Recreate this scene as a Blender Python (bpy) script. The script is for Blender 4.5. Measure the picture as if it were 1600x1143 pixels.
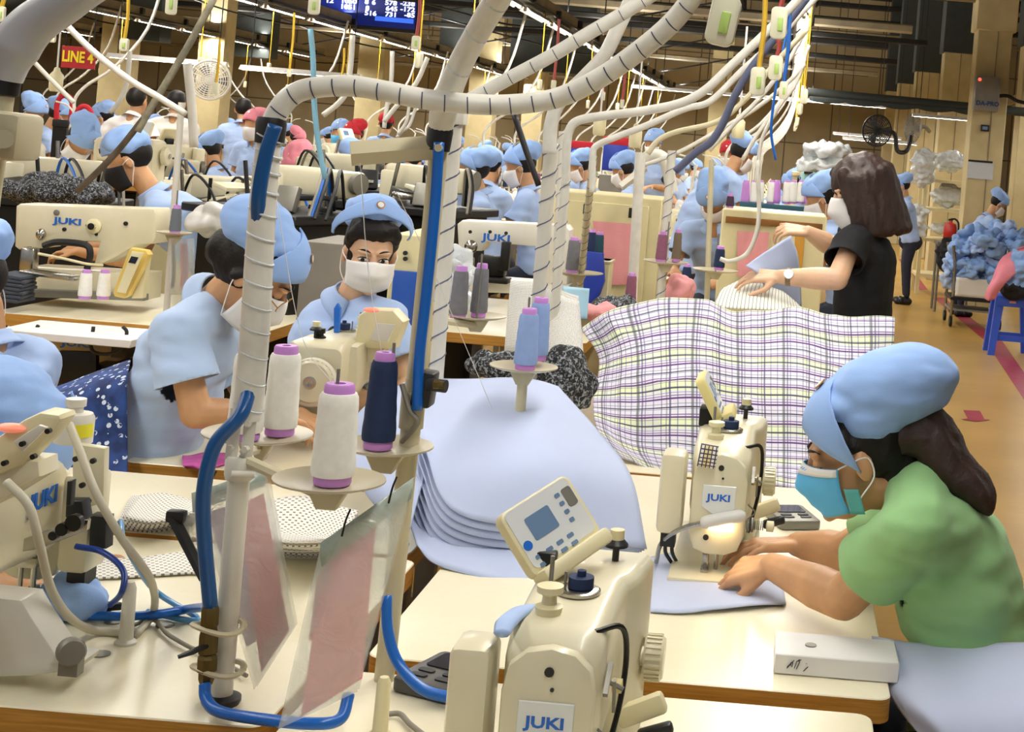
import bpy, bmesh, math, random
from mathutils import Vector, Matrix, Euler, noise
for _o in list(bpy.data.objects): bpy.data.objects.remove(_o)
SC = bpy.context.scene; COL = SC.collection
random.seed(7)
R = math.radians; PI = math.pi
V = Vector
# ---------------------------------------------------------------- camera
F = 2200.0; H = 1.65; TZ = 0.78; ROLL = R(4.8); PX, PY = 1232.0, 245.0
CT, ST = math.cos(ROLL), math.sin(ROLL)
cd = bpy.data.cameras.new('camera'); cam = bpy.data.objects.new('camera', cd); COL.objects.link(cam)
cd.sensor_fit = 'HORIZONTAL'; cd.sensor_width = 36.0; cd.lens = F / 1600 * 36
cd.shift_x = (800 - PX) / 1600; cd.shift_y = -(571.5 - PY) / 1600
cd.clip_start = 0.05; cd.clip_end = 200
cam.matrix_world = Matrix(((CT, -ST, 0, 0), (0, 0, -1, 0), (ST, CT, 0, H), (0, 0, 0, 1)))
SC.camera = cam
def uv_of(px, py):
    dx, dy = px - PX, py - PY
    return dx * CT + dy * ST, dx * ST - dy * CT
def W(px, py, d):                      # photograph point at depth d (m) -> world
    u, v = uv_of(px, py); return V((u * d / F, d, H + v * d / F))
def T(px, py, z=TZ):                   # photograph point on the horizontal plane z
    u, v = uv_of(px, py); d = (z - H) * F / v; return V((u * d / F, d, z))
# ---------------------------------------------------------------- colour management, world
vs = SC.view_settings; vs.view_transform = 'Standard'; vs.look = 'None'; vs.gamma = 1; vs.exposure = 0.28
vs.use_curve_mapping = False
wd = bpy.data.worlds.new('world'); SC.world = wd; wd.use_nodes = True
wd.node_tree.nodes['Background'].inputs[0].default_value = (0.93, 0.95, 1.0, 1); wd.node_tree.nodes['Background'].inputs[1].default_value = 0.28
# ---------------------------------------------------------------- fluorescent rows: light
LAMPZ = 2.72
def lamp(x, y, sx, sy, power, z=LAMPZ, col=(1, .97, .9)):
    l = bpy.data.lights.new('fluorescent_light', 'AREA'); l.shape = 'RECTANGLE'; l.size = sx; l.size_y = sy
    l.energy = power * .5; l.color = col
    o = bpy.data.objects.new('fluorescent_light', l); o.location = (x, y, z); COL.objects.link(o); return o
ROWX = [0.03, -2.45, -5.6, -9.0, -12.6]
for rx in ROWX[:3]:
    lamp(rx, 4.0, .12, 7.0, 150)
    lamp(rx, 12.5, .12, 9.0, 190)
for rx in ROWX: lamp(rx, 25.5, .12, 16, 480)
for rx in ROWX:                          # the tubes shine on the roof too
    u_ = lamp(rx, 18, .10, 30, 620, LAMPZ + .26); u_.rotation_euler = (PI, 0, 0)
for rx in ROWX[3:]: lamp(rx, 12, .12, 10, 210)
lamp(3.6, 8, .12, 10, 150); lamp(3.6, 22, .12, 12, 260)  # fill lights added out of view, no such lamp row is known
# ---------------------------------------------------------------- helpers: materials
def lin(c):
    if isinstance(c, str): c = tuple(int(c[i:i + 2], 16) / 255 for i in (0, 2, 4))
    return tuple((x / 12.92 if x <= .04045 else ((x + .055) / 1.055) ** 2.4) for x in c) + (1,)
MATS = {}
class NT:
    def __init__(s, name):
        s.m = bpy.data.materials.new(name); s.m.use_nodes = True; s.t = s.m.node_tree; s.b = s.t.nodes['Principled BSDF']
    def n(s, typ, **kw):
        q = s.t.nodes.new(typ)
        for k, v in kw.items(): setattr(q, k, v)
        return q
    def l(s, a, b): s.t.links.new(a, b)
    def put(s, sock, v):
        if hasattr(v, 'is_output') or isinstance(v, bpy.types.NodeSocket): s.l(v, sock)
        else: sock.default_value = v
    def math(s, op, a, b=None, c=None):
        q = s.n('ShaderNodeMath', operation=op); s.put(q.inputs[0], a)
        if b is not None: s.put(q.inputs[1], b)
        if c is not None: s.put(q.inputs[2], c)
        return q.outputs[0]
    def mix(s, f, a, b):
        q = s.n('ShaderNodeMix', data_type='RGBA'); s.put(q.inputs[0], f); s.put(q.inputs[6], a); s.put(q.inputs[7], b); return q.outputs[2]
    def noise(s, scale, detail=3, vec=None, dist=0):
        q = s.n('ShaderNodeTexNoise'); q.inputs['Scale'].default_value = scale; q.inputs['Detail'].default_value = detail
        q.inputs['Distortion'].default_value = dist
        if vec is not None: s.l(vec, q.inputs['Vector'])
        return q.outputs['Fac']
    def obj(s): return s.n('ShaderNodeTexCoord').outputs['Object']
    def uv(s):
        q = s.n('ShaderNodeSeparateXYZ'); s.l(s.n('ShaderNodeTexCoord').outputs['UV'], q.inputs[0]); return q.outputs[0], q.outputs[1]
    def xyz(s):
        q = s.n('ShaderNodeSeparateXYZ'); s.l(s.obj(), q.inputs[0]); return q.outputs[0], q.outputs[1], q.outputs[2]
    def ramp(s, f, stops):
        q = s.n('ShaderNodeValToRGB'); e = q.color_ramp.elements
        while len(e) < len(stops): e.new(.5)
        for i, (p, c) in enumerate(stops): e[i].position = p; e[i].color = c
        s.l(f, q.inputs[0]); return q.outputs[0]
    def bump(s, h, strength=.3, dist=.01):
        q = s.n('ShaderNodeBump'); q.inputs['Strength'].default_value = strength; q.inputs['Distance'].default_value = dist
        s.l(h, q.inputs['Height']); s.l(q.outputs[0], s.b.inputs['Normal'])
    def color(s, c): s.put(s.b.inputs['Base Color'], c)
def mat(name, c, rough=.5, metal=0, var=.06, scale=8, bump=0, bscale=300, spec=.5, coat=0, sheen=0, sss=0, alpha=1, trans=0, emit=0):
    if name in MATS: return MATS[name]
    q = NT(name); c = lin(c); b = q.b
    if var:
        f = q.noise(scale, 3, q.obj()); d = tuple(x * (1 - var * 2.2) for x in c[:3]) + (1,); e = tuple(min(1, x * (1 + var)) for x in c[:3]) + (1,)
        q.color(q.ramp(f, [(.3, d), (.7, e)]))
    else: q.color(c)
    b.inputs['Roughness'].default_value = rough; b.inputs['Metallic'].default_value = metal
    b.inputs['Specular IOR Level'].default_value = spec; b.inputs['Coat Weight'].default_value = coat
    b.inputs['Sheen Weight'].default_value = sheen; b.inputs['Alpha'].default_value = alpha
    b.inputs['Transmission Weight'].default_value = trans
    if sss: b.inputs['Subsurface Weight'].default_value = sss; b.inputs['Subsurface Radius'].default_value = (.012, .004, .002); b.inputs['Subsurface Scale'].default_value = .6
    if emit: b.inputs['Emission Color'].default_value = c; b.inputs['Emission Strength'].default_value = emit
    if bump: q.bump(q.noise(bscale, 2, q.obj()), bump, .003)
    MATS[name] = q.m; return q.m
# ---------------------------------------------------------------- helpers: meshes
_txt = {}
def text_geo(s):
    if s in _txt: return _txt[s]
    cu = bpy.data.curves.new('t', 'FONT'); cu.body = s; cu.size = 1; cu.align_x = 'CENTER'; cu.align_y = 'CENTER'; cu.offset = .032; cu.extrude = .02
    cu.resolution_u = 2
    o = bpy.data.objects.new('t', cu); COL.objects.link(o)
    me = bpy.data.meshes.new_from_object(o.evaluated_get(bpy.context.evaluated_depsgraph_get()))
    g = ([tuple(v.co) for v in me.vertices], [tuple(p.vertices) for p in me.polygons])
    bpy.data.objects.remove(o); bpy.data.curves.remove(cu); bpy.data.meshes.remove(me); _txt[s] = g; return g
def frame(d, up=(0, 0, 1)):            # rotation whose z axis is d
    d = V(d).normalized(); up = V(up)
    if abs(d.dot(up.normalized())) > .99: up = V((0, 1, 0))
    x = up.cross(d).normalized(); y = d.cross(x)
    return Matrix((x, y, d)).transposed().to_4x4()
def spline(pts, n=8):
    P = [V(p) for p in pts]
    if len(P) < 3: return P
    out = []
    for i in range(len(P) - 1):
        a = P[i - 1] if i else P[0] * 2 - P[1]; b, c = P[i], P[i + 1]; d = P[i + 2] if i + 2 < len(P) else P[-1] * 2 - P[-2]
        for k in range(n):
            t = k / n
            out.append(.5 * ((2 * b) + (c - a) * t + (2 * a - 5 * b + 4 * c - d) * t * t + (3 * b - a - 3 * c + d) * t ** 3))
    return out + [P[-1]]
class MB:
    def __init__(s): s.bm = bmesh.new(); s.uvl = s.bm.loops.layers.uv.new('UVMap'); s.mi = 0; s._n = 0
    def mat(s, i): s.mi = i; return s
    def _done(s, verts, M=None):
        if M is not None:
            for v in verts: v.co = M @ v.co
        fs = set()
        for v in verts: fs.update(v.link_faces)
        for f in fs: f.material_index = s.mi
        return s
    def box(s, c, size, rot=None, bev=0, seg=2):
        r = bmesh.ops.create_cube(s.bm, size=1); vs_ = r['verts']
        for v in vs_: v.co = V((v.co.x * size[0], v.co.y * size[1], v.co.z * size[2]))
        if bev:
            es = list({e for v in vs_ for e in v.link_edges})
            r = bmesh.ops.bevel(s.bm, geom=es, offset=min(bev, min(size) * .49), segments=seg, profile=.5, affect='EDGES'); 
            vs_ = list({v for f in r['faces'] for v in f.verts} | {v for v in vs_ if v.is_valid})
        M = Matrix.Translation(V(c))
        if rot is not None: M = M @ (rot if isinstance(rot, Matrix) else Euler(rot).to_matrix().to_4x4())
        return s._done(vs_, M)
    def prism(s, pts, th, M=None, bev=0, seg=2):   # polygon in local xy, thickness th along z (centred)
        a = [s.bm.verts.new((p[0], p[1], -th / 2)) for p in pts]; b = [s.bm.verts.new((p[0], p[1], th / 2)) for p in pts]
        n = len(pts); fs = [s.bm.faces.new(list(reversed(a))), s.bm.faces.new(b)]
        for i in range(n): fs.append(s.bm.faces.new((a[i], a[(i + 1) % n], b[(i + 1) % n], b[i])))
        area = sum(pts[i][0] * pts[(i + 1) % n][1] - pts[(i + 1) % n][0] * pts[i][1] for i in range(n))
        if area < 0: bmesh.ops.reverse_faces(s.bm, faces=fs)
        vs_ = a + b
        if bev:
            es = [e for f in fs[:2] for e in f.edges]
            r = bmesh.ops.bevel(s.bm, geom=es, offset=bev, segments=seg, profile=.5, affect='EDGES')
            vs_ = list({v for f in r['faces'] for v in f.verts} | {v for v in vs_ if v.is_valid})
        return s._done(vs_, M)
    def rings(s, rings, closed=True, cap=True, M=None, uvs=None):
        R_ = [[s.bm.verts.new(p) for p in r] for r in rings]; fs = []
        for i in range(len(R_) - 1):
            n = len(R_[i])
            for k in range(n if closed else n - 1):
                f = s.bm.faces.new((R_[i][k], R_[i][(k + 1) % n], R_[i + 1][(k + 1) % n], R_[i + 1][k])); fs.append(f)
                if uvs:
                    for lo, (a, b) in zip(f.loops, ((i, k), (i, k + 1), (i + 1, k + 1), (i + 1, k))): lo[s.uvl].uv = uvs(a, b)
        if cap:
            s.bm.faces.new(list(reversed(R_[0]))); s.bm.faces.new(R_[-1])
        return s._done([v for r in R_ for v in r], M)
    def tube(s, pts, r, seg=8, n=0, cap=True, M=None, flat=1):
        P = spline(pts, n) if n else [V(p) for p in pts]; m = len(P); rr = []
        d0 = (P[1] - P[0]).normalized(); x = frame(d0).col[0].to_3d()
        for i in range(m):
            d = (P[min(i + 1, m - 1)] - P[max(i - 1, 0)]).normalized(); x = (x - d * x.dot(d)).normalized(); y = d.cross(x)
            if isinstance(r, (list, tuple)):
                t = i / (m - 1) * (len(r) - 1); k = min(int(t), len(r) - 2); ra = r[k] + (r[k + 1] - r[k]) * (t - k)
            else: ra = r
            rr.append([P[i] + x * (math.cos(a) * ra) + y * (math.sin(a) * ra * flat) for a in (2 * PI * k / seg for k in range(seg))])
        ln = [0]
        for i in range(1, m): ln.append(ln[-1] + (P[i] - P[i - 1]).length)
        return s.rings(rr, True, cap, M, lambda a, b: (b / seg, ln[a]))
    def lathe(s, prof, M=None, seg=20, cap=True):
        return s.rings([[(r * math.cos(2 * PI * k / seg), r * math.sin(2 * PI * k / seg), z) for k in range(seg)] for r, z in prof], True, cap, M, lambda a, b: (b / seg, prof[a][1]))
    def cyl(s, a, b, r, r2=None, seg=14):
        return s.tube([a, b], [r, r if r2 is None else r2], seg)
    def ell(s, c, r3, M=None, seg=16):
        r = bmesh.ops.create_uvsphere(s.bm, u_segments=seg, v_segments=max(6, seg * 2 // 3), radius=1)
        if not hasattr(r3, '__len__'): r3 = (r3,) * 3
        D = Matrix.Translation(V(c)) @ (M if M is not None else Matrix.Identity(4)) @ Matrix.Diagonal((*r3, 1))
        return s._done(r['verts'], D)
    def cap(s, a, b, ra, rb=None, seg=12):          # tapered capsule
        rb = ra if rb is None else rb; a, b = V(a), V(b); M = frame(b - a) if (b - a).length > 1e-5 else Matrix.Identity(4)
        L = (b - a).length; pr = []
        for k in range(0, 5): t = -PI / 2 + k / 4 * PI / 2; pr.append((ra * math.cos(t) + 1e-5, ra * math.sin(t)))
        for k in range(0, 5): t = k / 4 * PI / 2; pr.append((rb * math.cos(t) + 1e-5, L + rb * math.sin(t)))
        return s.lathe(pr, Matrix.Translation(a) @ M, seg)
    def grid(s, nu, nv, fn, M=None, closed=False):
        return s.rings([[V(fn(i / nu, j / nv)) for i in range(nu + (0 if closed else 1))] for j in range(nv + 1)], closed, False, M, lambda a, b: (b / nu, a / nv))
    def poly(s, pts, M=None):
        vs_ = [s.bm.verts.new(p) for p in pts]; s.bm.faces.new(vs_); return s._done(vs_, M)
    def text(s, t, M, h, sx=1):
        vs0, fs = text_geo(t); D = M @ Matrix.Diagonal((h * 1.4 * sx, h * 1.4, h * 1.4, 1))
        v_ = [s.bm.verts.new(D @ V(p)) for p in vs0]
        for f in fs:
            try: s.bm.faces.new([v_[i] for i in f])
            except ValueError: pass
        return s._done(v_)
    def build(s, name, m, parent=None, world=False, sharp=40, thick=0, sub=0, link=True):
        me = bpy.data.meshes.new(name)
        o = bpy.data.objects.new(name, me)
        off = None
        if world:
            if parent is not None:
                s.bm.transform(MW(parent).inverted())
            else:
                z = min(v.co.z for v in s.bm.verts); xs = [v.co.x for v in s.bm.verts]; ys = [v.co.y for v in s.bm.verts]
                off = V(((min(xs) + max(xs)) / 2, (min(ys) + max(ys)) / 2, z)); s.bm.transform(Matrix.Translation(-off)); o.location = off
        bmesh.ops.recalc_face_normals(s.bm, faces=s.bm.faces) if not thick else None
        s.bm.to_mesh(me); s.bm.free()
        for q in (m if isinstance(m, (list, tuple)) else [m]): me.materials.append(q)
        me.shade_smooth()
        if sharp: me.set_sharp_from_angle(angle=R(sharp))
        if thick: q = o.modifiers.new('s', 'SOLIDIFY'); q.thickness = thick; q.offset = 0
        if sub: q = o.modifiers.new('b', 'SUBSURF'); q.levels = q.render_levels = sub
        COL.objects.link(o)
        if parent is not None: o.parent = parent
        return o
def MW(o):
    m = Matrix.LocRotScale(o.location, o.rotation_euler, o.scale); return MW(o.parent) @ m if o.parent else m
def tag(o, label=None, cat=None, group=None, kind=None):
    if label: o['label'] = label
    if cat: o['category'] = cat
    if group: o['group'] = group
    if kind: o['kind'] = kind
    return o
def thing(name, label, cat, loc=(0, 0, 0), rz=0, group=None, sc=1):
    o = bpy.data.objects.new(name, None); COL.objects.link(o); o.empty_display_size = .05
    o.location = loc; o.rotation_euler = (0, 0, rz) if not hasattr(rz, '__len__') else rz; o.scale = (sc,) * 3
    return tag(o, label, cat, group)
def copy_tree(o, parent=None):
    c = o.copy(); COL.objects.link(c)
    if parent is not None: c.parent = parent
    for ch in list(o.children): copy_tree(ch, c)
    return c
def dup(o, loc, rz=0, label=None, group=None, sc=None):
    c = copy_tree(o); c.location = loc; c.rotation_euler = (0, 0, rz) if not hasattr(rz, '__len__') else rz
    if sc: c.scale = (sc,) * 3
    if label: c['label'] = label
    if group: c['group'] = group
    return c
def struct(mb, name, m, **kw):
    o = mb.build(name, m, world=True, **kw); o['kind'] = 'structure'; return o
def vox(mb, size, it=3, fac=.5, wrinkle=None):     # one continuous surface out of overlapping volumes
    me = bpy.data.meshes.new('v'); mb.bm.to_mesh(me); mb.bm.free(); o = bpy.data.objects.new('v', me); COL.objects.link(o)
    q = o.modifiers.new('r', 'REMESH'); q.mode = 'VOXEL'; q.voxel_size = size; q.adaptivity = 0
    if it: q = o.modifiers.new('s', 'SMOOTH'); q.iterations = it; q.factor = fac
    m2 = bpy.data.meshes.new_from_object(o.evaluated_get(bpy.context.evaluated_depsgraph_get()))
    bpy.data.objects.remove(o); bpy.data.meshes.remove(me)
    r = MB(); r.bm.free(); r.bm = bmesh.new(); r.bm.from_mesh(m2); r.uvl = r.bm.loops.layers.uv.verify(); bpy.data.meshes.remove(m2)
    if wrinkle:
        r.bm.normal_update(); amp, fr = wrinkle[0], V(wrinkle[1])
        for v in r.bm.verts:
            p = V((v.co.x * fr.x, v.co.y * fr.y, v.co.z * fr.z)); v.co += v.normal * (amp * noise.turbulence(p, 2, False, noise_basis='PERLIN_NEW') )
    return r
def fold(p, amp, f): return amp * noise.noise(V(p) * f)
# ================================================================ materials
def M_table():
    q = NT('cream_laminate'); o = q.obj(); f = q.noise(3, 5, o); g = q.noise(60, 2, o)
    c = q.mix(q.math('MULTIPLY', g, .25), q.ramp(f, [(.3, lin('e9e0c0')), (.7, lin('f3ecd4'))]), lin('d8cca4'))
    q.color(c); q.b.inputs['Roughness'].default_value = .28; return q.m
m_top = M_table()
def M_wood():
    q = NT('edge_plywood'); mp = q.n('ShaderNodeMapping'); mp.inputs['Scale'].default_value = (2, 2, 60); q.l(q.obj(), mp.inputs[0])
    f = q.noise(4, 4, mp.outputs[0], .5); q.color(q.ramp(f, [(.3, lin('b07c2c')), (.7, lin('d09a48'))])); q.b.inputs['Roughness'].default_value = .5; return q.m
m_edge = M_wood()
m_mach = mat('machine_enamel', 'ded6b8', .32, var=.03, coat=.2)
m_mach2 = mat('machine_enamel_white', 'e4e0d2', .32, var=.03, coat=.2)
m_cream = mat('cream_plastic', 'e3d9b0', .4, var=.03)
m_yel = mat('yellowed_plastic', 'e4d592', .4, var=.04)
m_dk = mat('dark_metal', '2b2a28', .4, .6)
m_blk = mat('black_plastic', '17171a', .45, var=.04)
m_steel = mat('bright_steel', 'b9b6ae', .25, 1)
m_grey = mat('grey_metal', '8a877e', .45, .5)
m_badge = mat('badge_silver', 'dfe2e2', .3, .1, var=0)
m_logo = mat('logo_blue', '1a66c8', .4, var=0)
m_pole = mat('pole_enamel', 'cfc6a6', .4, var=.04)
m_polew = mat('pole_white', 'dcd8cc', .35, var=.03)
m_hose = mat('blue_air_hose', '0b4f8e', .3, var=.02)
m_hose2 = mat('bright_blue_hose', '1463c0', .3, var=.02)
m_brass = mat('aged_brass', '6a5a34', .45, .8)
m_skin = mat('skin', 'cc9a6e', .5, var=.05, scale=20, sss=.15)
m_skin2 = mat('skin_light', 'dcb290', .5, var=.05, scale=20, sss=.15)
m_hair = mat('black_hair', '17120f', .55, var=.1, scale=40, bump=.5, bscale=120, spec=.3)
m_brown = mat('dark_brown_hair', '35211a', .55, var=.12, scale=30, bump=.5, bscale=120)
m_shirt = mat('light_blue_cotton', 'a6bee8', .8, var=.03, bump=.15, bscale=700, sheen=.1)
m_shirtp = mat('pale_blue_cotton', 'b2c8ea', .8, var=.03, bump=.15, bscale=700, sheen=.1)
m_cap = mat('cap_blue_cotton', '92b4ea', .8, var=.03, bump=.15, bscale=700, sheen=.1)
m_green = mat('sage_green_cotton', '93c284', .85, var=.03, bump=.15, bscale=700, sheen=.1)
m_black = mat('black_cotton', '0e0f14', .85, var=.05, bump=.1, bscale=700)
m_trous = mat('navy_trousers', '23283a', .85)
m_maskw = mat('white_mask_paper', 'e6e3e0', .75, var=.02)
m_maskb = mat('blue_mask_paper', '5cb4e6', .75, var=.03)
m_maskg = mat('teal_mask_inside', '58a8a6', .75, var=.03)
m_pink = mat('pink_cotton', 'e48a9a', .8)
m_red = mat('red_cotton', 'c02030', .8)
m_fab = mat('periwinkle_fabric', 'b6c2e2', .82, var=.015, bump=.1, bscale=900, sheen=.1)
m_fabd = mat('pale_periwinkle_fabric', 'bcc5e0', .82, var=.015, bump=.1, bscale=900, sheen=.1)
m_white = mat('white_cloth', 'e6e4e2', .8, var=.03)
m_thw = mat('white_thread', 'f3f1ea', .75, var=.03, scale=60)
m_thn = mat('navy_thread', '142a52', .7, var=.08, scale=60)
m_thg = mat('grey_thread', '74747a', .75, var=.05, scale=60)
m_thb = mat('light_blue_thread', '8fa9dc', .75, var=.03, scale=60)
m_thm = mat('plum_thread', '8d5670', .75, var=.05, scale=60)
m_cone = mat('lilac_cone_plastic', 'c78ad6', .45, var=.02)
m_papert = mat('pink_paper', 'e29a9c', .8, var=.04)
m_paper = mat('white_paper', 'e8e6e0', .8, var=.02)
def M_bag(name, a, tint):
    q = NT(name); b = q.b; b.inputs['Base Color'].default_value = lin(tint); b.inputs['Roughness'].default_value = .12; b.inputs['Alpha'].default_value = a
    f = q.noise(25, 2, q.obj(), 1.5); q.bump(f, .6, .01); MATS[name] = q.m; return q.m
m_bag = M_bag('clear_plastic', .36, 'dfe3dc'); m_bagt = M_bag('bag_header_plastic', .75, 'b4c4bc'); m_bagw = M_bag('milky_plastic', .8, 'd8dde0')
m_plate = mat('spool_plate_enamel', 'b9b096', .35, var=.04)
m_conc = mat('beige_painted_column', 'c9b98c', .7, var=.08, scale=3)
def M_wall():
    q = NT('beige_wall'); x, y, z = q.xyz(); s = q.math('LESS_THAN', q.math('FRACT', q.math('DIVIDE', q.math('ADD', x, y), 1.15)), .03); h = q.math('LESS_THAN', q.math('FRACT', q.math('DIVIDE', z, 2.1)), .015)
    c = q.ramp(q.noise(1.2, 3, q.obj()), [(.3, lin('a59676')), (.7, lin('b8aa88'))]); q.color(q.mix(q.math('MAXIMUM', s, h), c, lin('6e6250'))); q.b.inputs['Roughness'].default_value = .85; return q.m
m_wallb = M_wall()
m_ceil = mat('dark_roof_sheet', '756850', .9, var=.15, scale=.6)
m_steelbeam = mat('roof_steel', '1f1d19', .8)
m_duct = mat('dark_green_duct', '343a38', .7)
m_cab = mat('beige_steel_cabinet', 'd6ca9c', .5, var=.04)
m_cable = mat('grey_cable', '8d8678', .5)
m_tube = mat('wrapped_white_conduit', 'dcd9cf', .35, var=.05, scale=25)
m_wrap = mat('blue_grey_spiral', '5a607c', .5)
m_seam = mat('dark_blue_seam', '3c425e', .5)
m_switch = mat('switch_ivory', 'e6e2c6', .4, var=.02)
m_rocker = mat('switch_rocker_green', 'b7d672', .4, var=0)
m_ycord = mat('yellow_cord', 'e0b42a', .5)
m_rcord = mat('red_cord', 'b04a44', .5)
m_tubeglow = mat('fluorescent_tube', 'fff6ea', .3, var=0, emit=14)
m_refl = mat('lamp_reflector_white', 'd8d6d0', .3, var=.03)
m_beam = mat('beige_cable_tray', '8d8066', .7, var=.1, scale=5)
def M_floor():
    q = NT('ochre_floor'); o = q.obj(); f = q.noise(1.2, 6, o); c = q.ramp(f, [(.3, lin('ae8840')), (.7, lin('caa255'))])
    mp = q.n('ShaderNodeMapping'); mp.inputs['Scale'].default_value = (.3, 6, 1); q.l(o, mp.inputs[0]); g = q.noise(6, 3, mp.outputs[0])
    q.color(q.mix(q.math('MULTIPLY', g, .35), c, lin('8d6a26'))); q.b.inputs['Roughness'].default_value = .3; return q.m
m_floor = M_floor()
m_redline = mat('red_floor_paint', '9d2440', .4, var=.12, scale=14)
def M_plaid():
    q = NT('plaid_cotton'); u, v = q.uv()      # uv in metres
    def line(x, period, w, off=0): return q.math('LESS_THAN', q.math('FRACT', q.math('ADD', q.math('DIVIDE', x, period), off)), w / period)
    base = lin('dedde6')
    bandy = q.math('LESS_THAN', q.math('ABSOLUTE', q.math('SUBTRACT', q.math('FRACT', q.math('DIVIDE', v, .15)), .5)), .16)
    bandp = q.math('LESS_THAN', q.math('ABSOLUTE', q.math('SUBTRACT', q.math('FRACT', q.math('ADD', q.math('DIVIDE', v, .15), .5)), .5)), .16)
    c = q.mix(q.math('MULTIPLY', bandy, .85), base, lin('dfe6b8')); c = q.mix(q.math('MULTIPLY', bandp, .5), c, lin('dcd4e4'))
    bx = q.math('LESS_THAN', q.math('ABSOLUTE', q.math('SUBTRACT', q.math('FRACT', q.math('DIVIDE', u, .13)), .5)), .18); c = q.mix(q.math('MULTIPLY', bx, .35), c, lin('d6d2e6'))
    for x, p, w, off, colr, s in ((u, .0186, .0028, .1, '6a7098', .7), (v, .0215, .0028, .2, '5c5c86', .7), (u, .065, .0042, .3, '44446a', .7), (u, .065, .0034, .42, '5a6058', .55), (v, .075, .0072, .33, '5a2f78', .95), (v, .075, .0045, .46, '7a4a92', .8), (v, .075, .0052, .85, '2c2c4a', .95), (u, .13, .005, .75, '3f4a48', .6)):
        c = q.mix(q.math('MULTIPLY', line(x, p, w, off), s), c, lin(colr))
    q.color(c); q.b.inputs['Roughness'].default_value = .85; return q.m
m_plaid = M_plaid()
def M_dots(name, base, dot, per, w, w2=None):
    q = NT(name); u, v = q.uv(); v2 = q.math('DIVIDE', v, per); row = q.math('MULTIPLY', q.math('FLOOR', v2), .5)
    a = q.math('ABSOLUTE', q.math('SUBTRACT', q.math('FRACT', q.math('ADD', q.math('DIVIDE', u, per * 1.1), row)), .5)); b = q.math('ABSOLUTE', q.math('SUBTRACT', q.math('FRACT', v2), .5))
    f = q.math('MULTIPLY', q.math('LESS_THAN', a, w), q.math('LESS_THAN', b, w2 or w)); q.color(q.mix(f, lin(base), lin(dot))); q.b.inputs['Roughness'].default_value = .85; return q.m
m_dot = M_dots('dotted_white_cotton', 'e6e3da', '77726c', .0095, .2, .24)
def M_stripe():
    q = NT('pinstriped_cotton'); u, v = q.uv(); f = q.math('LESS_THAN', q.math('FRACT', q.math('DIVIDE', u, .012)), .22); q.color(q.mix(f, lin('e4e2d8'), lin('8a927f'))); q.b.inputs['Roughness'].default_value = .85; return q.m
m_stripe = M_stripe()
def M_check():
    q = NT('checked_swatch_cotton'); u, v = q.uv(); a = q.math('LESS_THAN', q.math('FRACT', q.math('DIVIDE', u, .008)), .3); b = q.math('LESS_THAN', q.math('FRACT', q.math('DIVIDE', v, .008)), .3)
    y = q.math('LESS_THAN', q.math('ABSOLUTE', q.math('SUBTRACT', u, .017)), .008); c = q.mix(q.math('MULTIPLY', y, .7), lin('ece8e0'), lin('e0c860')); c = q.mix(a, c, lin('3a3050')); q.color(q.mix(b, c, lin('3a3050'))); return q.m
m_check = M_check()
def M_floral():
    q = NT('navy_floral_cotton'); o = q.obj(); vo = q.n('ShaderNodeTexVoronoi'); vo.inputs['Scale'].default_value = 48; q.l(o, vo.inputs['Vector'])
    f = q.math('LESS_THAN', vo.outputs['Distance'], .3); n = q.noise(18, 3, o); c = q.ramp(n, [(.35, lin('14295c')), (.65, lin('2a4f96'))])
    g = q.math('GREATER_THAN', q.noise(90, 2, o), .44); q.color(q.mix(q.math('MULTIPLY', f, g), c, lin('ccd6e6'))); q.b.inputs['Roughness'].default_value = .8; return q.m
m_floral = M_floral()
def M_lace():
    q = NT('black_white_textured_cloth'); o = q.obj(); n = q.noise(110, 3, o, 1.0); q.color(q.ramp(n, [(.5, lin('17181c')), (.62, lin('9a9ea4'))])); q.b.inputs['Roughness'].default_value = .8; q.bump(n, .6, .01); return q.m
m_lace = M_lace()
def M_print(name, base, ink, sx=90, sy=14, amt=.55):
    q = NT(name); u, v = q.uv(); cb = q.n('ShaderNodeCombineXYZ'); q.l(q.math('MULTIPLY', u, sx), cb.inputs[0]); q.l(q.math('FLOOR', q.math('MULTIPLY', v, sy * 2)), cb.inputs[1])
    n = q.noise(1, 2, cb.outputs[0]); row = q.math('LESS_THAN', q.math('FRACT', q.math('MULTIPLY', v, sy * 2)), .45)
    f = q.math('MULTIPLY', q.math('MULTIPLY', q.math('GREATER_THAN', n, .48), row), amt)
    q.color(q.mix(f, lin(base), lin(ink))); q.b.inputs['Roughness'].default_value = .8; return q.m
m_form = M_print('printed_form_paper', 'e6e4de', '6a6a72', 60, 22); m_pform = M_print('printed_pink_paper', 'e39a9c', 'a4606c', 130, 34, .38)
m_garm = mat('crumpled_blue_garment', '86a8dc', .8, var=.08, scale=10, bump=.2, bscale=60)
m_chart = mat('blue_plastic_stool', '2f55c8', .4, var=.03)
m_fire = mat('extinguisher_red', 'c02a1c', .3, var=.03)
m_screen = mat('dark_screen_glass', '1c2430', .1, var=0)
m_lcd = mat('lcd_blue_grey', '6c86a6', .25, var=.03)
m_orange = mat('orange_lamp_button', 'f08a70', .4, var=0, emit=.4)
m_nsign = mat('sign_red', 'b41620', .5, var=.02); m_ylet = mat('sign_yellow', 'f0d820', .5, var=0)
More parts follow.
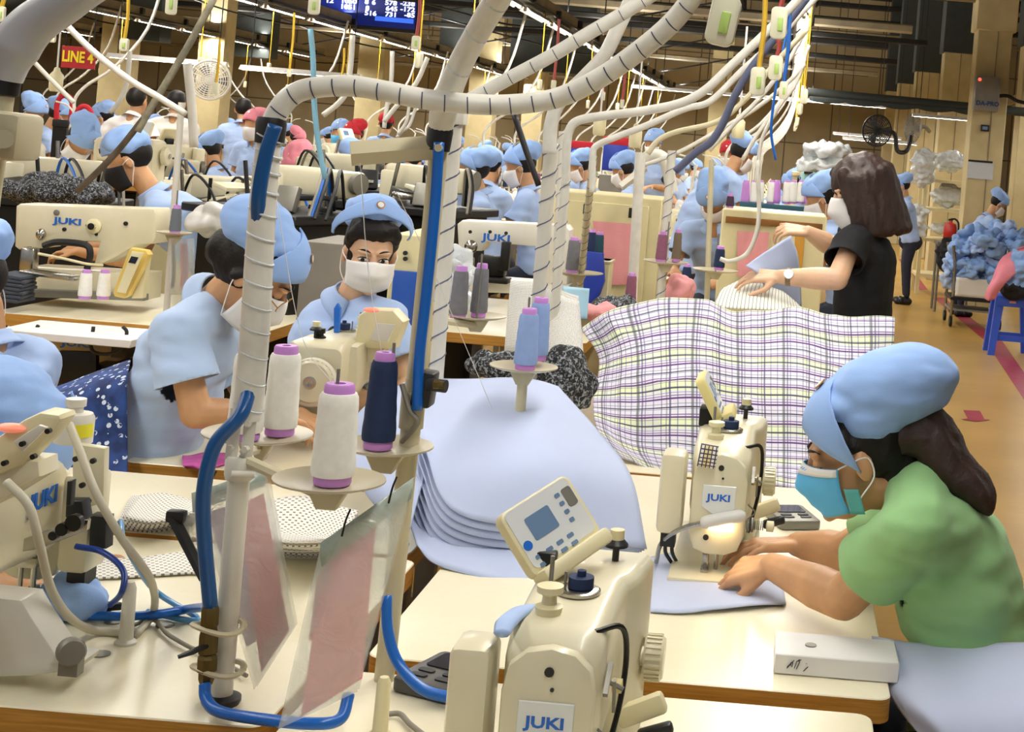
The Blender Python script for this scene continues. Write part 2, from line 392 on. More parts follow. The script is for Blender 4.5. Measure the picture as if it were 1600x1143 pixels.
# ================================================================ the hall
def slab(name, c, size, m, **kw): return struct(MB().box(c, size), name, m, **kw)
slab('floor', (-6, 20, -.05), (36, 52, .1), m_floor)
BW = 36.0
slab('wall_back', (-6, BW + .1, 3.2), (36, .2, 6.6), m_wallb)
slab('wall_left', (-23.9, 20, 3.2), (.2, 52, 6.6), m_wallb)
slab('wall_right', (11.9, 20, 3.2), (.2, 52, 6.6), m_wallb)
slab('ceiling', (-6, 20, 6.4), (36, 52, .1), m_ceil)
# roof steel: purlins across and trusses
for i in range(11):
    y = 9 + i * 2.6
    slab('trim_%d' % (i + 1), (-6, y, 5.9 - .0), (35, .12, .16), m_steelbeam)
for i, x in enumerate((-17, -11.5, -6.2, -1.4, 3.2)):
    mb = MB(); mb.box((x, 21, 5.0), (.16, 44, .22)); mb.box((x, 21, 5.7), (.12, 44, .12))
    for k in range(14): mb.cyl((x, 3 + k * 3, 5.0), (x, 4.5 + k * 3, 5.7), .04, seg=6); mb.cyl((x, 6 + k * 3, 5.0), (x, 4.5 + k * 3, 5.7), .04, seg=6)
    struct(mb, 'trim_%d' % (20 + i), m_steelbeam)
# floor markings
def strip(name, quad):
    mb = MB(); a = [V((p[0], p[1], .003)) for p in quad]; mb.poly(a); o = mb.build(name, m_redline, world=True); o['kind'] = 'structure'; return o
def fl(px, py): p = T(px, py, 0); return (p.x, p.y)
strip('floor_line_1', [fl(1540, 533), fl(1566, 533), fl(1640, 640), fl(1610, 640)])
strip('floor_line_2', [fl(1458, 465), fl(1474, 465), fl(1566, 533), fl(1540, 533)])
strip('floor_line_3', [fl(1418, 427), fl(1430, 427), fl(1450, 453), fl(1437, 453)])
strip('floor_line_4', [fl(1404, 405), fl(1410, 405), fl(1424, 420), fl(1414, 420)])
strip('floor_arrow', [fl(1505, 641), fl(1531, 642), fl(1538, 655), fl(1548, 656), fl(1525, 659), fl(1500, 655), fl(1512, 654)])
strip('floor_line_5', [fl(1399, 463), fl(1405, 463), fl(1407, 468), fl(1400, 468)])
# ================================================================ builders: tables, machines, stands
def rrect(w, h, r, n=4, cx=0, cy=0):
    out = []
    for sx, sy, a0 in ((1, 1, 0), (-1, 1, 90), (-1, -1, 180), (1, -1, 270)):
        for k in range(n + 1):
            a = R(a0 + 90 * k / n); out.append((cx + sx * (w / 2 - r) + r * math.cos(a), cy + sy * (h / 2 - r) + r * math.sin(a)))
    return out
def bytop(mb):                          # material 0 on upward faces, 1 elsewhere
    mb.bm.normal_update()
    for f in mb.bm.faces: f.material_index = 0 if f.normal.z > .7 else 1
    return mb
TABS = []
def table(label, x0, x1, y0, y1, rz=0, group=None, th=.042, legs=True, z=TZ):
    cx, cy = (x0 + x1) / 2, (y0 + y1) / 2
    t = thing('sewing_table', label, 'table', (cx, cy, 0), rz, group)
    w, h = x1 - x0, y1 - y0; TABS.append((x0, x1, y0, y1, z))
    mb = MB().prism(rrect(w, h, .025), th, Matrix.Translation((0, 0, z - th / 2)), .002, 1); bytop(mb).build('tabletop', [m_top, m_edge], t)
    if legs:
        for sx in (-1, 1):
            for sy in (-1, 1):
                MB().box((sx * (w / 2 - .1), sy * (h / 2 - .12), (z - th) / 2), (.05, .04, z - th), bev=.004).build('leg', m_grey, t)
        for sy in (-1, 1): MB().box((0, sy * (h / 2 - .12), .06), (w - .2, .05, .04)).build('foot_rail', m_grey, t)
    return t
def spool(label, loc, thread, r0=.03, r1=.024, h=.16, group=None, rz=0, topring=True, tilt=(0, 0), brief=False):
    s = thing('thread_spool', label, 'thread spool', loc, (tilt[0], tilt[1], rz), group)
    seg = 12 if brief else 24
    MB().lathe([(r0 * .82, 0), (r0 * .86, .003), (r0 * .86, .014), (r0 * .8, .016)], None, seg).build('cone_foot', m_cone, s)
    p = [(r0 * .96, .013)]; n = 8
    for k in range(n + 1): t = k / n; p.append((r0 + (r1 - r0) * t + (.0006 if k % 2 else 0), .018 + (h - .036) * t))
    p.append((r1 * .9, h - .013)); MB().lathe(p, None, seg).build('thread', thread, s)
    MB().lathe([(r1 * .8, h - .015), (r1 * .78, h - .003), (r1 * .7, h), (r1 * .3, h), (r1 * .28, h - .01)], None, seg).build('cone_top', m_cone, s)
    return s
def dish(mb, c, r, M=None):
    mb.lathe([(.004, -.004), (r * .35, -.004), (r * .8, .002), (r, .007), (r * 1.0, .0095), (r * .8, .005), (r * .35, 0), (.004, 0)], Matrix.Translation(V(c)), 32)
def panel_parts(t, M, w=.125, h=.10, th=.022, m=None, lay=0, detail=True):
    """operator panel: local xy = screen face (x right, y up), z out of the face"""
    m = m or m_cream
    MB().prism(rrect(w, h, .012), th, M, .004).build('control_panel', m, t)
    p = t.children[-1]; MB().box((0, -h / 2 - .004, .014), (w * .96, .022, .042), None, .006).build('panel_lip', m, p); p.children[-1].data.transform(M)
    MB().prism(rrect(w * .9, h * .86, .008), .001, M @ Matrix.Translation((0, .004, th / 2 + .0006))).build('panel_sheet', m_badge, p)
    mb = MB().prism(rrect(w * .34, h * .34, .003), .002, M @ Matrix.Translation((-.012, .010, th / 2 + .001))); mb.build('display', m_lcd, p)
    if detail:
        mb = MB()
        for i in range(4):
            for j in range(2): mb.prism(rrect(.011, .006, .002), .002, M @ Matrix.Translation((-.042 + i * .019, -.026 - j * .012, th / 2 + .001)))
        for j in range(4): mb.prism(rrect(.008, .006, .002), .002, M @ Matrix.Translation((.03, .03 - j * .013, th / 2 + .001)))
        mb.build('buttons', m_lcd, p)
        MB().prism(rrect(.016, .028, .004), .002, M @ Matrix.Translation((.046, .02, th / 2 + .001))).build('button_pad', m_grey, p)
        MB().prism([(.007 * math.cos(a), .007 * math.sin(a)) for a in (k * PI / 6 for k in range(12))], .002, M @ Matrix.Translation((-.048, -.006, th / 2 + .001))).build('round_button', m_logo, p)
    return p
def machine(label, loc, rz=0, group=None, L=.40, body=None, name='sewing_machine', panel=True, sidebox=True, lampon=False, letter='JUKI', badge=True, det=True, Mp=None, pm=None, sc=1, backletter=False):
    """lockstitch head: face plate at local y=0, handwheel at y=L, operator on the +x side, bed on z=0"""
    body = body or m_mach
    t = thing(name, label, 'sewing machine', loc, rz, group, sc)
    mb = MB()
    # arm section in xz lofted along y; deeper column at the far end
    def sec(y, w, zb, zt, r):
        return [V((p[0], y, p[1])) for p in rrect(w, zt - zb, r, 4, max(0, (w - .126) * .5), (zt + zb) / 2)]
    ys = [(0.012, .104, .118, .235, .03), (.03, .12, .112, .262, .03), (.06, .124, .112, .268, .022), (L * .55, .126, .118, .272, .02), (L * .62, .128, .08, .272, .02), (L * .68, .14, .0, .272, .018), (L * .96, .15, .0, .268, .018), (L, .13, .0, .255, .02)]
    mb.rings([sec(*q) for q in ys], True, True)
    mb.build('arm', body, t, sharp=50)
    MB().box((0, L * .5 - .03, .006), (.178, L + .04, .012), bev=.003).build('bed', body, t)
    # face plate: shield
    fp = [(-.057, .20), (-.05, .232), (-.03, .25), (0, .256), (.03, .25), (.05, .232), (.057, .20), (.056, .09), (.045, .06), (.02, .05), (-.02, .05), (-.045, .06), (-.056, .09)]
    Mf = Matrix(((1, 0, 0, 0), (0, 0, -1, .008), (0, 1, 0, 0), (0, 0, 0, 1)))
    MB().prism(fp, .024, Mf, .006).build('face_plate', body, t)
    f = t.children[-1]
    if badge:
        MB().prism([(-.034, .20), (.034, .20), (.034, .155), (.004, .138), (-.004, .138), (-.034, .155)], .003, Mf @ Matrix.Translation((0, -.008, .0135)), .001, 1).build('badge', m_badge, f)
        if letter: MB().text(letter, Mf @ Matrix.Translation((0, .167, .0155)), .0135, 1.35).build('lettering', m_logo, f, sharp=0)
    if det:
        mb = MB()
        for x, z, r in ((0, .228, .006), (.005, .207, .0025), (0, .116, .0025), (-.02, .085, .006)): mb.cyl((x, -.006, z), (x, -.0042, z), r, seg=12)
        mb.build('screw_holes', m_blk, f)
    # needle bar, presser
    mb = MB(); mb.cyl((.004, .03, .012), (.004, .03, .13), .0045, seg=8); mb.cyl((-.018, .03, .03), (-.018, .03, .13), .005, seg=8); mb.box((-.018, .02, .016), (.016, .05, .008), bev=.002); mb.box((-.018, .026, .03), (.014, .018, .03), bev=.003)
    mb.box((-.006, .03, .085), (.04, .022, .018), bev=.003)
    mb.build('needle_bar', m_steel, t)
    # handwheel
    mb = MB(); My = Matrix.Translation((.0, L + .002, .17)) @ Matrix.Rotation(-PI / 2, 4, 'X')
    mb.lathe([(.02, 0), (.02, .012), (.05, .012), (.058, .016), (.058, .04), (.052, .046), (.03, .046), (.02, .05), (.006, .05)], My, 28)
    for k in range(28): a = 2 * PI * k / 28; mb.box((.0585 * math.cos(a), L + .030, .17 + .0585 * math.sin(a)), (.004, .024, .006), (0, -a, 0))
    mb.build('handwheel', body, t); h = t.children[-1]
    MB().lathe([(.017, 0), (.017, .005), (.01, .006), (.005, .004)], Matrix.Translation((0, L + .052, .17)) @ Matrix.Rotation(-PI / 2, 4, 'X'), 20).build('hub', m_steel, h)
    if det:
        mb = MB(); Kx = Matrix.Translation((.078, L * .86, .13)) @ Matrix.Rotation(PI / 2, 4, 'Y')
        mb.lathe([(.014, 0), (.014, .008), (.028, .009), (.031, .012), (.031, .034), (.028, .038), (.004, .038)], Kx, 24)
        for k in range(24): a = 2 * PI * k / 24; mb.box((.078 + .023, L * .86 + .0315 * math.cos(a), .13 + .0315 * math.sin(a)), (.022, .004, .003), (a, 0, 0))
        mb.build('side_knob', body, t)
    if sidebox:
        MB().box((-.098, .035, .165), (.052, .075, .165), bev=.012).build('solenoid_cover', body, t)
        b = t.children[-1]; mb = MB(); mb.box((-.098, .03, .07), (.03, .04, .03)); mb.tube([(-.1, .03, .07), (-.102, .03, .04), (-.09, .06, .01)], .004, 6, 4); mb.tube([(-.09, .03, .07), (-.088, .03, .04), (-.08, .07, .01)], .004, 6, 4); mb.build('connector', m_blk, b)
    if det:
        # top fittings: winder, guide posts, oil cap, thread pin
        MB().lathe([(.030, 0), (.030, .004), (.026, .006), (.01, .006)], Matrix.Translation((.005, L * .42, .272)), 20).build('winder_plate', m_steel, t)
        w = t.children[-1]
        MB().lathe([(.017, 0), (.017, .014), (.006, .0145), (.006, .022), (.003, .023)], Matrix.Translation((.008, L * .42, .279)), 18).build('bobbin', m_thn, w)
        MB().lathe([(.016, 0), (.018, .01), (.010, .013), (.009, .024), (.017, .028), (.017, .036), (.006, .038)], Matrix.Translation((-.02, .085, .268)), 18).build('thread_guide', m_cream, t)
        mb = MB(); mb.lathe([(.005, 0), (.005, .02), (.017, .021), (.017, .025), (.012, .03), (.01, .032), (.01, .044), (.003, .045)], Matrix.Translation((.035, L * .82, .27)), 16); mb.build('oil_cap', m_blk, t)
        MB().lathe([(.0105, .031), (.0105, .045), (.004, .0455)], Matrix.Translation((.035, L * .82, .27)), 16).build('oil_cap_top', m_cream, t.children[-1])
        mb = MB(); mb.cyl((-.028, .14, .26), (-.028, .14, .325), .003, seg=8); mb.cyl((-.012, .16, .26), (-.012, .16, .30), .002, seg=8); mb.build('thread_pin', m_grey, t)
        # tension on the operator side
        mb = MB(); Mx = Matrix.Rotation(PI / 2, 4, 'Y')
        mb.lathe([(.004, 0), (.016, .004), (.016, .007), (.008, .009), (.015, .012), (.015, .016), (.004, .02)], Matrix.Translation((.058, .045, .105)) @ Mx, 18)
        mb.box((.066, .05, .205), (.006, .05, .006), (.5, 0, 0)); mb.cyl((.06, .06, .20), (.085, .06, .19), .003, seg=6); mb.box((.075, .05, .185), (.004, .006, .05), (.4, 0, 0)); mb.tube([(.06, .03, .15), (.075, .03, .135), (.062, .03, .12)], .0018, 6, 5)
        for k in range(5): mb.tube([(.078 + k * .004, .045 + .009 * math.cos(a), .105 + .009 * math.sin(a)) for a in (j * PI / 4 for j in range(9))], .0012, 5)
        mb.build('tension_unit', m_grey, t)
        MB().lathe([(.003, 0), (.011, .002), (.011, .016), (.003, .018)], Matrix.Translation((.1, .045, .105)) @ Mx, 18).build('tension_knob', m_cream, t)
        MB().lathe([(.009, 0), (.009, .012), (.003, .013)], Matrix.Translation((.07, .07, .19)) @ Mx, 14).build('guide_knob', m_yel, t)
        mb = MB(); mb.tube([(.045, .05, .262), (.075, .075, .262), (.082, .10, .215), (.078, .09, .15), (.064, .075, .08)], .0038, 8, 6); mb.build('cable', m_dk, t)
        MB().box((.0655, L * .72, .2), (.0015, .06, .07)).build('warning_sticker', m_yel, t)
        if letter: MB().text(letter, Matrix(((0, 0, 1, .0665), (1, 0, 0, L * .72), (0, 1, 0, .25), (0, 0, 0, 1))), .016, 1.3).build('side_lettering', m_logo, t, sharp=0)
        # reverse lever
        MB().box((.095, L * .66, .085), (.07, .022, .03), (0, R(-25), 0), bev=.006).build('reverse_lever', m_cream, t)
        MB().box((.118, L * .62, .062), (.05, .02, .018), (0, R(-20), 0), bev=.005).build('lever_grip', m_blk, t.children[-1])
    if backletter and letter: MB().text(letter, Matrix(((0, 0, -1, -.0665), (-1, 0, 0, L * .28), (0, 1, 0, .215), (0, 0, 0, 1))), .028, 1.15).build('back_lettering', m_logo, t, sharp=0)
    if panel:
        M = Mp if Mp is not None else Matrix.Translation((-.045, L * .62, .33)) @ Matrix.Rotation(R(90), 4, 'Z') @ Matrix.Rotation(R(60), 4, 'X')
        panel_parts(t, M, m=pm, detail=det)
        MB().box((-.05, L * .62, .285), (.03, .06, .04), bev=.004).build('panel_bracket', m_dk, t)
    if lampon:
        MB().cap((.045, -.01, .135), (-.02, -.012, .118), .014, .014).build('lamp_shade', m_refl, t)
        MB().box((.01, -.012, .108), (.05, .018, .006)).build('lamp_lens', MATS.setdefault('warm_led', mat('warm_led', 'ffd9a0', .3, var=0, emit=14)), t.children[-1])
        MB().tube([(-.02, -.01, .118), (-.07, -.01, .10), (-.11, .02, .06), (-.12, .05, .01)], .005, 8, 6).build('lamp_neck', m_steel, t)
    return t
# ================================================================ foreground tables
LT = table('cream laminate sewing table in the near left corner with plywood edge', -2.0, -.676, 2.0, 2.83)
LT2 = table('cream sewing table behind the near left one, carrying dotted cloth', -1.75, -.70, 2.86, 3.32)
LW = table('cream sewing table with thick plywood edge beside the woman in glasses', -1.545, -.72, 3.415, 4.85)
WT = table('cream sewing table where the woman in green sews', -.62, .242, 2.30, 3.72)
NT_ = table('cream sewing table at the bottom of the view under the nearest machine', -.655, .205, .75, 2.235)
PT = table('cream sewing table under the heap of plaid cloth', -.62, .3, 3.75, 5.1)
def orth(c, w, u):
    x = V(w).normalized(); u = V(u); y = (u - x * u.dot(x)).normalized(); z = x.cross(y); return Matrix(((x.x, y.x, z.x, c[0]), (x.y, y.y, z.y, c[1]), (x.z, y.z, z.z, c[2]), (0, 0, 0, 1)))
# machines
M1 = machine('cream sewing machine nearest the camera with tilted panel and silver badge', (-.235, 1.70, TZ), 0, pm=m_cream, Mp=orth(W(857, 823, 1.96) - V((-.235, 1.70, TZ)), (.6, .7, .36), (-.55, .2, .8)))
M2 = machine('cream sewing machine with a lit lamp in front of the woman in green', (-.083, 2.87, TZ), 0, lampon=True, pm=m_yel)
M3 = machine('cream sewing machine at the left edge seen from behind with a blue air hose', (-1.225, 2.40, TZ), PI, backletter=True, panel=False)
M4 = machine('cream sewing machine with round handwheel in front of the woman looking up', (-1.21, 4.17, TZ), PI, panel=False)


# left machine: fittings seen from behind
mb = MB(); c = W(114, 690, 2.33); mb.lathe([(.030, 0), (.031, .04), (.027, .048), (.012, .05), (.012, .058), (.016, .06), (.016, .072), (.002, .074)], Matrix.Translation(c), 20); mb.build('solenoid', m_polew, M3, True); q = M3.children[-1]
MB().grid(6, 2, lambda s_, t_: c + V((.0315 * math.sin(R(30 + 60 * s_)), -.0315 * math.cos(R(30 + 60 * s_)), .012 + .022 * t_))).build('yellow_label', mat('label_yellow', 'e6de30', .5, var=0), q, True)
def pxp(pts, d, th, m, name, t, bev=.003):
    q_ = [W(x, y, d) for x, y in pts]; mb_ = MB(); mb_.prism([(v.x, v.z) for v in q_], th, Matrix(((1, 0, 0, 0), (0, 0, -1, d + th / 2), (0, 1, 0, 0), (0, 0, 0, 1))), bev, 2); return mb_.build(name, m, t, True, sharp=35)
pxp([(-40, 930), (34, 938), (46, 960), (92, 1030), (128, 1034), (120, 1046), (48, 1056), (-40, 1058)], 2.06, .06, m_polew, 'foot_bracket', M3)
pxp([(36, 842), (120, 812), (138, 812), (136, 828), (60, 858), (34, 862)], 2.2, .012, m_steel, 'linkage', M3)
for x, y, r in ((120, 814, .013), (102, 824, .010), (88, 834, .007)): c = W(x, y, 2.19); MB().cyl(c, c + V((0, -.012, 0)), r).build('linkage_bolt', m_dk, M3, True)
pxp([(101, 782), (128, 782), (133, 812), (112, 822), (100, 808)], 2.24, .03, m_blk, 'motor_knob', M3, .006); pxp([(104, 752), (113, 750), (110, 790), (102, 790)], 2.22, .015, m_blk, 'lever_arm', M3); pxp([(140, 805), (166, 808), (164, 858), (138, 855)], 2.32, .03, m_blk, 'cylinder', M3)
c = W(109, 1015, 2.05); MB().lathe([(.007, 0), (.019, 0), (.02, .004), (.02, .016), (.017, .02), (.007, .02)], Matrix.Translation(c) @ frame(V((.6, -.8, .1))), 20).build('roller', m_grey, M3, True)
MB().box(c + V((.004, 0, -.02)), (.028, .02, .03)).build('roller_mount', m_grey, M3, True)
for p_, x, y, d_ in ((M3, 18, 668, 2.08), (M4, 580, 484, 3.86)): MB().ell(W(x, y, d_), (.022, .014, .007)).build('orange_lamp', m_orange, p_, True)

pxp([(-30, 700), (36, 656), (62, 644), (92, 648), (95, 655), (84, 672), (30, 728), (-2, 742), (-30, 745)], 2.08, .05, m_cream, 'control_panel', M3, .006); q = M3.children[-1]
pxp([(20, 690), (60, 664), (72, 668), (34, 706)], 2.048, .008, m_polew, 'panel_recess', q, .001)
for x, y in ((38, 692), (78, 672), (10, 722), (55, 712)): c = W(x, y, 2.05); MB().cyl(c, c + V((0, -.008, 0)), .004).build('panel_screw', m_dk, q, True)
pxp([(-20, 745), (34, 718), (60, 720), (62, 745), (-10, 790)], 2.09, .06, m_mach, 'panel_mount', M3, .006)
pxp([(112, 692), (164, 700), (162, 786), (110, 800)], 2.3, .02, m_mach, 'side_plate', M3, .006)
for x, y in ((147, 719), (130, 757), (139, 782), (120, 716)): c = W(x, y, 2.288); MB().cyl(c, c + V((0, -.006, 0)), .0045).build('plate_hole', m_blk, M3, True)

pxp([(560, 492), (574, 483), (614, 485), (631, 503), (614, 546), (552, 543)], 3.9, .07, m_cream, 'control_panel', M4, .008); q = M4.children[-1]
pxp([(588, 505), (617, 507), (606, 534), (578, 531)], 3.862, .006, m_polew, 'panel_recess', q, .001)
pxp([(548, 540), (600, 545), (596, 570), (540, 560)], 3.92, .06, m_mach, 'panel_mount', M4, .006)
pxp([(521, 520), (521, 482), (526, 474), (531, 482), (528, 520)], 3.95, .02, m_logo, 'thread_post', M4, .003)
mb = MB(); mb.lathe([(.016, 0), (.016, .025), (.009, .03), (.009, .034), (.013, .035), (.013, .048), (.002, .049)], Matrix.Translation(W(499, 540, 3.85)), 16); mb.build('oil_bottle', m_dk, M4, True)
pxp([(440, 600), (446, 570), (470, 545), (500, 535), (560, 540), (560, 600), (530, 650), (470, 650)], 3.84, .10, m_mach, 'end_cover', M4, .02)
mb = MB(); c = W(490, 596, 3.755); Mr = Matrix.Translation(c) @ Matrix.Rotation(PI / 2, 4, 'X'); mb.lathe([(.064, 0), (.066, .006), (.064, .022), (.058, .026), (.020, .024), (.004, .024)], Mr, 32); mb.build('pulley_disc', m_mach2, M4, True); q = M4.children[-1]
MB().lathe([(.020, .024), (.020, .030), (.012, .032), (.010, .028), (.002, .028)], Mr, 20).build('pulley_hub', m_steel, q, True)
for a in (25, 120, 250): MB().box(c + V((.042 * math.cos(R(a)), -.027, .042 * math.sin(R(a)))), (.018, .004, .006), (0, R(a + 60), 0), .002, 1).build('pulley_slot', m_blk, q, True)
# ================================================================ people
def HM(c, yaw=0, pitch=0, roll=0): return Matrix.Translation(V(c)) @ Matrix.Rotation(R(yaw), 4, 'Z') @ Matrix.Rotation(R(pitch), 4, 'X') @ Matrix.Rotation(R(roll), 4, 'Y')
def head_geo(mb, M, det=2):
    E = lambda c, r, rot=None, seg=14: mb.ell(M @ V(c), r, M.to_3x3().to_4x4() @ (Euler(rot).to_matrix().to_4x4() if rot else Matrix.Identity(4)), seg)
    E((0, -.018, .032), (.075, .094, .084)); E((0, .022, -.03), (.060, .064, .082)); E((0, .042, -.083), (.042, .038, .032)); E((0, .0, -.05), (.055, .06, .05))
    if det >= 1:
        mb.cap(M @ V((0, .082, .012)), M @ V((0, .100, -.030)), .008, .0125); E((0, .09, -.034), (.017, .012, .009))
        E((.076, -.012, -.008), (.010, .02, .032), (0, 0, R(-20))); E((-.076, -.012, -.008), (.010, .02, .032), (0, 0, R(20)))
    if det >= 2:
        for s in (-1, 1):
            E((s * .030, .074, .028), (.026, .012, .008), (0, 0, s * R(-16))); E((s * .038, .058, -.026), (.022, .022, .022)); E((s * .031, .072, .007), (.018, .012, .011))
        E((0, .083, -.062), (.023, .012, .006)); E((0, .082, -.072), (.02, .012, .007)); E((0, .078, -.098), (.018, .014, .014))
def face_parts(p, M, gaze='open', iris=(0, 0)):
    for s in (-1, 1):
        if gaze == 'open':
            mb = MB(); mb.ell(M @ V((s * .031, .0785, .006)), (.0155, .0068, .0068), M.to_3x3().to_4x4() @ Matrix.Rotation(s * R(-14), 4, 'Z')); mb.build('eye', mat('eye_white', 'e4ddd6', .3, var=0), p, True); e = p.children[-1]
            MB().ell(M @ V((s * .031 + iris[0], .0845, .006 + iris[1])), (.0068, .0022, .0068), M.to_3x3().to_4x4()).build('iris', mat('dark_iris', '1a0f0a', .15, var=0), e, True)
            lid = [(s * .015, .082, .006), (s * .022, .0845, .0115), (s * .031, .0845, .0138), (s * .041, .080, .012), (s * .049, .072, .007)]
        else:
            lid = [(s * .016, .081, .0), (s * .024, .083, -.003), (s * .033, .081, -.004), (s * .042, .075, -.002), (s * .049, .068, .003)]
        MB().tube([M @ V(q) for q in lid], [.0009, .0018, .0018, .001], 6, 4).build('eyelid', m_hair, p, True)
        br = [(s * .013, .0835, .029), (s * .024, .083, .0345), (s * .038, .0765, .0355), (s * .052, .063, .029)]
        MB().tube([M @ V(q) for q in br], [.0018, .0032, .0028, .001], 6, 5, flat=.9).build('eyebrow', m_hair, p, True)
def mask(p, M, m, inside=None, drop=.010, det=2, wide=80, ln=.104):
    def fn(s, t):
        s = s * 2 - 1; a = s * R(wide); z = .002 - t * ln + .016 * (1 - abs(s)) * (1 - t) - .010 * (1 - abs(s)) * t
        b = .096 + .023 * math.exp(-((t - .34) / .30) ** 2) * math.exp(-(s / .36) ** 2) + .012 * math.sin(PI * t) - .014 * max(0, t - .75)
        ple = .0016 * math.sin(t * PI * 6) * (1 - s * s)
        return M @ V((.083 * math.sin(a) * (1 - .10 * t), -.004 + (b + ple) * math.cos(a) ** .85 if abs(s) < 1 else -.004 + b * max(0, math.cos(a)) ** .85, z - drop))
    n = 24 if det >= 2 else 10
    o = MB().grid(n, n // 2, fn).build('face_mask', m, p, True, sharp=0, thick=.002)
    if det >= 1:
        for s in (-1, 1):
            x = fn((s + 1) / 2, 0); y = fn((s + 1) / 2, 1); e = M @ V((s * .082, -.022, .005)); e2 = M @ V((s * .082, -.025, -.03))
            MB().tube([x, x.lerp(e, .5) + (M.to_3x3() @ V((s * .006, 0, .004))), e, e2, y.lerp(e2, .5) + (M.to_3x3() @ V((s * .008, 0, 0))), y], .0016, 6, 5).build('ear_loop', m_maskw, o, True)
    return o
def cap_hat(p, M, m=None, crown=((0, -.075, .088), (.096, .105, .072)), e0=24, tipe=-14, span=72, grow=.30, fx=1.0, spread=100, det=2, badge=True, power=1.6, pk=5, shift=(0, 0, 0)):
    m = m or m_cap; M = M @ Matrix.Translation(V(shift))
    mb = MB(); E = M.to_3x3().to_4x4()
    mb.ell(M @ V(crown[0]), crown[1], E, 20); mb.ell(M @ V((0, -.046, .066)), (.092, .090, .066), E, 18); mb.ell(M @ V((0, -.02, .098)), (.080, .085, .050), E, 18)
    if det >= 2: c = vox(mb, .006, 4, wrinkle=(.006, (9, 14, 26)))
    elif det == 1: c = vox(mb, .012, 2, wrinkle=(.014, (14, 14, 12)))
    else: c = mb
    h = c.build('cap', m, p, True, sharp=0)
    def fn(s, t):
        s = s * 2 - 1; a = s * R(spread); k = abs(s)
        lo = e0 + (tipe - e0) * k ** power; e = R(lo + (span * (1 - k ** pk) + 3) * t); g = 1 + grow * t * (1 - k * .7)
        return M @ V((.093 * fx * g * math.cos(e) * math.sin(a) * (1 + (fx - 1) * k), -.014 + .112 * g * (math.cos(e) * math.cos(a) if math.cos(e) > 0 else math.cos(e)), .03 + .106 * g * math.sin(e)))
    n = 30 if det >= 2 else 12
    b = MB().grid(n, 8 if det else 4, fn).build('cap_flap', m, h, True, sharp=0, thick=.004)
    if badge and det >= 1:
        q = fn(.5, .45); u = fn(.5, .55) - fn(.5, .35); w = fn(.53, .45) - fn(.47, .45); n_ = u.cross(w).normalized()
        if n_.dot(q - M @ V((0, 0, .03))) < 0: n_ = -n_
        D = Matrix.Translation(q + n_ * .003) @ frame(n_)
        MB().lathe([(.011, 0), (.0125, .001), (.0125, .002), (.010, .0025)], D, 18).build('cap_badge', mat('badge_bronze', 'a8743c', .4, .3), b, True)
        MB().lathe([(.009, .002), (.009, .003), (.001, .0032)], D, 18).build('badge_centre', m_badge, b.children[-1], True)
    return h
def hand(mb, wr, d, nrm, side=1, curl=(20, 25, 20), spread=4, s=1, thumb=(.5, .75, -.25), fr=.0078):
    wr = V(wr); d = V(d).normalized(); nrm = V(nrm); nrm = (nrm - d * nrm.dot(d)).normalized(); lat = d.cross(nrm) * side
    L = [.072, .080, .075, .058]
    for i in range(4):
        off = .030 - i * .020
        k = wr + (d * (.086 - (.004 if i == 0 else .002 * i * i * .6)) + lat * off) * s
        mb.cap(wr + (d * .012 + lat * off * .62) * s, k, .0135 * s, .0105 * s, 8)
        a = R(spread * (1.5 - i)); fd = (d * math.cos(a) + lat * math.sin(a)).normalized(); p = k; ax = fd.cross(nrm)
        ang = 0; c = curl[i] if hasattr(curl[0], '__len__') else curl
        for j, fL in enumerate((.45, .31, .24)):
            ang += R(c[j]); dd = fd * math.cos(ang) - nrm * math.sin(ang); q = p + dd * L[i] * fL * s
            r0 = fr * s * (1 - .09 * j); mb.cap(p, q, r0, r0 * .9, 8); p = q
    b = wr + (d * .022 + lat * .022 - nrm * .006) * s; t = (d * thumb[0] + lat * thumb[1] + nrm * thumb[2]).normalized()
    k = b + t * .042 * s; mb.cap(b, k, .013 * s, .0105 * s, 8); t2 = (t * .7 + d * .6).normalized(); q = k + t2 * .032 * s; mb.cap(k, q, .0098 * s, .009 * s, 8)
    t3 = (t2 * .8 + d * .4 - nrm * .1).normalized(); mb.cap(q, q + t3 * .024 * s, .009 * s, .0072 * s, 8)
def torso(mb, spine, w, dp, side, seg=24):   # elliptical rings along the spine
    side = V(side).normalized(); P = [V(p) for p in spine]; rr = []
    for i, p in enumerate(P):
        t = (P[min(i + 1, len(P) - 1)] - P[max(i - 1, 0)]).normalized(); x = (side - t * side.dot(t)).normalized(); y = t.cross(x)
        rr.append([p + x * (w[i] * math.cos(a)) + y * (dp[i] * math.sin(a)) for a in (2 * PI * k / seg for k in range(seg))])
    mb.rings(rr, True, True)
def open_cuffs(mb, cuffs):              # cut each sleeve off squarely and leave it open: (point, outward direction, radius)
    for p, d, r in cuffs:
        p, d = V(p), V(d); co = p - d * .018
        fs = [f for f in mb.bm.faces if abs((f.calc_center_median() - co).dot(d)) < .09 and ((f.calc_center_median() - co) - d * (f.calc_center_median() - co).dot(d)).length < r]
        ge = set(fs)
        for f in fs: ge.update(f.edges); ge.update(f.verts)
        bmesh.ops.bisect_plane(mb.bm, geom=list(ge), plane_co=co, plane_no=d, dist=1e-5)
        dead = []
        for f in mb.bm.faces:
            q = f.calc_center_median() - co; h = q.dot(d)
            if 0 < h < .034 and (q - d * h).length < r * .96: dead.append(f)
        bmesh.ops.delete(mb.bm, geom=dead, context='FACES')
def lerp(a, b, t): return V(a) * (1 - t) + V(b) * t
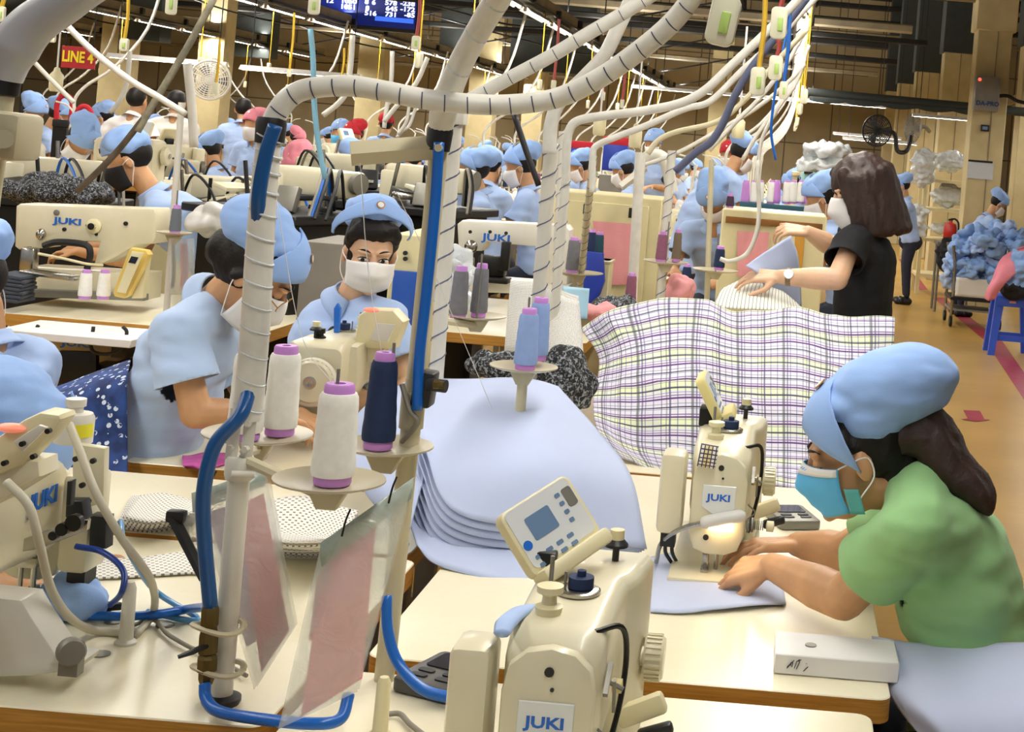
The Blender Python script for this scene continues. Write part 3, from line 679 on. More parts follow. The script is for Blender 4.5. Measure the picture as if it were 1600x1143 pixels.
def person(label, J, hm, cat='person', skin=None, shirt=None, hair=None, det=2, capm='blue', maskm=None, hairfn=None, gaze='down', iris=(0, 0), capkw=None, sl=.62, hands=None, collar=True, group=None, trous=None, tw=1.0, sleeve_r=1.0, wr=.006, eyes=None, vx=None, sd=None, name='person', maskkw=None, armr=1.0, wfr=(6, 6, 17)):
    """J: world points neck, chest, waist, hip, shL, shR, elL, elR, wrL, wrR, knL, knR, anL, anR (left and right of the person)"""
    skin = skin or m_skin; shirt = shirt or m_shirt; hair = hair or m_hair
    base = V((J['hip'][0], J['hip'][1], 0)); p = thing(name, label, cat, base, 0, group)
    vx = vx or (.0045 if det >= 2 else .010 if det == 1 else .016)
    side = (V(J['shR']) - V(J['shL'])).normalized(); neck = V(J['neck'])
    hc = hm.to_translation(); M = hm; nk_top = M @ V((0, -.02, -.06))
    # body: head, neck, arms, hands in one surface
    mb = MB(); head_geo(mb, M, det); mb.cap(neck - (nk_top - neck) * .2, nk_top, .054, .050); mb.ell(lerp(neck, J['chest'], .45), (.07, .055, .08)); 
    for s in 'LR':
        sh, el, wrp = V(J['sh' + s]), V(J['el' + s]), V(J['wr' + s])
        mb.cap(neck, sh, .032, .032); mb.cap(sh, el, .034 * armr, .038 * armr); mb.cap(el, lerp(el, wrp, .35), .038 * armr, .039 * armr); mb.cap(lerp(el, wrp, .35), wrp, .039 * armr, .0245 * armr)
        h = (hands or {}).get(s)
        if h: hand(mb, wrp, side=(1 if s == 'R' else -1) * h.get('flip', 1), **{k: v for k, v in h.items() if k != 'flip'})
        else:
            d = (wrp - el).normalized(); 
            if det >= 1: hand(mb, wrp, d + V((0, 0, -.2)), V((0, 0, 1)) if abs(d.z) < .8 else side, side=(-1 if s == 'R' else 1) * -1, curl=(25, 30, 20), spread=1 if det == 1 else 4, fr=.0078 if det > 1 else .009)
            else: mb.cap(wrp, wrp + d * .14, .028, .02)
    body = vox(mb, vx, 3 if det >= 2 else 1).build('body', skin, p, True, sharp=0)
    # shirt
    mb = MB(); ch, wa, hp = V(J['chest']), V(J['waist']), V(J['hip'])
    top = lerp(neck, ch, .12); sd_ = sd or {}
    torso(mb, [top, lerp(neck, ch, .45), ch, lerp(ch, wa, .5), wa, hp], [x * tw for x in sd_.get('w', (.085, .150, .170, .165, .155, .175))], [x * tw for x in sd_.get('d', (.060, .095, .115, .112, .110, .125))], side)
    cuffs = []
    for s in 'LR':
        sh, el = V(J['sh' + s]), V(J['el' + s]); cp = lerp(sh, el, sl); d = (el - sh).normalized()
        mb.cap(lerp(neck, sh, .35), sh, .060, .064 * sleeve_r); r1 = .066 * sleeve_r; mb.tube([sh, lerp(sh, cp, .5), cp], [.066 * sleeve_r, r1, .072 * sleeve_r], 18)
        mb.cap(sh, lerp(sh, ch, .5), .06 * sleeve_r, .09); cuffs.append((cp, d, .085 * sleeve_r))
    q = vox(mb, .008 if det >= 2 else .016 if det == 1 else .03, 4 if det >= 2 else 1, wrinkle=(wr * (1 if det else .0), wfr))
    if det >= 1: open_cuffs(q, cuffs)
    so = q.build('shirt', shirt, p, True, sharp=0, thick=.004 if det >= 1 else 0)
    if collar and det >= 1:
        ax = (nk_top - neck).normalized(); fw = (M.to_3x3() @ V((0, 1, 0))); fw = (fw - ax * fw.dot(ax)).normalized(); sx = fw.cross(ax); c0 = neck + ax * .012
        def cf(s, t):
            a = R(22) + s * (2 * PI - R(44)); r = .062 + .030 * t ** 1.5; z = .042 * (1 - abs(2 * s - 1) * .35) - .055 * t * (.7 + .5 * abs(2 * s - 1) ** 3)
            return c0 + (fw * math.cos(a) + sx * math.sin(a)) * r + ax * z
        MB().grid(26, 4, cf).build('collar', shirt, so, True, sharp=0, thick=.004)
    # trousers and shoes
    if 'knL' in J:
        mb = MB(); rv = MB()
        for s in 'LR':
            kn, an = V(J['kn' + s]), V(J['an' + s]); hj = hp + side * (.085 if s == 'R' else -.085)
            mb.cap(hj, kn, .085, .06, 10); mb.cap(kn, an + V((0, 0, .03)), .06, .042, 10)
        mb.ell(hp, (.15, .13, .12)); vox(mb, .02 if det < 2 else .014, 2).build('trousers', trous or m_trous, p, True, sharp=0)
        for s in 'LR':
            kn, an = V(J['kn' + s]), V(J['an' + s]); f = V((-side.y, side.x, 0)); f = f if f.dot(M.to_3x3() @ V((0, 1, 0))) > 0 else -f
            mb = MB(); mb.ell((an.x + f.x * .06, an.y + f.y * .06, .042), (.045, .045, .042)); mb.cap((an.x - f.x * .03, an.y - f.y * .03, .042), (an.x + f.x * .12, an.y + f.y * .12, .036), .04, .034); mb.build('shoe', m_blk, p, True)
    # head dress
    if hairfn: hairfn(p, M, hair)
    else:
        mb = MB(); E = M.to_3x3().to_4x4(); mb.ell(M @ V((0, -.034, .030)), (.083, .090, .088), E); mb.ell(M @ V((0, -.02, .07)), (.076, .09, .058), E)
        (vox(mb, .008 if det > 1 else .014, 2) if det else mb).build('hair', hair, p, True, sharp=0)
    if capm: cap_hat(p, M, {'blue': m_cap, 'pink': m_pink, 'red': m_red}.get(capm, m_cap), det=det, **(capkw or {}))
    if maskm: mask(p, M, maskm, det=det, **(maskkw or {}))
    if det >= 2: face_parts(p, M, gaze, iris)
    return p
# ---------------------------------------------------------------- woman in green, facing left at the near right
def hair_long(p, M, m):
    mb = MB(); E = M.to_3x3().to_4x4()
    mb.ell(M @ V((0, -.040, .028)), (.084, .088, .090), E); mb.ell(M @ V((0, -.02, .07)), (.078, .09, .058), E); mb.ell(M @ V((0, -.066, -.03)), (.060, .054, .062), E)
    for s in (-1, 1): mb.cap(M @ V((s * .068, .016, .048)), M @ V((s * .072, -.004, .026)), .016, .012)
    vox(mb, .006, 3, wrinkle=(.004, (40, 40, 10))).build('hair', m, p, True, sharp=0)
    mb = MB()
    a = W(1455, 690, 2.56)
    pts = [M @ V((0, -.07, .03)), W(1450, 672, 2.55), W(1490, 730, 2.53), W(1525, 760, 2.52), W(1543, 785, 2.51), W(1548, 806, 2.50)]
    for k in range(9):
        o = V((random.uniform(-.02, .02), random.uniform(-.028, .028), random.uniform(-.012, .012)))
        mb.tube([q + o * (1, 1, 1, .9, .5, .12)[i] for i, q in enumerate(pts)], [.040, .040, .032, .024, .016, .004], 8, 5)
    vox(mb, .006, 3, wrinkle=(.003, (30, 60, 30))).build('ponytail', m_brown, p, True, sharp=0)
Mg = HM(W(1336, 710, 2.55), 90, -20, 0) @ Matrix.Scale(.94, 4)
Jg = dict(neck=W(1433, 752, 2.56), chest=W(1478, 860, 2.58), waist=W(1520, 1010, 2.60), hip=V((.44, 2.6, .56)),
          shL=W(1432, 822, 2.40), shR=W(1440, 790, 2.72), elL=W(1318, 934, 2.58), elR=W(1320, 862, 2.92), wrL=W(1206, 884, 2.76), wrR=W(1246, 850, 2.98),
          knL=V((.05, 2.45, .58)), knR=V((.05, 2.75, .58)), anL=V((.06, 2.45, .09)), anR=V((.06, 2.75, .09)))
GREEN = person('woman in green shirt and blue cap with blue face mask sewing at the right', Jg, Mg, skin=m_skin, shirt=m_green, hairfn=hair_long, maskm=m_maskb, collar=False,
    capkw=dict(crown=((0, -.102, .108), (.103, .132, .080)), e0=32, tipe=-26, span=84, grow=.34, spread=84), maskkw=dict(ln=.086, wide=68, drop=.004),
    hands=dict(L=dict(d=W(1118, 898, 2.82) - W(1206, 884, 2.76), nrm=V((-.1, -.45, 1)), curl=(24, 22, 15), spread=3, s=1.05, thumb=(.75, .5, -.35)), R=dict(d=W(1160, 852, 2.94) - W(1246, 850, 2.98), nrm=V((0, .1, 1)), curl=(14, 20, 15), spread=4, s=1.05)), sl=.62, sleeve_r=1.0, wr=.011, armr=1.08, sd=dict(w=(.08, .14, .165, .165, .16, .17), d=(.055, .09, .115, .115, .115, .125)))
mk = [o for o in GREEN.children if o.name.startswith('face_mask')][0]
def mside(s_, t_, off=0): a = R(66 + 16 * s_); return Mg @ V((.0855 * math.sin(a), -.004 + .10 * math.cos(a), -.040 - .048 * t_ - .006 * s_))
for sgn in (1, -1): MB().grid(6, 6, lambda a, b: Mg @ (Matrix.Diagonal((sgn, 1, 1, 1)) @ (Mg.inverted() @ mside(a, b)))).build('mask_side', m_maskg, mk, True, sharp=0, thick=.002)
def mtop(s_, t_): 
    a = (s_ * 2 - 1) * R(66); k = abs(s_ * 2 - 1); t2 = t_ * .16; b = .0975 + .023 * math.exp(-((t2 - .34) / .30) ** 2) * math.exp(-(k / .36) ** 2) + .012 * math.sin(PI * t2)
    return Mg @ V((.0845 * math.sin(a), -.004 + b * math.cos(a) ** .85, .002 - .004 - t2 * .086 + .016 * (1 - k) * (1 - t2)))
MB().grid(24, 3, mtop).build('mask_band', m_maskw, mk, True, sharp=0, thick=.001)
# ---------------------------------------------------------------- woman in glasses, facing right at the left
def hair_bun(p, M, m):
    mb = MB(); E = M.to_3x3().to_4x4()
    mb.ell(M @ V((0, -.040, .02)), (.083, .094, .095), E); mb.ell(M @ V((0, -.02, .07)), (.078, .09, .058), E); mb.ell(M @ V((0, -.105, .0)), (.052, .045, .06), E)
    for s in (-1, 1): mb.cap(M @ V((s * .07, .018, .04)), M @ V((s * .076, -.03, -.02)), .017, .016)
    vox(mb, .007, 3, wrinkle=(.004, (40, 40, 10))).build('hair', m, p, True, sharp=0)
Ml = HM(W(402, 430, 3.55), -82, -42, 0)
Jl = dict(neck=W(335, 478, 3.58), chest=W(290, 560, 3.60), waist=W(245, 690, 3.62), hip=V((-1.72, 3.62, .58)),
          shL=W(322, 505, 3.76), shR=W(278, 520, 3.42), elL=W(400, 640, 3.80), elR=W(306, 645, 3.40), wrL=W(470, 650, 3.72), wrR=W(420, 648, 3.52),
          knL=V((-1.30, 3.75, .58)), knR=V((-1.30, 3.5, .58)), anL=V((-1.32, 3.75, .09)), anR=V((-1.32, 3.5, .09)))
LADY = person('woman in pale blue shirt, blue cap and glasses bent over her sewing at the left', Jl, Ml, skin=m_skin, shirt=m_shirtp, hairfn=hair_bun, maskm=m_maskw,
    capkw=dict(crown=((0, -.085, .085), (.100, .100, .078)), e0=22, tipe=-14, span=66, grow=.20, spread=88), sl=.70, sleeve_r=1.05, wr=.012)
mb = MB()
for s in (-1, 1):
    mb.tube([Ml @ V((s * .033 + .024 * math.cos(a), .100 - abs(.024 * math.cos(a) + 0) * .1, -.004 + .018 * math.sin(a))) for a in (k * PI / 8 for k in range(17))], .0014, 6)
    mb.tube([Ml @ V(q) for q in ((s * .057, .098, -.008), (s * .076, .06, .0), (s * .08, -.01, .008))], .0016, 6)
mb.tube([Ml @ V(q) for q in ((-.010, .104, -.006), (0, .108, -.002), (.010, .104, -.006))], .0015, 6)
mb.build('glasses', mat('gold_frame', 'b48a3c', .3, .8), LADY, True)
# ---------------------------------------------------------------- woman looking up, beside the centre pole
def hair_fringe(p, M, m):
    mb = MB(); E = M.to_3x3().to_4x4()
    mb.ell(M @ V((0, -.034, .026)), (.084, .090, .100), E); mb.ell(M @ V((0, -.002, .088)), (.078, .084, .050), E)
    for s in (-1, 1): mb.cap(M @ V((s * .066, .036, .075)), M @ V((s * .076, .004, .03)), .018, .010)
    for k in range(6): x = -.055 + .022 * k; mb.cap(M @ V((x, .058 - abs(x) * .3, .100)), M @ V((x * 1.1, .070 - abs(x) * .38, .080)), .015, .009)
    vox(mb, .006, 3, wrinkle=(.004, (40, 40, 10))).build('hair', m, p, True, sharp=0)
Mc = HM(W(578, 397, 4.15), 180 + 25, -12, -3) @ Matrix.Scale(.92, 4)
Jc = dict(neck=W(548, 478, 4.20), chest=W(520, 545, 4.22), waist=W(500, 640, 4.25), hip=V((-1.50, 4.3, .58)),
          shL=W(600, 498, 4.14), shR=W(500, 520, 4.35), elL=W(640, 600, 4.10), elR=W(500, 610, 4.15), wrL=W(620, 640, 3.95), wrR=W(600, 632, 4.0),
          knL=V((-1.15, 4.45, .58)), knR=V((-1.2, 4.2, .58)), anL=V((-1.15, 4.45, .09)), anR=V((-1.2, 4.2, .09)))
CW = person('woman in blue cap and white mask looking up beside the centre pole', Jc, Mc, skin=m_skin2, shirt=m_shirt, hairfn=hair_fringe, maskm=m_maskw, gaze='open', iris=(.003, -.0015),
    capkw=dict(crown=((0, -.06, .075), (.092, .09, .055)), e0=44, tipe=-16, span=30, grow=.16, fx=1.14, spread=96, power=1.8, shift=(0, -.012, .046)), maskkw=dict(ln=.080, wide=66, drop=.013), sl=.72, sleeve_r=1.0, wr=.010)
# ---------------------------------------------------------------- woman in black standing by the plaid heap
def hair_bob(p, M, m):
    mb = MB(); E = M.to_3x3().to_4x4()
    mb.ell(M @ V((0, -.020, .040)), (.092, .110, .098), E)
    for k in range(13):
        a = R(70 + 220 * k / 12); r = (.080, .098)
        top = (r[0] * math.sin(a), -.02 + r[1] * math.cos(a), .05); bot = (r[0] * 1.12 * math.sin(a), -.02 + r[1] * 1.15 * math.cos(a), -.145 + .02 * math.cos(a))
        mb.cap(M @ V(top), M @ V(bot), .030, .022)
    for s in (-1, 1): mb.cap(M @ V((s * .065, .05, .08)), M @ V((s * .082, .055, -.10)), .024, .014)
    vox(mb, .008, 3, wrinkle=(.006, (40, 40, 6))).build('hair', m_brown, p, True, sharp=0)
Mb = HM(W(1342, 300, 4.95), 98, -20, 0)
Jb = dict(neck=W(1362, 362, 5.0), chest=W(1352, 420, 5.0), waist=W(1345, 510, 5.0), hip=V((.27, 5.0, .92)),
          shL=W(1330, 382, 4.83), shR=W(1345, 372, 5.18), elL=W(1308, 436, 4.72), elR=W(1300, 385, 5.25), wrL=W(1218, 432, 4.74), wrR=W(1262, 362, 5.20),
          knL=V((.24, 4.92, .49)), knR=V((.26, 5.1, .49)), anL=V((.28, 4.92, .08)), anR=V((.28, 5.1, .08)))
BLK = person('woman in black top with brown bob holding up a blue cloth', Jb, Mb, skin=m_skin2, shirt=m_black, hairfn=hair_bob, maskm=m_maskw, capm=None, collar=False, trous=m_black,
    hands=dict(L=dict(d=V((-1, .05, -.05)), nrm=V((0, -.5, 1)), curl=(20, 20, 15), spread=2), R=dict(d=V((-1, -.1, .05)), nrm=V((0, -.5, 1)), curl=(35, 40, 20), spread=2)), sl=.60, wr=.005,
    sd=dict(w=(.085, .150, .165, .155, .15, .165), d=(.06, .095, .11, .105, .105, .115)))
dl = (V(Jb['wrL']) - V(Jb['elL'])).normalized(); c0 = V(Jb['wrL']) - dl * .03
MB().lathe([(.028, -.009), (.031, -.006), (.031, .006), (.028, .009)], Matrix.Translation(c0) @ frame(dl), 20).build('watch_strap', mat('watch_strap_brown', '8a7458', .6), BLK, True)
MB().lathe([(.016, 0), (.017, .003), (.015, .006), (.001, .006)], Matrix.Translation(c0 + V((0, -.030, .012))) @ frame(V((0, -1, .4))), 20).build('watch_face', m_badge, BLK, True)
# ================================================================ cloth, stands, hoses and bags in the foreground
def cr(a, b, c, d, t): return .5 * ((2 * b) + (c - a) * t + (2 * a - 5 * b + 4 * c - d) * t * t + (3 * b - a - 3 * c + d) * t ** 3)
def crv(P, t):
    n = len(P) - 1; x = min(max(t, 0), .99999) * n; i = int(x); a = P[i - 1] if i else P[0] * 2 - P[1]; d = P[i + 2] if i + 2 <= n else P[n] * 2 - P[n - 1]
    return cr(a, P[i], P[i + 1], d, x - i)
def cloth(name, label, cat, rows, m, nu=40, nv=30, amp=0, fr=(6, 6, 6), group=None, thick=.003, ridge=0, seed=0, parent=None, kind=None, world_rows=False):
    G = [[V(p) if world_rows else W(*p) for p in r] for r in rows]
    mid = [crv(r, .5) for r in G]; Lv = sum((mid[i + 1] - mid[i]).length for i in range(len(mid) - 1)); r0 = G[len(G) // 2]; Lu = sum((r0[i + 1] - r0[i]).length for i in range(len(r0) - 1))
    def at(s, t): return crv([crv(r, s) for r in G], t)
    so = V((seed * 3.1, seed * 1.7, 0)); pts = []
    for j in range(nv + 1):
        row = []
        for i in range(nu + 1):
            s, t = i / nu, j / nv; p = at(s, t)
            if amp or ridge:
                n = (at(min(1, s + .02), t) - at(max(0, s - .02), t)).cross(at(s, min(1, t + .02)) - at(s, max(0, t - .02)))
                n = n.normalized() if n.length > 1e-9 else V((0, 0, 1))
                q = V((s * Lu * fr[0], t * Lv * fr[1], fr[2])) + so
                p = p + n * (amp * noise.noise(q) + ridge * abs(noise.noise(q * 1.7 + V((9, 3, 1)))))
            row.append(p)
        pts.append(row)
    mb = MB(); mb.rings(pts, False, False, None, lambda a, b: (b / nu * Lu, a / nv * Lv))
    o = mb.build(name, m, parent, True, sharp=0, thick=thick)
    return tag(o, label, cat, group, kind) if parent is None else o
# heap of periwinkle cut panels, draped over the middle of the woman's table
def heap_rows(k):
    dz = .010 * k; sh = 1 + .0
    x = 5 * k; y = 17 * k
    r = [[(655 - 3 * k, 590 + 3 * k, 3.45), (740, 588 + 4 * k, 3.45), (810, 592 + 4 * k, 3.45), (872, 606 + 3 * k, 3.45)],
         [(645 - 8 * k, 640 + 5 * k, 3.26), (722, 632 + 6 * k, 3.22), (832, 642 + 6 * k, 3.22), (936 - k, 676 + 5 * k, 3.26)],
         [(655 - 2 * k, 668 + 10 * k, 3.10), (720, 722 + 7 * k, 2.98), (855, 722 + 8 * k, 2.97), (985 - 2 * k, 745 + 6 * k, 3.06)],
         [(660 - 3.2 * k, 690 + 17 * k, 3.02 - .012 * k), (706 - 3 * k, 796 + 12 * k, 2.87 - .004 * k), (846 - 4 * k, 826 + 11 * k, 2.86), (1012 - 4 * k, 856 + 2 * k, 2.96)]]
    return r
for k in range(8):
    cloth('cotton_sheet', 'cut panel of periwinkle cotton in the tall heap left of the lit machine' if k else 'topmost broad periwinkle panel of the heap left of the lit machine', 'fabric', heap_rows(k), m_fab, 40, 30, .012, (3.2, 3.2, k * .04), 'periwinkle panels in the tall heap', .002)
cloth('cotton_sheet', 'periwinkle panel hanging lowest at the front of the heap', 'fabric', [[(640, 640, 3.3), (730, 650, 3.3), (820, 660, 3.3), (930, 700, 3.3)], [(632, 770, 3.02), (700, 800, 2.95), (820, 815, 2.95), (960, 810, 3.0)], [(650, 850, 2.84), (680, 880, 2.79), (760, 905, 2.755), (840, 925, 2.74)]], m_fab, 30, 20, .004, group='periwinkle panels in the tall heap')
cloth('cotton_sheet', 'periwinkle panel lying flat on the left slope of the heap behind the navy thread', 'fabric', [[(640, 592, 3.42), (660, 592, 3.45), (690, 592, 3.46)], [(560, 645, 3.30), (610, 630, 3.30), (680, 640, 3.28)], [(552, 690, 3.22), (600, 700, 3.14), (670, 715, 3.05)], [(556, 745, 3.08), (600, 770, 2.98), (650, 790, 2.9)], [(640, 850, 2.9), (632, 860, 2.86), (628, 870, 2.80)]], m_fab, 24, 24, .004, group='periwinkle panels in the tall heap')
# plaid
cloth('plaid_cloth', 'large plaid cotton cloth with purple and green checks heaped on a table', 'fabric',
      [[(930, 520, 4.75), (1000, 500, 4.8), (1085, 490, 4.8), (1160, 500, 4.8), (1250, 505, 4.8), (1320, 515, 4.75), (1390, 520, 4.7)],
       [(908, 512, 4.45), (968, 480, 4.45), (1085, 464, 4.45), (1160, 483, 4.45), (1240, 482, 4.45), (1312, 494, 4.42), (1398, 497, 4.35)],
       [(935, 560, 4.25), (985, 545, 4.22), (1080, 530, 4.18), (1160, 545, 4.2), (1240, 548, 4.2), (1315, 560, 4.2), (1394, 560, 4.22)],
       [(926, 620, 4.08), (985, 618, 4.03), (1080, 610, 4.0), (1160, 620, 4.03), (1240, 625, 4.0), (1310, 630, 4.03), (1380, 630, 4.08)],
       [(932, 668, 3.95), (985, 690, 3.9), (1080, 700, 3.87), (1160, 705, 3.9), (1240, 710, 3.87), (1310, 715, 3.9), (1372, 712, 3.95)],
       [(950, 705, 3.86), (1005, 728, 3.82), (1080, 748, 3.76), (1160, 755, 3.75), (1240, 762, 3.73), (1310, 768, 3.71), (1365, 772, 3.72)]], m_plaid, 90, 70, .012, (5, 3.5, .6), ridge=.012)
cloth('striped_cloth', 'pinstriped white cotton cloth lying on the plaid heap', 'fabric', [[(1130, 450, 4.95), (1180, 430, 4.95), (1215, 450, 4.95), (1250, 478, 4.95)], [(1120, 465, 4.75), (1170, 452, 4.75), (1215, 466, 4.75), (1254, 482, 4.75)], [(1115, 478, 4.56), (1165, 482, 4.56), (1215, 483, 4.56), (1260, 486, 4.56)]], m_stripe, 24, 14, .004)
cloth('blue_cloth', 'blue cotton piece held up by the woman in black', 'fabric', [[(1165, 415, 4.70), (1200, 390, 4.9), (1235, 368, 5.1)], [(1180, 424, 4.72), (1215, 420, 4.92), (1246, 400, 5.12)], [(1190, 440, 4.8), (1222, 450, 4.95), (1250, 440, 5.12)], [(1205, 470, 4.9), (1228, 480, 5.0), (1253, 478, 5.1)]], m_fab, 24, 24, .008, (8, 4, 0))
cloth('lap_cloth', 'pale periwinkle cloth hanging over the table edge and the lap of the woman in green', 'fabric', [[(1362, 994, 2.50), (1440, 1000, 2.47), (1520, 1007, 2.45), (1640, 1010, 2.45)], [(1374, 1040, 2.44), (1440, 1050, 2.36), (1540, 1060, 2.34), (1640, 1060, 2.34)], [(1398, 1094, 2.36), (1450, 1110, 2.26), (1560, 1120, 2.25), (1660, 1120, 2.25)], [(1440, 1150, 2.28), (1500, 1180, 2.2), (1580, 1190, 2.2), (1680, 1190, 2.2)]], m_fabd, 40, 30, .012, (5, 3, 0))
def tp(px, py, z=TZ + .004): p = T(px, py, z); return (p.x, p.y, p.z)
cloth('sewn_cloth', 'pale blue cloth being sewn under the lit needle', 'fabric', [[tp(1010, 872), tp(1060, 862), tp(1110, 858), tp(1175, 866), tp(1235, 880)], [tp(1012, 905), tp(1060, 900), tp(1110, 900), tp(1170, 905), tp(1225, 912)], [tp(1016, 955), tp(1065, 958), tp(1120, 950, TZ + .01), tp(1175, 944, TZ + .012), tp(1228, 944)]], m_fabd, 40, 20, .003, (9, 9, 1), world_rows=True)
cloth('dotted_cloth', 'dotted white cotton strip spread on the near left table behind the machine', 'fabric', [[tp(95, 870), tp(200, 872), tp(290, 862), tp(335, 868)], [tp(100, 906), tp(200, 902), tp(300, 896), tp(330, 900)]], m_dot, 20, 8, .002, world_rows=True)
# dotted stacks on the second left table
for k in range(5):
    z = TZ + .006 + .012 * k; o = k * 3; e = (4 - k) * 3.5
    cloth('dotted_fabric', 'dotted white cotton piece in the flat pile left of the plastic bags', 'fabric', [[tp(205 + o, 775 - 0 * k, z), tp(260, 772, z), tp(330, 790, z)], [tp(180 + o, 808 + e, z), tp(240, 816 + e, z - .004), tp(305, 800 + e, z)]], m_dot, 14, 8, .004, (9, 9, k), 'dotted pieces in the flat pile', world_rows=True)
for k in range(7):
    z = TZ + .008 + .015 * k; e = (6 - k) * 4
    cloth('dotted_fabric', 'folded dotted white cotton in the pile between the two plastic bags', 'fabric', [[tp(405, 785, z), tp(470, 775, z), tp(520, 790, z), tp(560, 800, z)], [tp(405, 822, z), tp(460, 828, z), tp(505, 835, z), tp(535, 842, z)], [tp(405, 838 + e, z - .005), tp(455, 846 + e, z - .006), tp(505, 846 + e, z - .006), tp(530, 842 + e, z - .005)]], m_dot, 18, 8, .005, (9, 9, k), 'dotted pieces in the folded pile', world_rows=True)
cloth('floral_cloth', 'navy floral cotton cloth draped behind the machine at the left edge', 'fabric', [[(60, 612, 3.6), (120, 590, 3.6), (205, 565, 3.6)], [(70, 630, 3.45), (130, 612, 3.45), (200, 600, 3.45)], [(85, 680, 3.4), (140, 680, 3.4), (200, 690, 3.4)], [(90, 790, 3.3), (140, 790, 3.3), (200, 790, 3.3)]], m_floral, 30, 24, .01, (8, 3, 0))
# ---------------------------------------------------------------- thread stand at the near left
def world_part(mb, name, m, t, **kw): return mb.build(name, m, t, True, **kw)
b = T(345, 1098); t = S1 = thing('thread_stand', 'white thread stand pole with spiral wrapped conduit on the near left table', 'thread stand', b)
mb = MB(); mb.cyl(b + V((0, 0, .012)), W(374, 742, 2.07), .0155, seg=20); world_part(mb, 'pole', m_polew, t)
mb = MB(); mb.lathe([(.026, 0), (.028, .004), (.028, .01), (.018, .014)], Matrix.Translation(b), 24); world_part(mb, 'base_ring', m_blk, t)
a0, a1 = W(373, 748, 2.07), W(376, 712, 2.07)
mb = MB(); mb.tube([a0, a0.lerp(a1, .2), a0.lerp(a1, .8), a1], [.019, .021, .021, .018], 20); mb.cyl(a1 + V((.0, -.03, -.02)), a1 + V((.03, -.02, -.02)), .005); world_part(mb, 'collar', m_polew, t)
c1 = W(384, 648, 2.07)
for s in (-1, 1):
    mb = MB(); p, q = a1 + V((s * .011, -.008, -.005)), c1 + V((s * .011, -.008, .01)); mb.tube([p, q], .009, 4, flat=.35)
    for f in (.25, .75): w = p.lerp(q, f); mb.cyl(w + V((0, -.012, 0)), w, .005, seg=6)
    world_part(mb, 'bracket_strip', m_polew, t)
up = [W(386, 655, 2.07), W(398, 520, 2.07), W(405, 400, 2.07), W(414, 280, 2.07), W(424, 195, 2.07)]
mb = MB(); mb.tube(up, [.021, .021, .020, .0185, .017], 20, 8); world_part(mb, 'conduit', m_tube, t)
mb = MB(); P = spline(up, 30); 
for i in range(4, len(P) - 2, 9):
    d = (P[i + 1] - P[i]).normalized(); Mx = Matrix.Translation(P[i]) @ frame(d + V((.35, 0, 0))); mb.lathe([(.0190, 0), (.0225, .001), (.0225, .003), (.0190, .004)], Mx, 18, False)
world_part(mb, 'conduit_wrap', m_bagw, t)
mb = MB(); q = W(424, 192, 2.07); mb.lathe([(.021, -.03), (.022, 0), (.020, .008)], Matrix.Translation(q) @ frame(W(428, 150, 2.07) - q), 18); world_part(mb, 'end_cap', m_blk, t)
def plate(t, c, r=.078, arm=None):
    mb = MB(); dish(mb, c, r); world_part(mb, 'spool_plate', m_plate, t, sharp=60); p = t.children[-1]
    mb = MB(); mb.cyl(c + V((0, 0, -.01)), c + V((0, 0, .165)), .0025, seg=8); mb.build('spool_pin', m_grey, p, True)
    mb = MB(); mb.prism([(-.03, 0), (.03, 0), (.014, -.03), (-.014, -.03)], .02, Matrix.Translation(c + V((0, 0, -.004))) @ Matrix.Rotation(PI / 2, 4, 'X'), .002, 1)
    if arm is not None: mb.tube([c + V((0, 0, -.018)), arm], .009, 8)
    mb.build('plate_arm', m_pole, p, True); return c
pB = plate(S1, W(514, 757, 2.0), .078, W(378, 716, 2.07)); pA = plate(S1, W(402, 684, 2.26), .085, W(384, 705, 2.09))
spool('tall white thread spool on the front plate of the left stand', pB + V((.004, 0, .002)), m_thw, .0305, .027, .143)
spool('white thread spool on the rear plate of the left stand, nearer the pole', pA + V((-.010, -.03, .003)), m_thw, .027, .024, .148)
spool('white thread spool on the rear plate of the left stand, farther from the pole', pA + V((.026, .025, .003)), m_thw, .027, .024, .145)
# ---------------------------------------------------------------- centre stand
b = T(600, 1062); t = S2 = thing('thread_stand', 'beige steel thread stand with top arm beside the periwinkle heap', 'thread stand', b)
mid, top = W(649, 600, 2.2), W(686, 235, 2.2)
mb = MB(); mb.cyl(b, mid + (b - mid) * -.02, .0155, seg=18); world_part(mb, 'lower_pole', m_pole, t)
mb = MB(); mb.cyl(mid, top, .0145, seg=18); world_part(mb, 'upper_pole', m_pole, t)
mb = MB(); mb.tube([W(642, 668, 2.2), W(647, 610, 2.2)], .019, 18); world_part(mb, 'sleeve', m_pole, t)
mb = MB(); p, q = W(548, 240, 2.15), W(680, 230, 2.19); mb.tube([p, q, q + V((.008, 0, 0))], .021, 4, flat=.9); mb.cyl(q + V((.012, -.03, 0)), q + V((.012, -.015, 0)), .006); world_part(mb, 'top_arm', m_pole, t, sharp=30)
mb = MB(); mb.box(W(664, 606, 2.19), (.03, .04, .055), (0, R(5), 0), .004); p = W(668, 600, 2.17); mb.cyl(p, p + V((.03, -.005, 0)), .010); world_part(mb, 'valve', m_blk, t)
mb = MB(); p = W(678, 600, 2.16); mb.cyl(p, p + V((.016, -.003, 0)), .006); mb.lathe([(.008, 0), (.008, .008), (.003, .009)], Matrix.Translation(p) @ Matrix.Rotation(PI / 2, 4, 'Y'), 6); mb.build('valve_fitting', m_brass, t.children[-1], True)
pC = plate(S2, W(602, 703, 2.16), .072, W(640, 700, 2.2))
spool('navy thread spool on the plate of the centre stand', pC + V((-.012, 0, .002)), m_thn, .0255, .0195, .148)
pc = [W(628, 690, 2.19), W(652, 660, 2.17), W(640, 640, 2.17), W(628, 600, 2.18)]
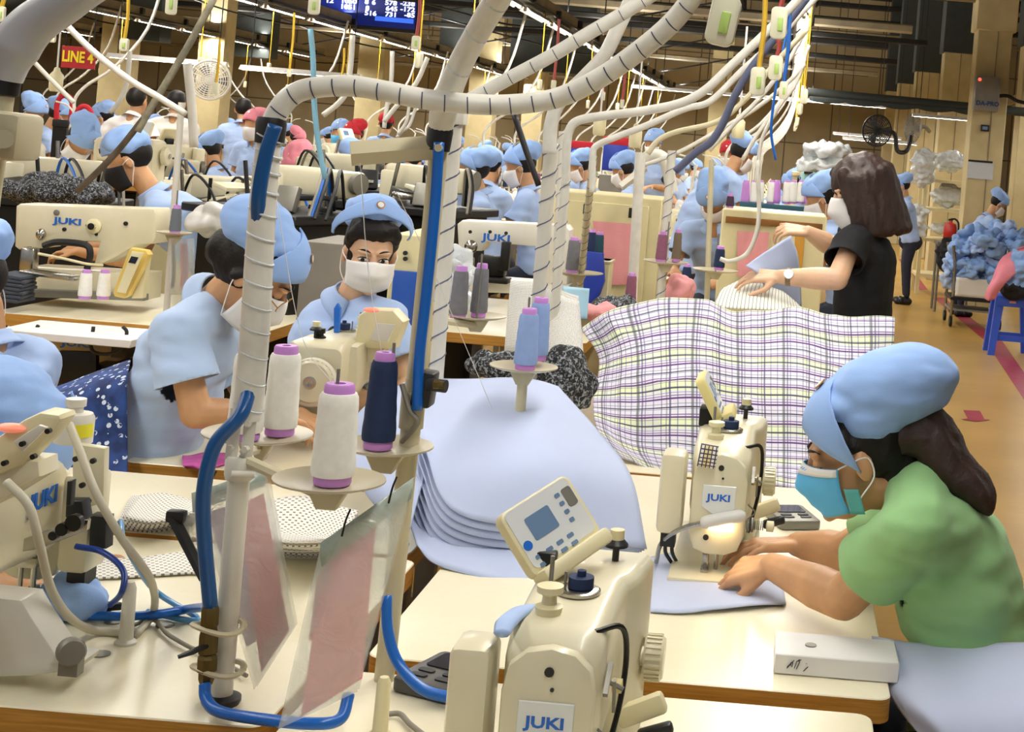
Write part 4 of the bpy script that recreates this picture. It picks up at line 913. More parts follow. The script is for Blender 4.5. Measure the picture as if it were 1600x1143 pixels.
mb = MB(); mb.tube(pc, .0045, 8, 6); world_part(mb, 'stand_cable', m_cable, t)
def hose(label, pts, r, m, name='air_hose', cat='hose', n=8, seg=10, group=None, bands=None, flat=1):
    mb = MB(); P = [V(p) if len(p) == 3 and isinstance(p, V) else W(*p) for p in pts]; mb.tube(P, r, seg, n); o = mb.build(name, m, None, True, sharp=0); tag(o, label, cat, group)
    if bands:
        Q = spline(P, 24); step, bm_ = bands; acc = 0; rr = r if not isinstance(r, (list, tuple)) else r[0]; L = [0]
        for i in range(1, len(Q)): L.append(L[-1] + (Q[i] - Q[i - 1]).length)
        k = 1; tot = L[-1]
        for i in range(1, len(Q) - 1):
            if L[i] >= k * step:
                f = L[i] / tot; ra = rr if not isinstance(r, (list, tuple)) else crv([V((x, 0, 0)) for x in r], f).x
                d = (Q[i + 1] - Q[i - 1]).normalized(); s = frame(d).col[0].to_3d(); mb = MB()
                full = bm_ is not m_wrap; D = Matrix.Translation(Q[i]) @ frame(d + V((.25, 0, .1)), (0, -1, .2)); w0 = ra * .12 if not full else ra * .2; mb.grid(16, 2, lambda a, b: D @ V((ra * 1.03 * math.cos(R(110) * (a - .5) * (3.2 if full else 1) + R(120)), ra * 1.03 * math.sin(R(110) * (a - .5) * (3.2 if full else 1) + R(120)), (b - .5) * w0))); mb.build('spiral_seam', m_seam if not full else bm_, o, True); k += 1
    return o
hose('dark blue air hose beside the white pole of the left stand', [(430, 196, 2.04), (416, 240, 2.042), (404, 310, 2.05), (404, 380, 2.07), (398, 520, 2.07), (390, 600, 2.065), (376, 648, 2.03), (336, 695, 2.02), (318, 770, 2.02), (320, 850, 2.03), (329, 950, 2.04)], .0105, m_hose)
hose('bright blue air hose looping below the brass valve', [(320, 1068, 2.03), (322, 1090, 2.02), (340, 1110, 2.0), (400, 1122, 1.97), (490, 1130, 1.95), (532, 1122, 1.97), (545, 1085, 2.0)], .0085, m_hose2)
hose('blue air hose running down the centre stand', [(686, 222, 2.17), (679, 330, 2.17), (666, 460, 2.17), (655, 560, 2.17), (652, 640, 2.17)], .0085, m_hose2)
hose('blue air hose curving to the foot of the centre stand', [(604, 930, 2.16), (606, 985, 2.15), (622, 1035, 2.14), (660, 1076, 2.12), (715, 1090, 2.12), (760, 1088, 2.12)], .0085, m_hose2)
# brass valve tied to the pole
t = thing('brass_valve', 'aged brass air valve tied to the white pole', 'valve', W(326, 1068, 2.04))
mb = MB(); A, B = W(329, 945, 2.04), W(322, 1068, 2.04); d = (B - A); pr = [(.010, 0), (.013, .006), (.013, .03), (.011, .034), (.014, .05), (.014, .075), (.011, .078), (.0145, .084), (.0145, .104), (.012, .106), (.012, .116), (.009, .126)]
k = d.length / .126; mb.lathe([(r, z * k) for r, z in pr], Matrix.Translation(A) @ frame(d), 8); world_part(mb, 'valve_body', m_brass, t, sharp=30)
mb = MB(); mb.tube([W(322, 1008, 2.03), W(300, 1018, 2.01), W(278, 1026, 2.0)], [.006, .006, .004], 8, flat=.6); world_part(mb, 'lever', m_dk, t)
for yy in (978, 1043): 
    mb = MB(); c = W(341, yy, 2.055); mb.tube([c + V((.036 * math.cos(a), .026 * math.sin(a), .004 * math.sin(2 * a))) for a in (k * PI / 10 for k in range(21))], .005, 6, flat=.8); world_part(mb, 'cable_tie', m_pole, t)
# ---------------------------------------------------------------- plastic bags with pink sheets
def bag(label, head, quad, papers, d, hook):
    """quad: corner pixels (tl, tr, br, bl) each with depth"""
    t = thing('plastic_bag', label, 'plastic bag', W(*quad[3]))
    tl, tr, br, bl = [W(*q) for q in quad]
    def f(off, bul):
        def g(s, tt): p = tl.lerp(tr, s).lerp(bl.lerp(br, s), tt); return p + V((0, off + bul * math.sin(PI * s) * math.sin(PI * min(1, tt * 1.1)) + .006 * noise.noise(p * 18), 0))
        return g
    MB().grid(16, 20, f(-.006, -.012)).build('front_film', m_bag, t, True, sharp=0); MB().grid(16, 20, f(.006, .012)).build('back_film', m_bag, t, True, sharp=0)
    h = [W(*q) for q in head]; mb = MB(); mb.rings([[h[0] + V((0, -.008, 0)), h[1] + V((0, -.008, 0))], [h[3] + V((0, -.009, 0)), h[2] + V((0, -.009, 0))]], False, False); mb.build('header_strip', m_bagt, t, True, thick=.002)
    mb = MB()
    for f_ in (.25, .75): p = h[0].lerp(h[1], f_); mb.tube([p + V((0, -.014, -.012)), p + V((.004, -.016, .01)), p + V((.006, -.004, .024))], .0016, 6, 4)
    mb.build('wire_hook', m_dk, t, True)
    for k, (pts, m) in enumerate(papers):
        q = [W(*x) for x in pts]; MB().grid(10, 12, lambda s, tt: q[0].lerp(q[1], s).lerp(q[3].lerp(q[2], s), tt) + V((0, .004 * noise.noise(V((s * 3, tt * 4, k))), 0))).build('paper_sheet', m, t, True, sharp=0)
    return t
bag('clear plastic bag of pink printed sheets hanging right of the left pole', [(503, 846, 2.0), (648, 744, 2.06), (645, 776, 2.06), (505, 882, 2.0)], [(503, 846, 2.0), (648, 746, 2.06), (560, 1078, 1.99), (437, 1136, 1.94)],
    [([(508, 862, 2.01), (588, 810, 2.04), (566, 1060, 1.99), (470, 1120, 1.95)], m_pform), ([(495, 900, 2.02), (575, 860, 2.045), (555, 1010, 2.01), (482, 1000, 1.98)], m_papert)], 2, None)
bag('clear plastic bag with lilac and pink sheets hanging behind the left pole', [(303, 768, 2.16), (417, 730, 2.16), (417, 756, 2.16), (305, 798, 2.16)], [(303, 770, 2.16), (417, 732, 2.16), (463, 975, 2.10), (400, 1074, 2.08)],
    [([(372, 790, 2.155), (412, 770, 2.155), (452, 985, 2.11), (408, 1050, 2.09)], m_papert), ([(325, 800, 2.165), (385, 780, 2.165), (420, 990, 2.12), (385, 1010, 2.11)], mat('lilac_paper', 'c9a6c4', .8, var=.08, scale=20))], 2, None)
t = thing('clipped_folder', 'narrow black clipped plastic folder left of the left pole', 'folder', W(345, 960, 2.13))
mb = MB(); mb.tube([W(270, 805, 2.2), W(320, 905, 2.15)], [.012, .010], 6, flat=.5); mb.box(W(276, 806, 2.2), (.03, .02, .02), bev=.005); world_part(mb, 'black_clip', m_blk, t)
q = [W(272, 805, 2.205), W(330, 790, 2.2), W(372, 985, 2.12), W(350, 975, 2.12)]; MB().grid(6, 8, lambda s, tt: q[0].lerp(q[1], s).lerp(q[3].lerp(q[2], s), tt)).build('plastic_sleeve', m_bag, t, True)
# ---------------------------------------------------------------- things on the near tables
c = T(1280, 1022, TZ); t = thing('drawer_box', 'white laminate block lying on the table in front of the woman in green', 'block', c, R(0))
a, b2 = T(1208, 1050), T(1392, 1058)
MB().box(((a.x + b2.x) / 2 + .005, a.y + .05, TZ + .018), (b2.x - a.x + .01, .115, .034), None, .002, 1).build('block', m_white, t, True)
mb = MB(); mb.lathe([(.010, 0), (.010, .002), (.006, .002)], Matrix.Translation(T(1267, 1008, TZ + .035)), 16); mb.build('screw_disc', m_grey, t, True)
mb = MB(); p = T(1247, 1046, TZ + .006) + V((0, -.004, 0))
for k in range(14): a = random.uniform(0, 6.28); mb.tube([p, p + V((.012 * math.cos(a), -.006, .010 + .012 * math.sin(a))), p + V((.02 * math.cos(a + .5), -.012, .004 + .016 * abs(math.sin(a + .6))))], .0007, 4, 4)
mb.build('thread_tuft', m_blk, t, True)
def keypad(label, c, rz, w=.10, l=.135, body=None, h=.022):
    t = thing('control_keypad', label, 'keypad', c, rz)
    MB().prism(rrect(w, l, .012), h, Matrix.Translation((0, 0, h / 2 + .001)), .004).build('case', body or m_grey, t)
    MB().prism(rrect(w * .72, l * .42, .006), .002, Matrix.Translation((0, l * .2, h + .002))).build('display', m_screen, t)
    mb = MB()
    for i in range(2):
        for j in range(2): mb.prism(rrect(w * .26, l * .09, .004), .004, Matrix.Translation(((i - .5) * w * .42, -l * (.14 + .15 * j), h + .001)))
    mb.build('keys', m_blk, t); return t
keypad('grey control keypad on the table beside the lit machine', T(1236, 815), R(18), .10, .15)
keypad('dark grey control keypad behind the nearest machine', T(690, 1060, TZ) + V((.01, -.02, 0)), R(-20), .105, .14, mat('charcoal_plastic', '4a4a46', .4))
def peg(label, base, h, r=.009, m=None):
    t = thing('plastic_peg', label, 'peg', base); MB().lathe([(r * 1.9, 0), (r * 1.9, .004), (r * 1.25, .008), (r * 1.1, h * .9), (r * .7, h), (.001, h)], None, 16).build('peg', m or m_polew, t); return t
peg('white plastic peg standing on the near left table', T(196, 1005), .10)
peg('cream plastic peg standing left of the nearest machine', T(593, 1150), .085, .009, m_cream)
for lab, (px, py) in (('flat metal plug in the near left table nearest the machine foot', (157, 1022)), ('flat metal plug in the near left table beside the white peg', (258, 977)), ('flat metal plug in the near left table behind the white peg', (178, 971))):
    mb = MB(); mb.lathe([(.015, 0), (.015, .002), (.010, .003), (.002, .003)], Matrix.Translation(T(px, py)), 20); tag(mb.build('table_plug', m_grey, None, True), lab, 'plug')
hz = lambda px, py, z=.008: T(px, py, TZ + z)
hose('blue air hose crossing the near left table', [hz(0, 950, .012), hz(60, 955, .01), hz(160, 962, .012), hz(240, 960, .02), hz(300, 950, .03), W(330, 948, 2.05)], .0075, m_hose2)
hose('thin light blue air tube looping on the near left table', [W(188, 815, 2.35), W(196, 850, 2.3), hz(240, 920, .03), hz(306, 963, .01), hz(290, 968, .006), hz(230, 955, .008)], .005, mat('pale_blue_hose', '5b9bd0', .3))
hose('short dark blue air tube arching from the needle of the left machine', [W(118, 853, 2.3), W(160, 862, 2.3), W(192, 890, 2.28), W(190, 925, 2.26), hz(172, 945, .02)], .005, mat('deep_blue_hose', '1c3f94', .3))
hose('grey cable running down the front of the left machine', [W(108, 662, 2.2), W(125, 705, 2.18), W(150, 770, 2.15), W(190, 840, 2.16), W(235, 905, 2.2), hz(240, 955, .02), hz(212, 992, .008)], .0062, mat('ivory_cable', 'c9c3ae', .45), 'cable', 'cable')
hose('ivory cable hanging from the left machine to the white peg', [W(10, 752, 2.05), W(45, 790, 2.04), W(62, 850, 2.05), W(80, 920, 2.1), W(110, 965, 2.15), hz(150, 985, .01), hz(215, 990, .008)], .0065, MATS['ivory_cable'], 'cable', 'cable')
hose('brown grey cord curling to the foot of the left stand', [hz(205, 977), hz(240, 968), hz(262, 990), hz(300, 1012), hz(322, 1018), hz(385, 1055)], .0035, m_cable, 'cord', 'cord')
hose('brown cord curling behind the nearest machine', [hz(604, 1115), hz(625, 1115), hz(640, 1130), hz(665, 1150)], .004, m_cable, 'cord', 'cord')
mb = MB(); p = hz(165, 948, .014); mb.box(p, (.05, .014, .012), (0, 0, .5), .003); mb.box(p + V((-.02, .01, -.004)), (.05, .02, .016), None, .003); mb.cyl(p + V((-.01, -.01, 0)), p + V((-.01, -.01, .02)), .008); tag(mb.build('air_connector', m_dk, None, True), 'small dark air connector on the blue hose of the near left table', 'connector')
mb = MB(); mb.ell(hz(75, 950, .03) + V((0, .06, 0)), (.055, .06, .035)); o = vox(mb, .006, 2, wrinkle=(.03, (16, 16, 16))).build('cloth_bundle', m_cap, None, True, sharp=0); tag(o, 'crumpled blue cloth bundle under the machine at the left edge', 'cloth')
cloth('fabric_scrap', 'small magenta scrap on the corner of the left table', 'fabric scrap', [[tp(285, 712), tp(320, 708), tp(355, 708)], [tp(286, 726, TZ + .016), tp(320, 720, TZ + .012), tp(355, 718)], [tp(290, 730), tp(322, 732), tp(355, 724)]], mat('magenta_scrap', 'd060b0', .8, var=.1, scale=20), 10, 6, .004, (20, 20, 0), world_rows=True)
mb = MB(); mb.poly([tp(270, 688, TZ + .002), tp(306, 680, TZ + .002), tp(302, 686, TZ + .002), tp(276, 692, TZ + .002)]); tag(mb.build('yellow_tape', mat('bright_yellow_tape', 'e8e820', .6, var=0), None, True), 'bright yellow tape mark on the corner of the left table', 'tape')
# lace bundles
def bundle(label, c, r, m, amp=.05, name='fabric_bundle', cat='fabric', fr=14):
    mb = MB(); mb.ell(c, r, None, 20); o = vox(mb, min(r) * .09, 1, wrinkle=(amp, (fr, fr, fr))).build(name, m, None, True, sharp=0); return tag(o, label, cat)
bundle('black speckled fabric bundle between the periwinkle heap and the plaid cloth', W(882, 594, 3.72) , (.075, .11, .085), m_lace, .03)
bundle('black speckled fabric bundle under the plate of light blue thread', W(795, 572, 3.75), (.10, .11, .035), m_lace, .03)

tag(cloth('fabric_swatch', 'small checked swatch hanging on the front of the lit machine', 'fabric swatch', [[(1096, 692, 2.85), (1123, 697, 2.85)], [(1092, 712, 2.845), (1120, 716, 2.845)], [(1089, 727, 2.848), (1117, 732, 2.848)]], m_check, 6, 8, .001), kind='thing')
mb = MB(); mb.tube([W(784, 990, 1.70), W(792, 972, 1.73), W(812, 956, 1.78), W(836, 948, 1.82)], [.010, .014, .013, .010], 8, 6, flat=.5); tag(mb.build('cloth_tie', m_shirt, None, True, sharp=0), 'twisted blue cloth tied on the left of the nearest machine', 'cloth')
for lab, pts in (('fine thread rising from the front white spool', [(520, 600, 2.0), (470, 520, 2.05), (430, 300, 2.07)]), ('fine thread running from the navy spool to the top arm', [(600, 572, 2.16), (575, 420, 2.16), (562, 240, 2.15)]), ('fine thread slanting from the top arm to the needle side', [(620, 300, 2.15), (680, 430, 2.6), (770, 640, 3.0)])):
    hose(lab, pts, .0007, m_white, 'thread_strand', 'thread', 6, 4)
# ================================================================ middle ground
def spool_at(label, px, py, pyt, d, m, r=.027, group=None, r1=None):   # base pixel, top pixel row
    h = (py - pyt) * d / F * 1.0; return spool(label, W(px, py, d), m, r, r1 or r * .8, h, group)
def stand(label, base, tops, r=.0145, plates=(), m=None, wrap=False, head=False, group=None, bands=True):
    m = m or m_pole; base = V(base); base.z = max([0] + [z for a, b_, c_, d_, z in TABS if a <= base.x <= b_ and c_ <= base.y <= d_]); t = thing('thread_stand', label, 'thread stand', V(base), 0, group)
    mb = MB(); P = [V(base)] + [V(p) for p in tops]; mb.tube(P, r, 12, 5 if len(P) > 2 else 0); world_part(mb, 'pole', m, t)
    mb = MB(); mb.lathe([(r * 1.7, 0), (r * 1.7, .01), (r, .014)], Matrix.Translation(V(base)), 14); world_part(mb, 'base_ring', m_blk, t)
    if bands:
        Q = spline(P, 12) if len(P) > 2 else [P[0].lerp(P[1], k / 12) for k in range(13)]
        mb = MB()
        d = (Q[-1] - Q[0]).normalized(); L = (Q[-1] - Q[0]).length; x = frame(d).col[0].to_3d(); y = d.cross(x)
        n = int(L / .06); pts = []
        for k in range(n * 8 + 1):
            f = k / (n * 8); i = min(int(f * (len(Q) - 1)), len(Q) - 2); p = Q[i].lerp(Q[i + 1], f * (len(Q) - 1) - i); a = 2 * PI * k / 8
            pts.append(p + x * (math.cos(a) * r * 1.04) + y * (math.sin(a) * r * 1.04))
        mb.tube(pts, r * .12, 4); world_part(mb, 'spiral_wrap', m_wrap, t)
    for c, pr in plates: plate(t, V(c), pr, V(base) + (V(tops[-1]) - V(base)) * ((c[2] - base[2]) / max(.01, tops[-1].z - base[2])))
    if head: mb = MB(); mb.box(V(tops[-1]) + V((0, 0, .015)), (.05, .05, .05), None, .004); world_part(mb, 'head_block', m, t)
    return t
# stand of the light blue spools
stand('thread stand with spiral wrapped white pole and square head behind the centre stand', W(684, 575, 3.45), [W(712, 188, 3.45)], .018, [], m_polew, head=True)
t = stand('short thread stand carrying two light blue spools', V((W(818, 577, 3.2).x, 3.2, TZ)), [W(818, 580, 3.2)], .012, [(W(818, 577, 3.2), .077)], bands=False)
spool_at('light blue thread spool at the front of its plate', 820, 577, 481, 3.15, m_thb, .0265)
spool_at('light blue thread spool at the rear of its plate', 838, 562, 464, 3.24, m_thb, .026)
plate(t, W(745, 497, 3.6), .075, W(690, 500, 3.5))
spool_at('grey thread spool on the left of the plate by the square headed stand', 715, 498, 415, 3.58, m_thg, .023)
spool_at('grey thread spool on the right of the plate by the square headed stand', 747, 495, 411, 3.62, m_thg, .022)
# papers and folder
t = thing('paper_booklet', 'open booklet of papers with pale blue folder behind the light blue thread', 'booklet', W(878, 505, 4.3))
def leaf(q, dy, bul, m, name):
    q = [W(*x) for x in q]; MB().grid(10, 10, lambda s, tt: q[0].lerp(q[1], s).lerp(q[3].lerp(q[2], s), tt) + V((0, dy - bul * math.sin(PI * s), 0))).build(name, m, t, True, sharp=0, thick=.001)
leaf([(876, 448, 4.32), (919, 452, 4.4), (915, 500, 4.4), (882, 498, 4.3)], .03, 0, mat('pale_blue_folder', 'a8cfe2', .6), 'folder_cover')
for k in range(5): leaf([(872 + k * 3, 450 + 3 * k, 4.3), (904 - k * 2, 462 + 4 * k, 4.36), (902 - 2 * k, 505, 4.36), (868 + 3 * k, 472 + 2 * k, 4.3)], .0 - .008 * k, .02, m_paper, 'paper_sheet')
t = thing('printed_sheet', 'large curved printed form sheet hanging behind the light blue thread', 'paper sheet', W(878, 560, 4.25))
leaf([(845, 442, 4.3), (905, 470, 4.3), (912, 555, 4.2), (850, 560, 4.2)], 0, .05, m_form, 'paper_sheet')
t = thing('printed_sheet', 'pale printed form sheet hanging left of the light blue thread', 'paper sheet', W(815, 560, 4.35))
leaf([(798, 436, 4.4), (842, 440, 4.4), (836, 545, 4.3), (788, 548, 4.3)], 0, .04, m_form, 'paper_sheet')
# buttonhole station at the left
STB = table('sewing table with plywood edge under the buttonhole machine', -3.08, -2.02, 5.55, 6.5, th=.05)
t = thing('shelf_plank', 'white plank shelf at the front of the buttonhole machine table', 'shelf plank', W(110, 500, 5.5))
a, c = W(2, 492, 5.25), W(210, 508, 5.25); MB().box(((a.x + c.x) / 2, 5.38, TZ - .028), (c.x - a.x, .30, .03), None, .003, 1).build('plank', m_white, t, True)
MB().box((c.x - .12, 5.5, TZ - .08), (.06, .2, .07), None, .004).build('bracket', m_blk, t, True)
D0 = 5.85; t = thing('buttonhole_machine', 'long cream buttonhole sewing machine with yellow hand panel at the left', 'sewing machine', W(140, 468, D0))
def px_prism(pts, d, th, m, name, t, bev=.008, parent=None):
    q = [W(x, y, d) for x, y in pts]; mb = MB(); mb.prism([(v.x, v.z) for v in q], th, Matrix(((1, 0, 0, 0), (0, 0, -1, d + th / 2), (0, 1, 0, 0), (0, 0, 0, 1))), bev, 2); return mb.build(name, m, parent or t, True, sharp=35)
px_prism([(24, 322), (30, 318), (205, 325), (240, 326), (244, 333), (243, 372), (238, 381), (214, 382), (185, 400), (160, 412), (146, 412), (155, 378), (110, 376), (70, 377), (66, 388), (28, 390), (22, 385)], D0, .16, m_mach, 'arm', t, .012)
px_prism([(40, 417), (225, 428), (222, 470), (38, 462)], D0 + .01, .18, m_mach, 'bed', t)
px_prism([(44, 452), (224, 460), (224, 470), (44, 464)], D0 - .04, .05, m_grey, 'base_strip', t, .002)
mb = MB(); c = W(148, 353, D0 - .0); mb.lathe([(.030, 0), (.031, .01), (.026, .014), (.014, .016), (.014, .03), (.008, .032)], Matrix.Translation(c) @ Matrix.Rotation(PI / 2, 4, 'X'), 20); mb.build('dial', m_cream, t, True)
MB().lathe([(.014, .016), (.014, .034), (.004, .036)], Matrix.Translation(c) @ Matrix.Rotation(PI / 2, 4, 'X'), 18).build('dial_knob', m_dk, t.children[-1], True)
for k, (x, y, r) in enumerate(((89, 332, .012), (101, 358, .008), (197, 349, .009), (137, 352, .006), (151, 366, .006))):
    c = W(x, y, D0); MB().lathe([(r, 0), (r, .006), (r * .4, .008)], Matrix.Translation(c) @ Matrix.Rotation(PI / 2, 4, 'X'), 14).build('screw', m_grey if k == 0 else m_dk, t, True)
Mtx = lambda p, h: Matrix.Translation(p) @ Matrix(((CT, 0, 0, 0), (0, 0, -1, 0), (0, 1, 0, 0), (0, 0, 0, 1)))
MB().text('JUKI', Mtx(W(106, 346, D0 - .003), 0), .026, 1.7).build('lettering', m_logo, t, True, sharp=0)
mb = MB(); mb.tube([W(68, 384, D0 - .05), W(90, 378, D0 - .05), W(132, 382, D0 - .05), W(141, 395, D0 - .05), W(136, 420, D0 - .05)], .014, 8, 6); mb.build('cable_guard', m_blk, t, True)
mb = MB(); mb.box(W(46, 405, D0 - .03), (.06, .05, .10), None, .01); mb.cyl(W(46, 385, D0 - .03), W(46, 430, D0 - .03), .008); mb.ell(W(64, 366, D0 - .03), (.02, .02, .025)); mb.build('needle_head', m_steel, t, True)
mb = MB(); mb.box(W(78, 428, D0 - .16), (.20, .10, .012), (0, R(3), 0), .004); mb.box(W(85, 432, D0 - .18), (.18, .05, .010), (0, R(3), 0), .004); mb.build('work_clamp', m_steel, t, True)
mb = MB(); mb.tube([W(60, 396, D0 - .1), W(100, 404, D0 - .1), W(135, 412, D0 - .08), W(160, 414, D0)], .006, 6, 5); mb.build('lever_rod', m_cream, t, True)
t = thing('hand_panel', 'yellow handheld control panel leaning on its stand beside two white spools', 'control panel', W(196, 468, D0 - .25))
px_prism([(204, 387), (228, 391), (232, 398), (200, 462), (192, 466), (178, 463), (176, 457), (200, 392)], D0 - .28, .045, mat('panel_yellow', 'e2c468', .4, var=.03), 'case', t, .006)
px_prism([(206, 392), (224, 395), (196, 458), (182, 456)], D0 - .304, .004, m_cream, 'panel_sheet', t, .001); px_prism([(205, 400), (216, 402), (211, 412), (200, 410)], D0 - .307, .004, m_screen, 'display', t, .001)
px_prism([(222, 398), (231, 396), (222, 466), (205, 466)], D0 - .24, .04, m_cream, 'stand_leg', t, .004)
spool_at('white thread spool beside the yellow hand panel, the left of two', 132, 467, 421, 5.6, m_thw, .026, r1=.021)
spool_at('white thread spool beside the yellow hand panel, the right of two', 161, 467, 421, 5.6, m_thw, .026, r1=.021)
for k in range(7): bx = MB().box(W(22 + k, 466 - k * 6, 5.62), (.10, .14, .014), (0, R(4), .1 * (k % 3)), .004); tag(bx.build('dark_cloth', mat('slate_cloth', '3e4450', .8, var=.15), None, True), 'folded slate cloth piece in the small pile left of the buttonhole machine', 'cloth', 'slate cloth pile')
t = thing('motor_box', 'beige control box with blue lettering under the buttonhole machine table', 'control box', V((-2.58, 5.75, .02)))
px_prism([(72, 505), (186, 512), (182, 592), (66, 588)], 5.8, .3, m_cab, 'case', t, .008); MB().text('JUKI', Mtx(W(120, 537, 5.645), 0), .026, 1.8).build('lettering', m_logo, t, True, sharp=0)
px_prism([(92, 548), (150, 550), (150, 600), (88, 600)], 5.66, .03, m_dk, 'dark_panel', t, .003)
MB().box((-2.58, 5.8, .3), (.3, .2, .56)).build('pedestal', m_dk, t, True)
px_prism([(30, 500), (42, 500), (40, 620), (28, 620)], 5.6, .05, m_edge, 'wood_post', STB, .002)
for lab, pts in (('black cable loop hanging under the white plank, on the left', [(4, 512), (14, 528), (30, 533), (48, 525), (60, 508)]), ('black cable loop hanging under the white plank, on the right', [(146, 510), (143, 545), (165, 553), (190, 545), (198, 520), (192, 510)])):
    hose(lab, [(x, y, 5.35) for x, y in pts], .007, m_blk, 'cable_loop', 'cable')
cloth('mesh_cloth', 'white perforated cloth hanging under the buttonhole machine table', 'cloth', [[(10, 500, 5.9), (62, 505, 5.9)], [(20, 560, 5.8), (56, 560, 5.8)], [(10, 640, 5.8), (50, 640, 5.8)]], m_dot, 10, 10, .01)
TABS.append((-1.62, -.80, 6.05, 7.4, TZ))
# stand with grey spool right of the buttonhole machine
stand('slim thread stand with a grey spool right of the buttonhole machine', W(266, 462, 5.3), [W(284, 160, 5.3)], .012, [(W(272, 366, 5.25), .062)], m_polew, bands=False)
spool_at('dark grey thread spool on the slim stand right of the buttonhole machine', 273, 366, 320, 5.25, mat('steel_grey_thread', '6a7078', .7), .021)
t = thing('plastic_bag', 'narrow plastic bag of trims hanging under the grey spool', 'plastic bag', W(282, 460, 5.3))
MB().grid(8, 10, lambda s, tt: W(264 + 40 * s, 372 + 88 * tt, 5.22 + .03 * math.sin(PI * s))).build('film', m_bag, t, True, sharp=0)
for x, m in ((270, m_brass), (284, m_papert), (290, m_thm)): MB().tube([W(x, 380, 5.26), W(x + 2, 420, 5.26), W(x - 1, 450, 5.26)], .012, 6, 4, flat=.4).build('trim_strip', m, t, True)
# the long side machine behind the grey spools
t = thing('side_machine', 'cream sewing machine seen from the side behind the grey thread', 'sewing machine', W(800, 442, 6.4))
Dm = 6.4
px_prism([(714, 350), (722, 344), (884, 352), (890, 360), (886, 445), (845, 442), (838, 385), (760, 378), (752, 392), (716, 390)], Dm, .14, m_mach2, 'arm', t, .01)
px_prism([(712, 432), (890, 445), (888, 462), (712, 455)], Dm, .18, m_mach2, 'bed', t)
MB().text('JUKI', Mtx(W(776, 372, Dm - .075), 0), .032, 1.5).build('lettering', m_logo, t, True, sharp=0)
mb = MB(); mb.cyl(W(726, 388, Dm - .04), W(724, 432, Dm - .04), .008); mb.cyl(W(738, 388, Dm - .04), W(736, 432, Dm - .04), .007); mb.box(W(732, 410, Dm - .04), (.05, .03, .05), None, .006); mb.ell(W(736, 385, Dm - .09), (.03, .02, .03)); mb.build('needle_bar', m_steel, t, True)
mb = MB(); mb.box(W(770, 415, Dm - .05), (.12, .08, .09), None, .01); mb.box(W(790, 400, Dm - .12), (.04, .04, .13), None, .006); mb.box(W(765, 436, Dm - .08), (.18, .1, .025), None, .006); mb.build('attachment', m_dk, t, True)
mb = MB()
for x, y in ((735, 362), (766, 362), (791, 364), (846, 365)): c = W(x, y, Dm - .072); mb.cyl(c, c + V((0, -.006, 0)), .008)
mb.build('screws', m_dk, t, True)
table('cream sewing table under the side machine', -1.62, -.80, 6.05, 7.4, th=.045)
table('cream sewing table between the plaid cloth and the cabinets', -.62, .18, 5.2, 6.45, th=.045)
# grey spool pair and navy spools by the cabinets
def sp(label, px, pb, pt, d, m, r, g=None): return spool_at(label, px, pb, pt, d, m, r, g)
t = stand('thread stand with a folding arm left of the near beige cabinet', W(876, 520, 6.0), [W(878, 205, 6.0)], .014, [(W(905, 428, 5.9), .10)], m_polew)
sp('grey thread spool left of the near cabinet, front of the pair', 893, 426, 370, 5.85, m_thg, .027); sp('grey thread spool left of the near cabinet, rear of the pair', 906, 424, 374, 5.95, m_thg, .026)
sp('navy thread spool standing before the near cabinet', 921, 402, 358, 6.5, m_thn, .027); sp('dark teal thread spool standing before the near cabinet', 934, 404, 362, 6.6, mat('teal_thread', '1f4a5c', .7), .025)
px_prism([(905, 392), (942, 396), (944, 440), (936, 462), (920, 475), (905, 470)], 6.4, .05, mat('cobalt_plastic', '1d3aa8', .4), 'back', thing('blue_chair', 'cobalt blue plastic chair back before the near cabinet', 'chair', W(924, 475, 6.4)), .012)
c = bpy.data.objects['blue_chair']; MB().box(c.location + V((0, .15, -.03)), (.36, .36, .03), None, .01).build('seat', MATS['cobalt_plastic'], c, True)
for sx in (-.15, .15):
    for sy in (0, .3): MB().cyl((c.location.x + sx, c.location.y + sy, 0), (c.location.x + sx, c.location.y + sy, c.location.z - .03), .014).build('leg', m_grey, c, True)
sp('tall plum thread spool before the near cabinet', 984, 476, 426, 5.9, m_thm, .024)
def plinth(label, px, py, d, w=.12):
    c = W(px, py, d); t = thing('spool_box', label, 'box', (c.x, d, 0)); MB().box((0, 0, c.z / 2), (w, .14, c.z), None, .004, 1).build('box', m_cab, t); MB().box((0, 0, c.z - .006), (w + .012, .152, .012), None, .003, 1).build('lid', m_pole, t)
plinth('cream box carrying the navy and teal spools before the near cabinet', 928, 403.5, 6.55, .17); plinth('slim cream box carrying the tall plum spool before the near cabinet', 984, 476, 5.9, .08)
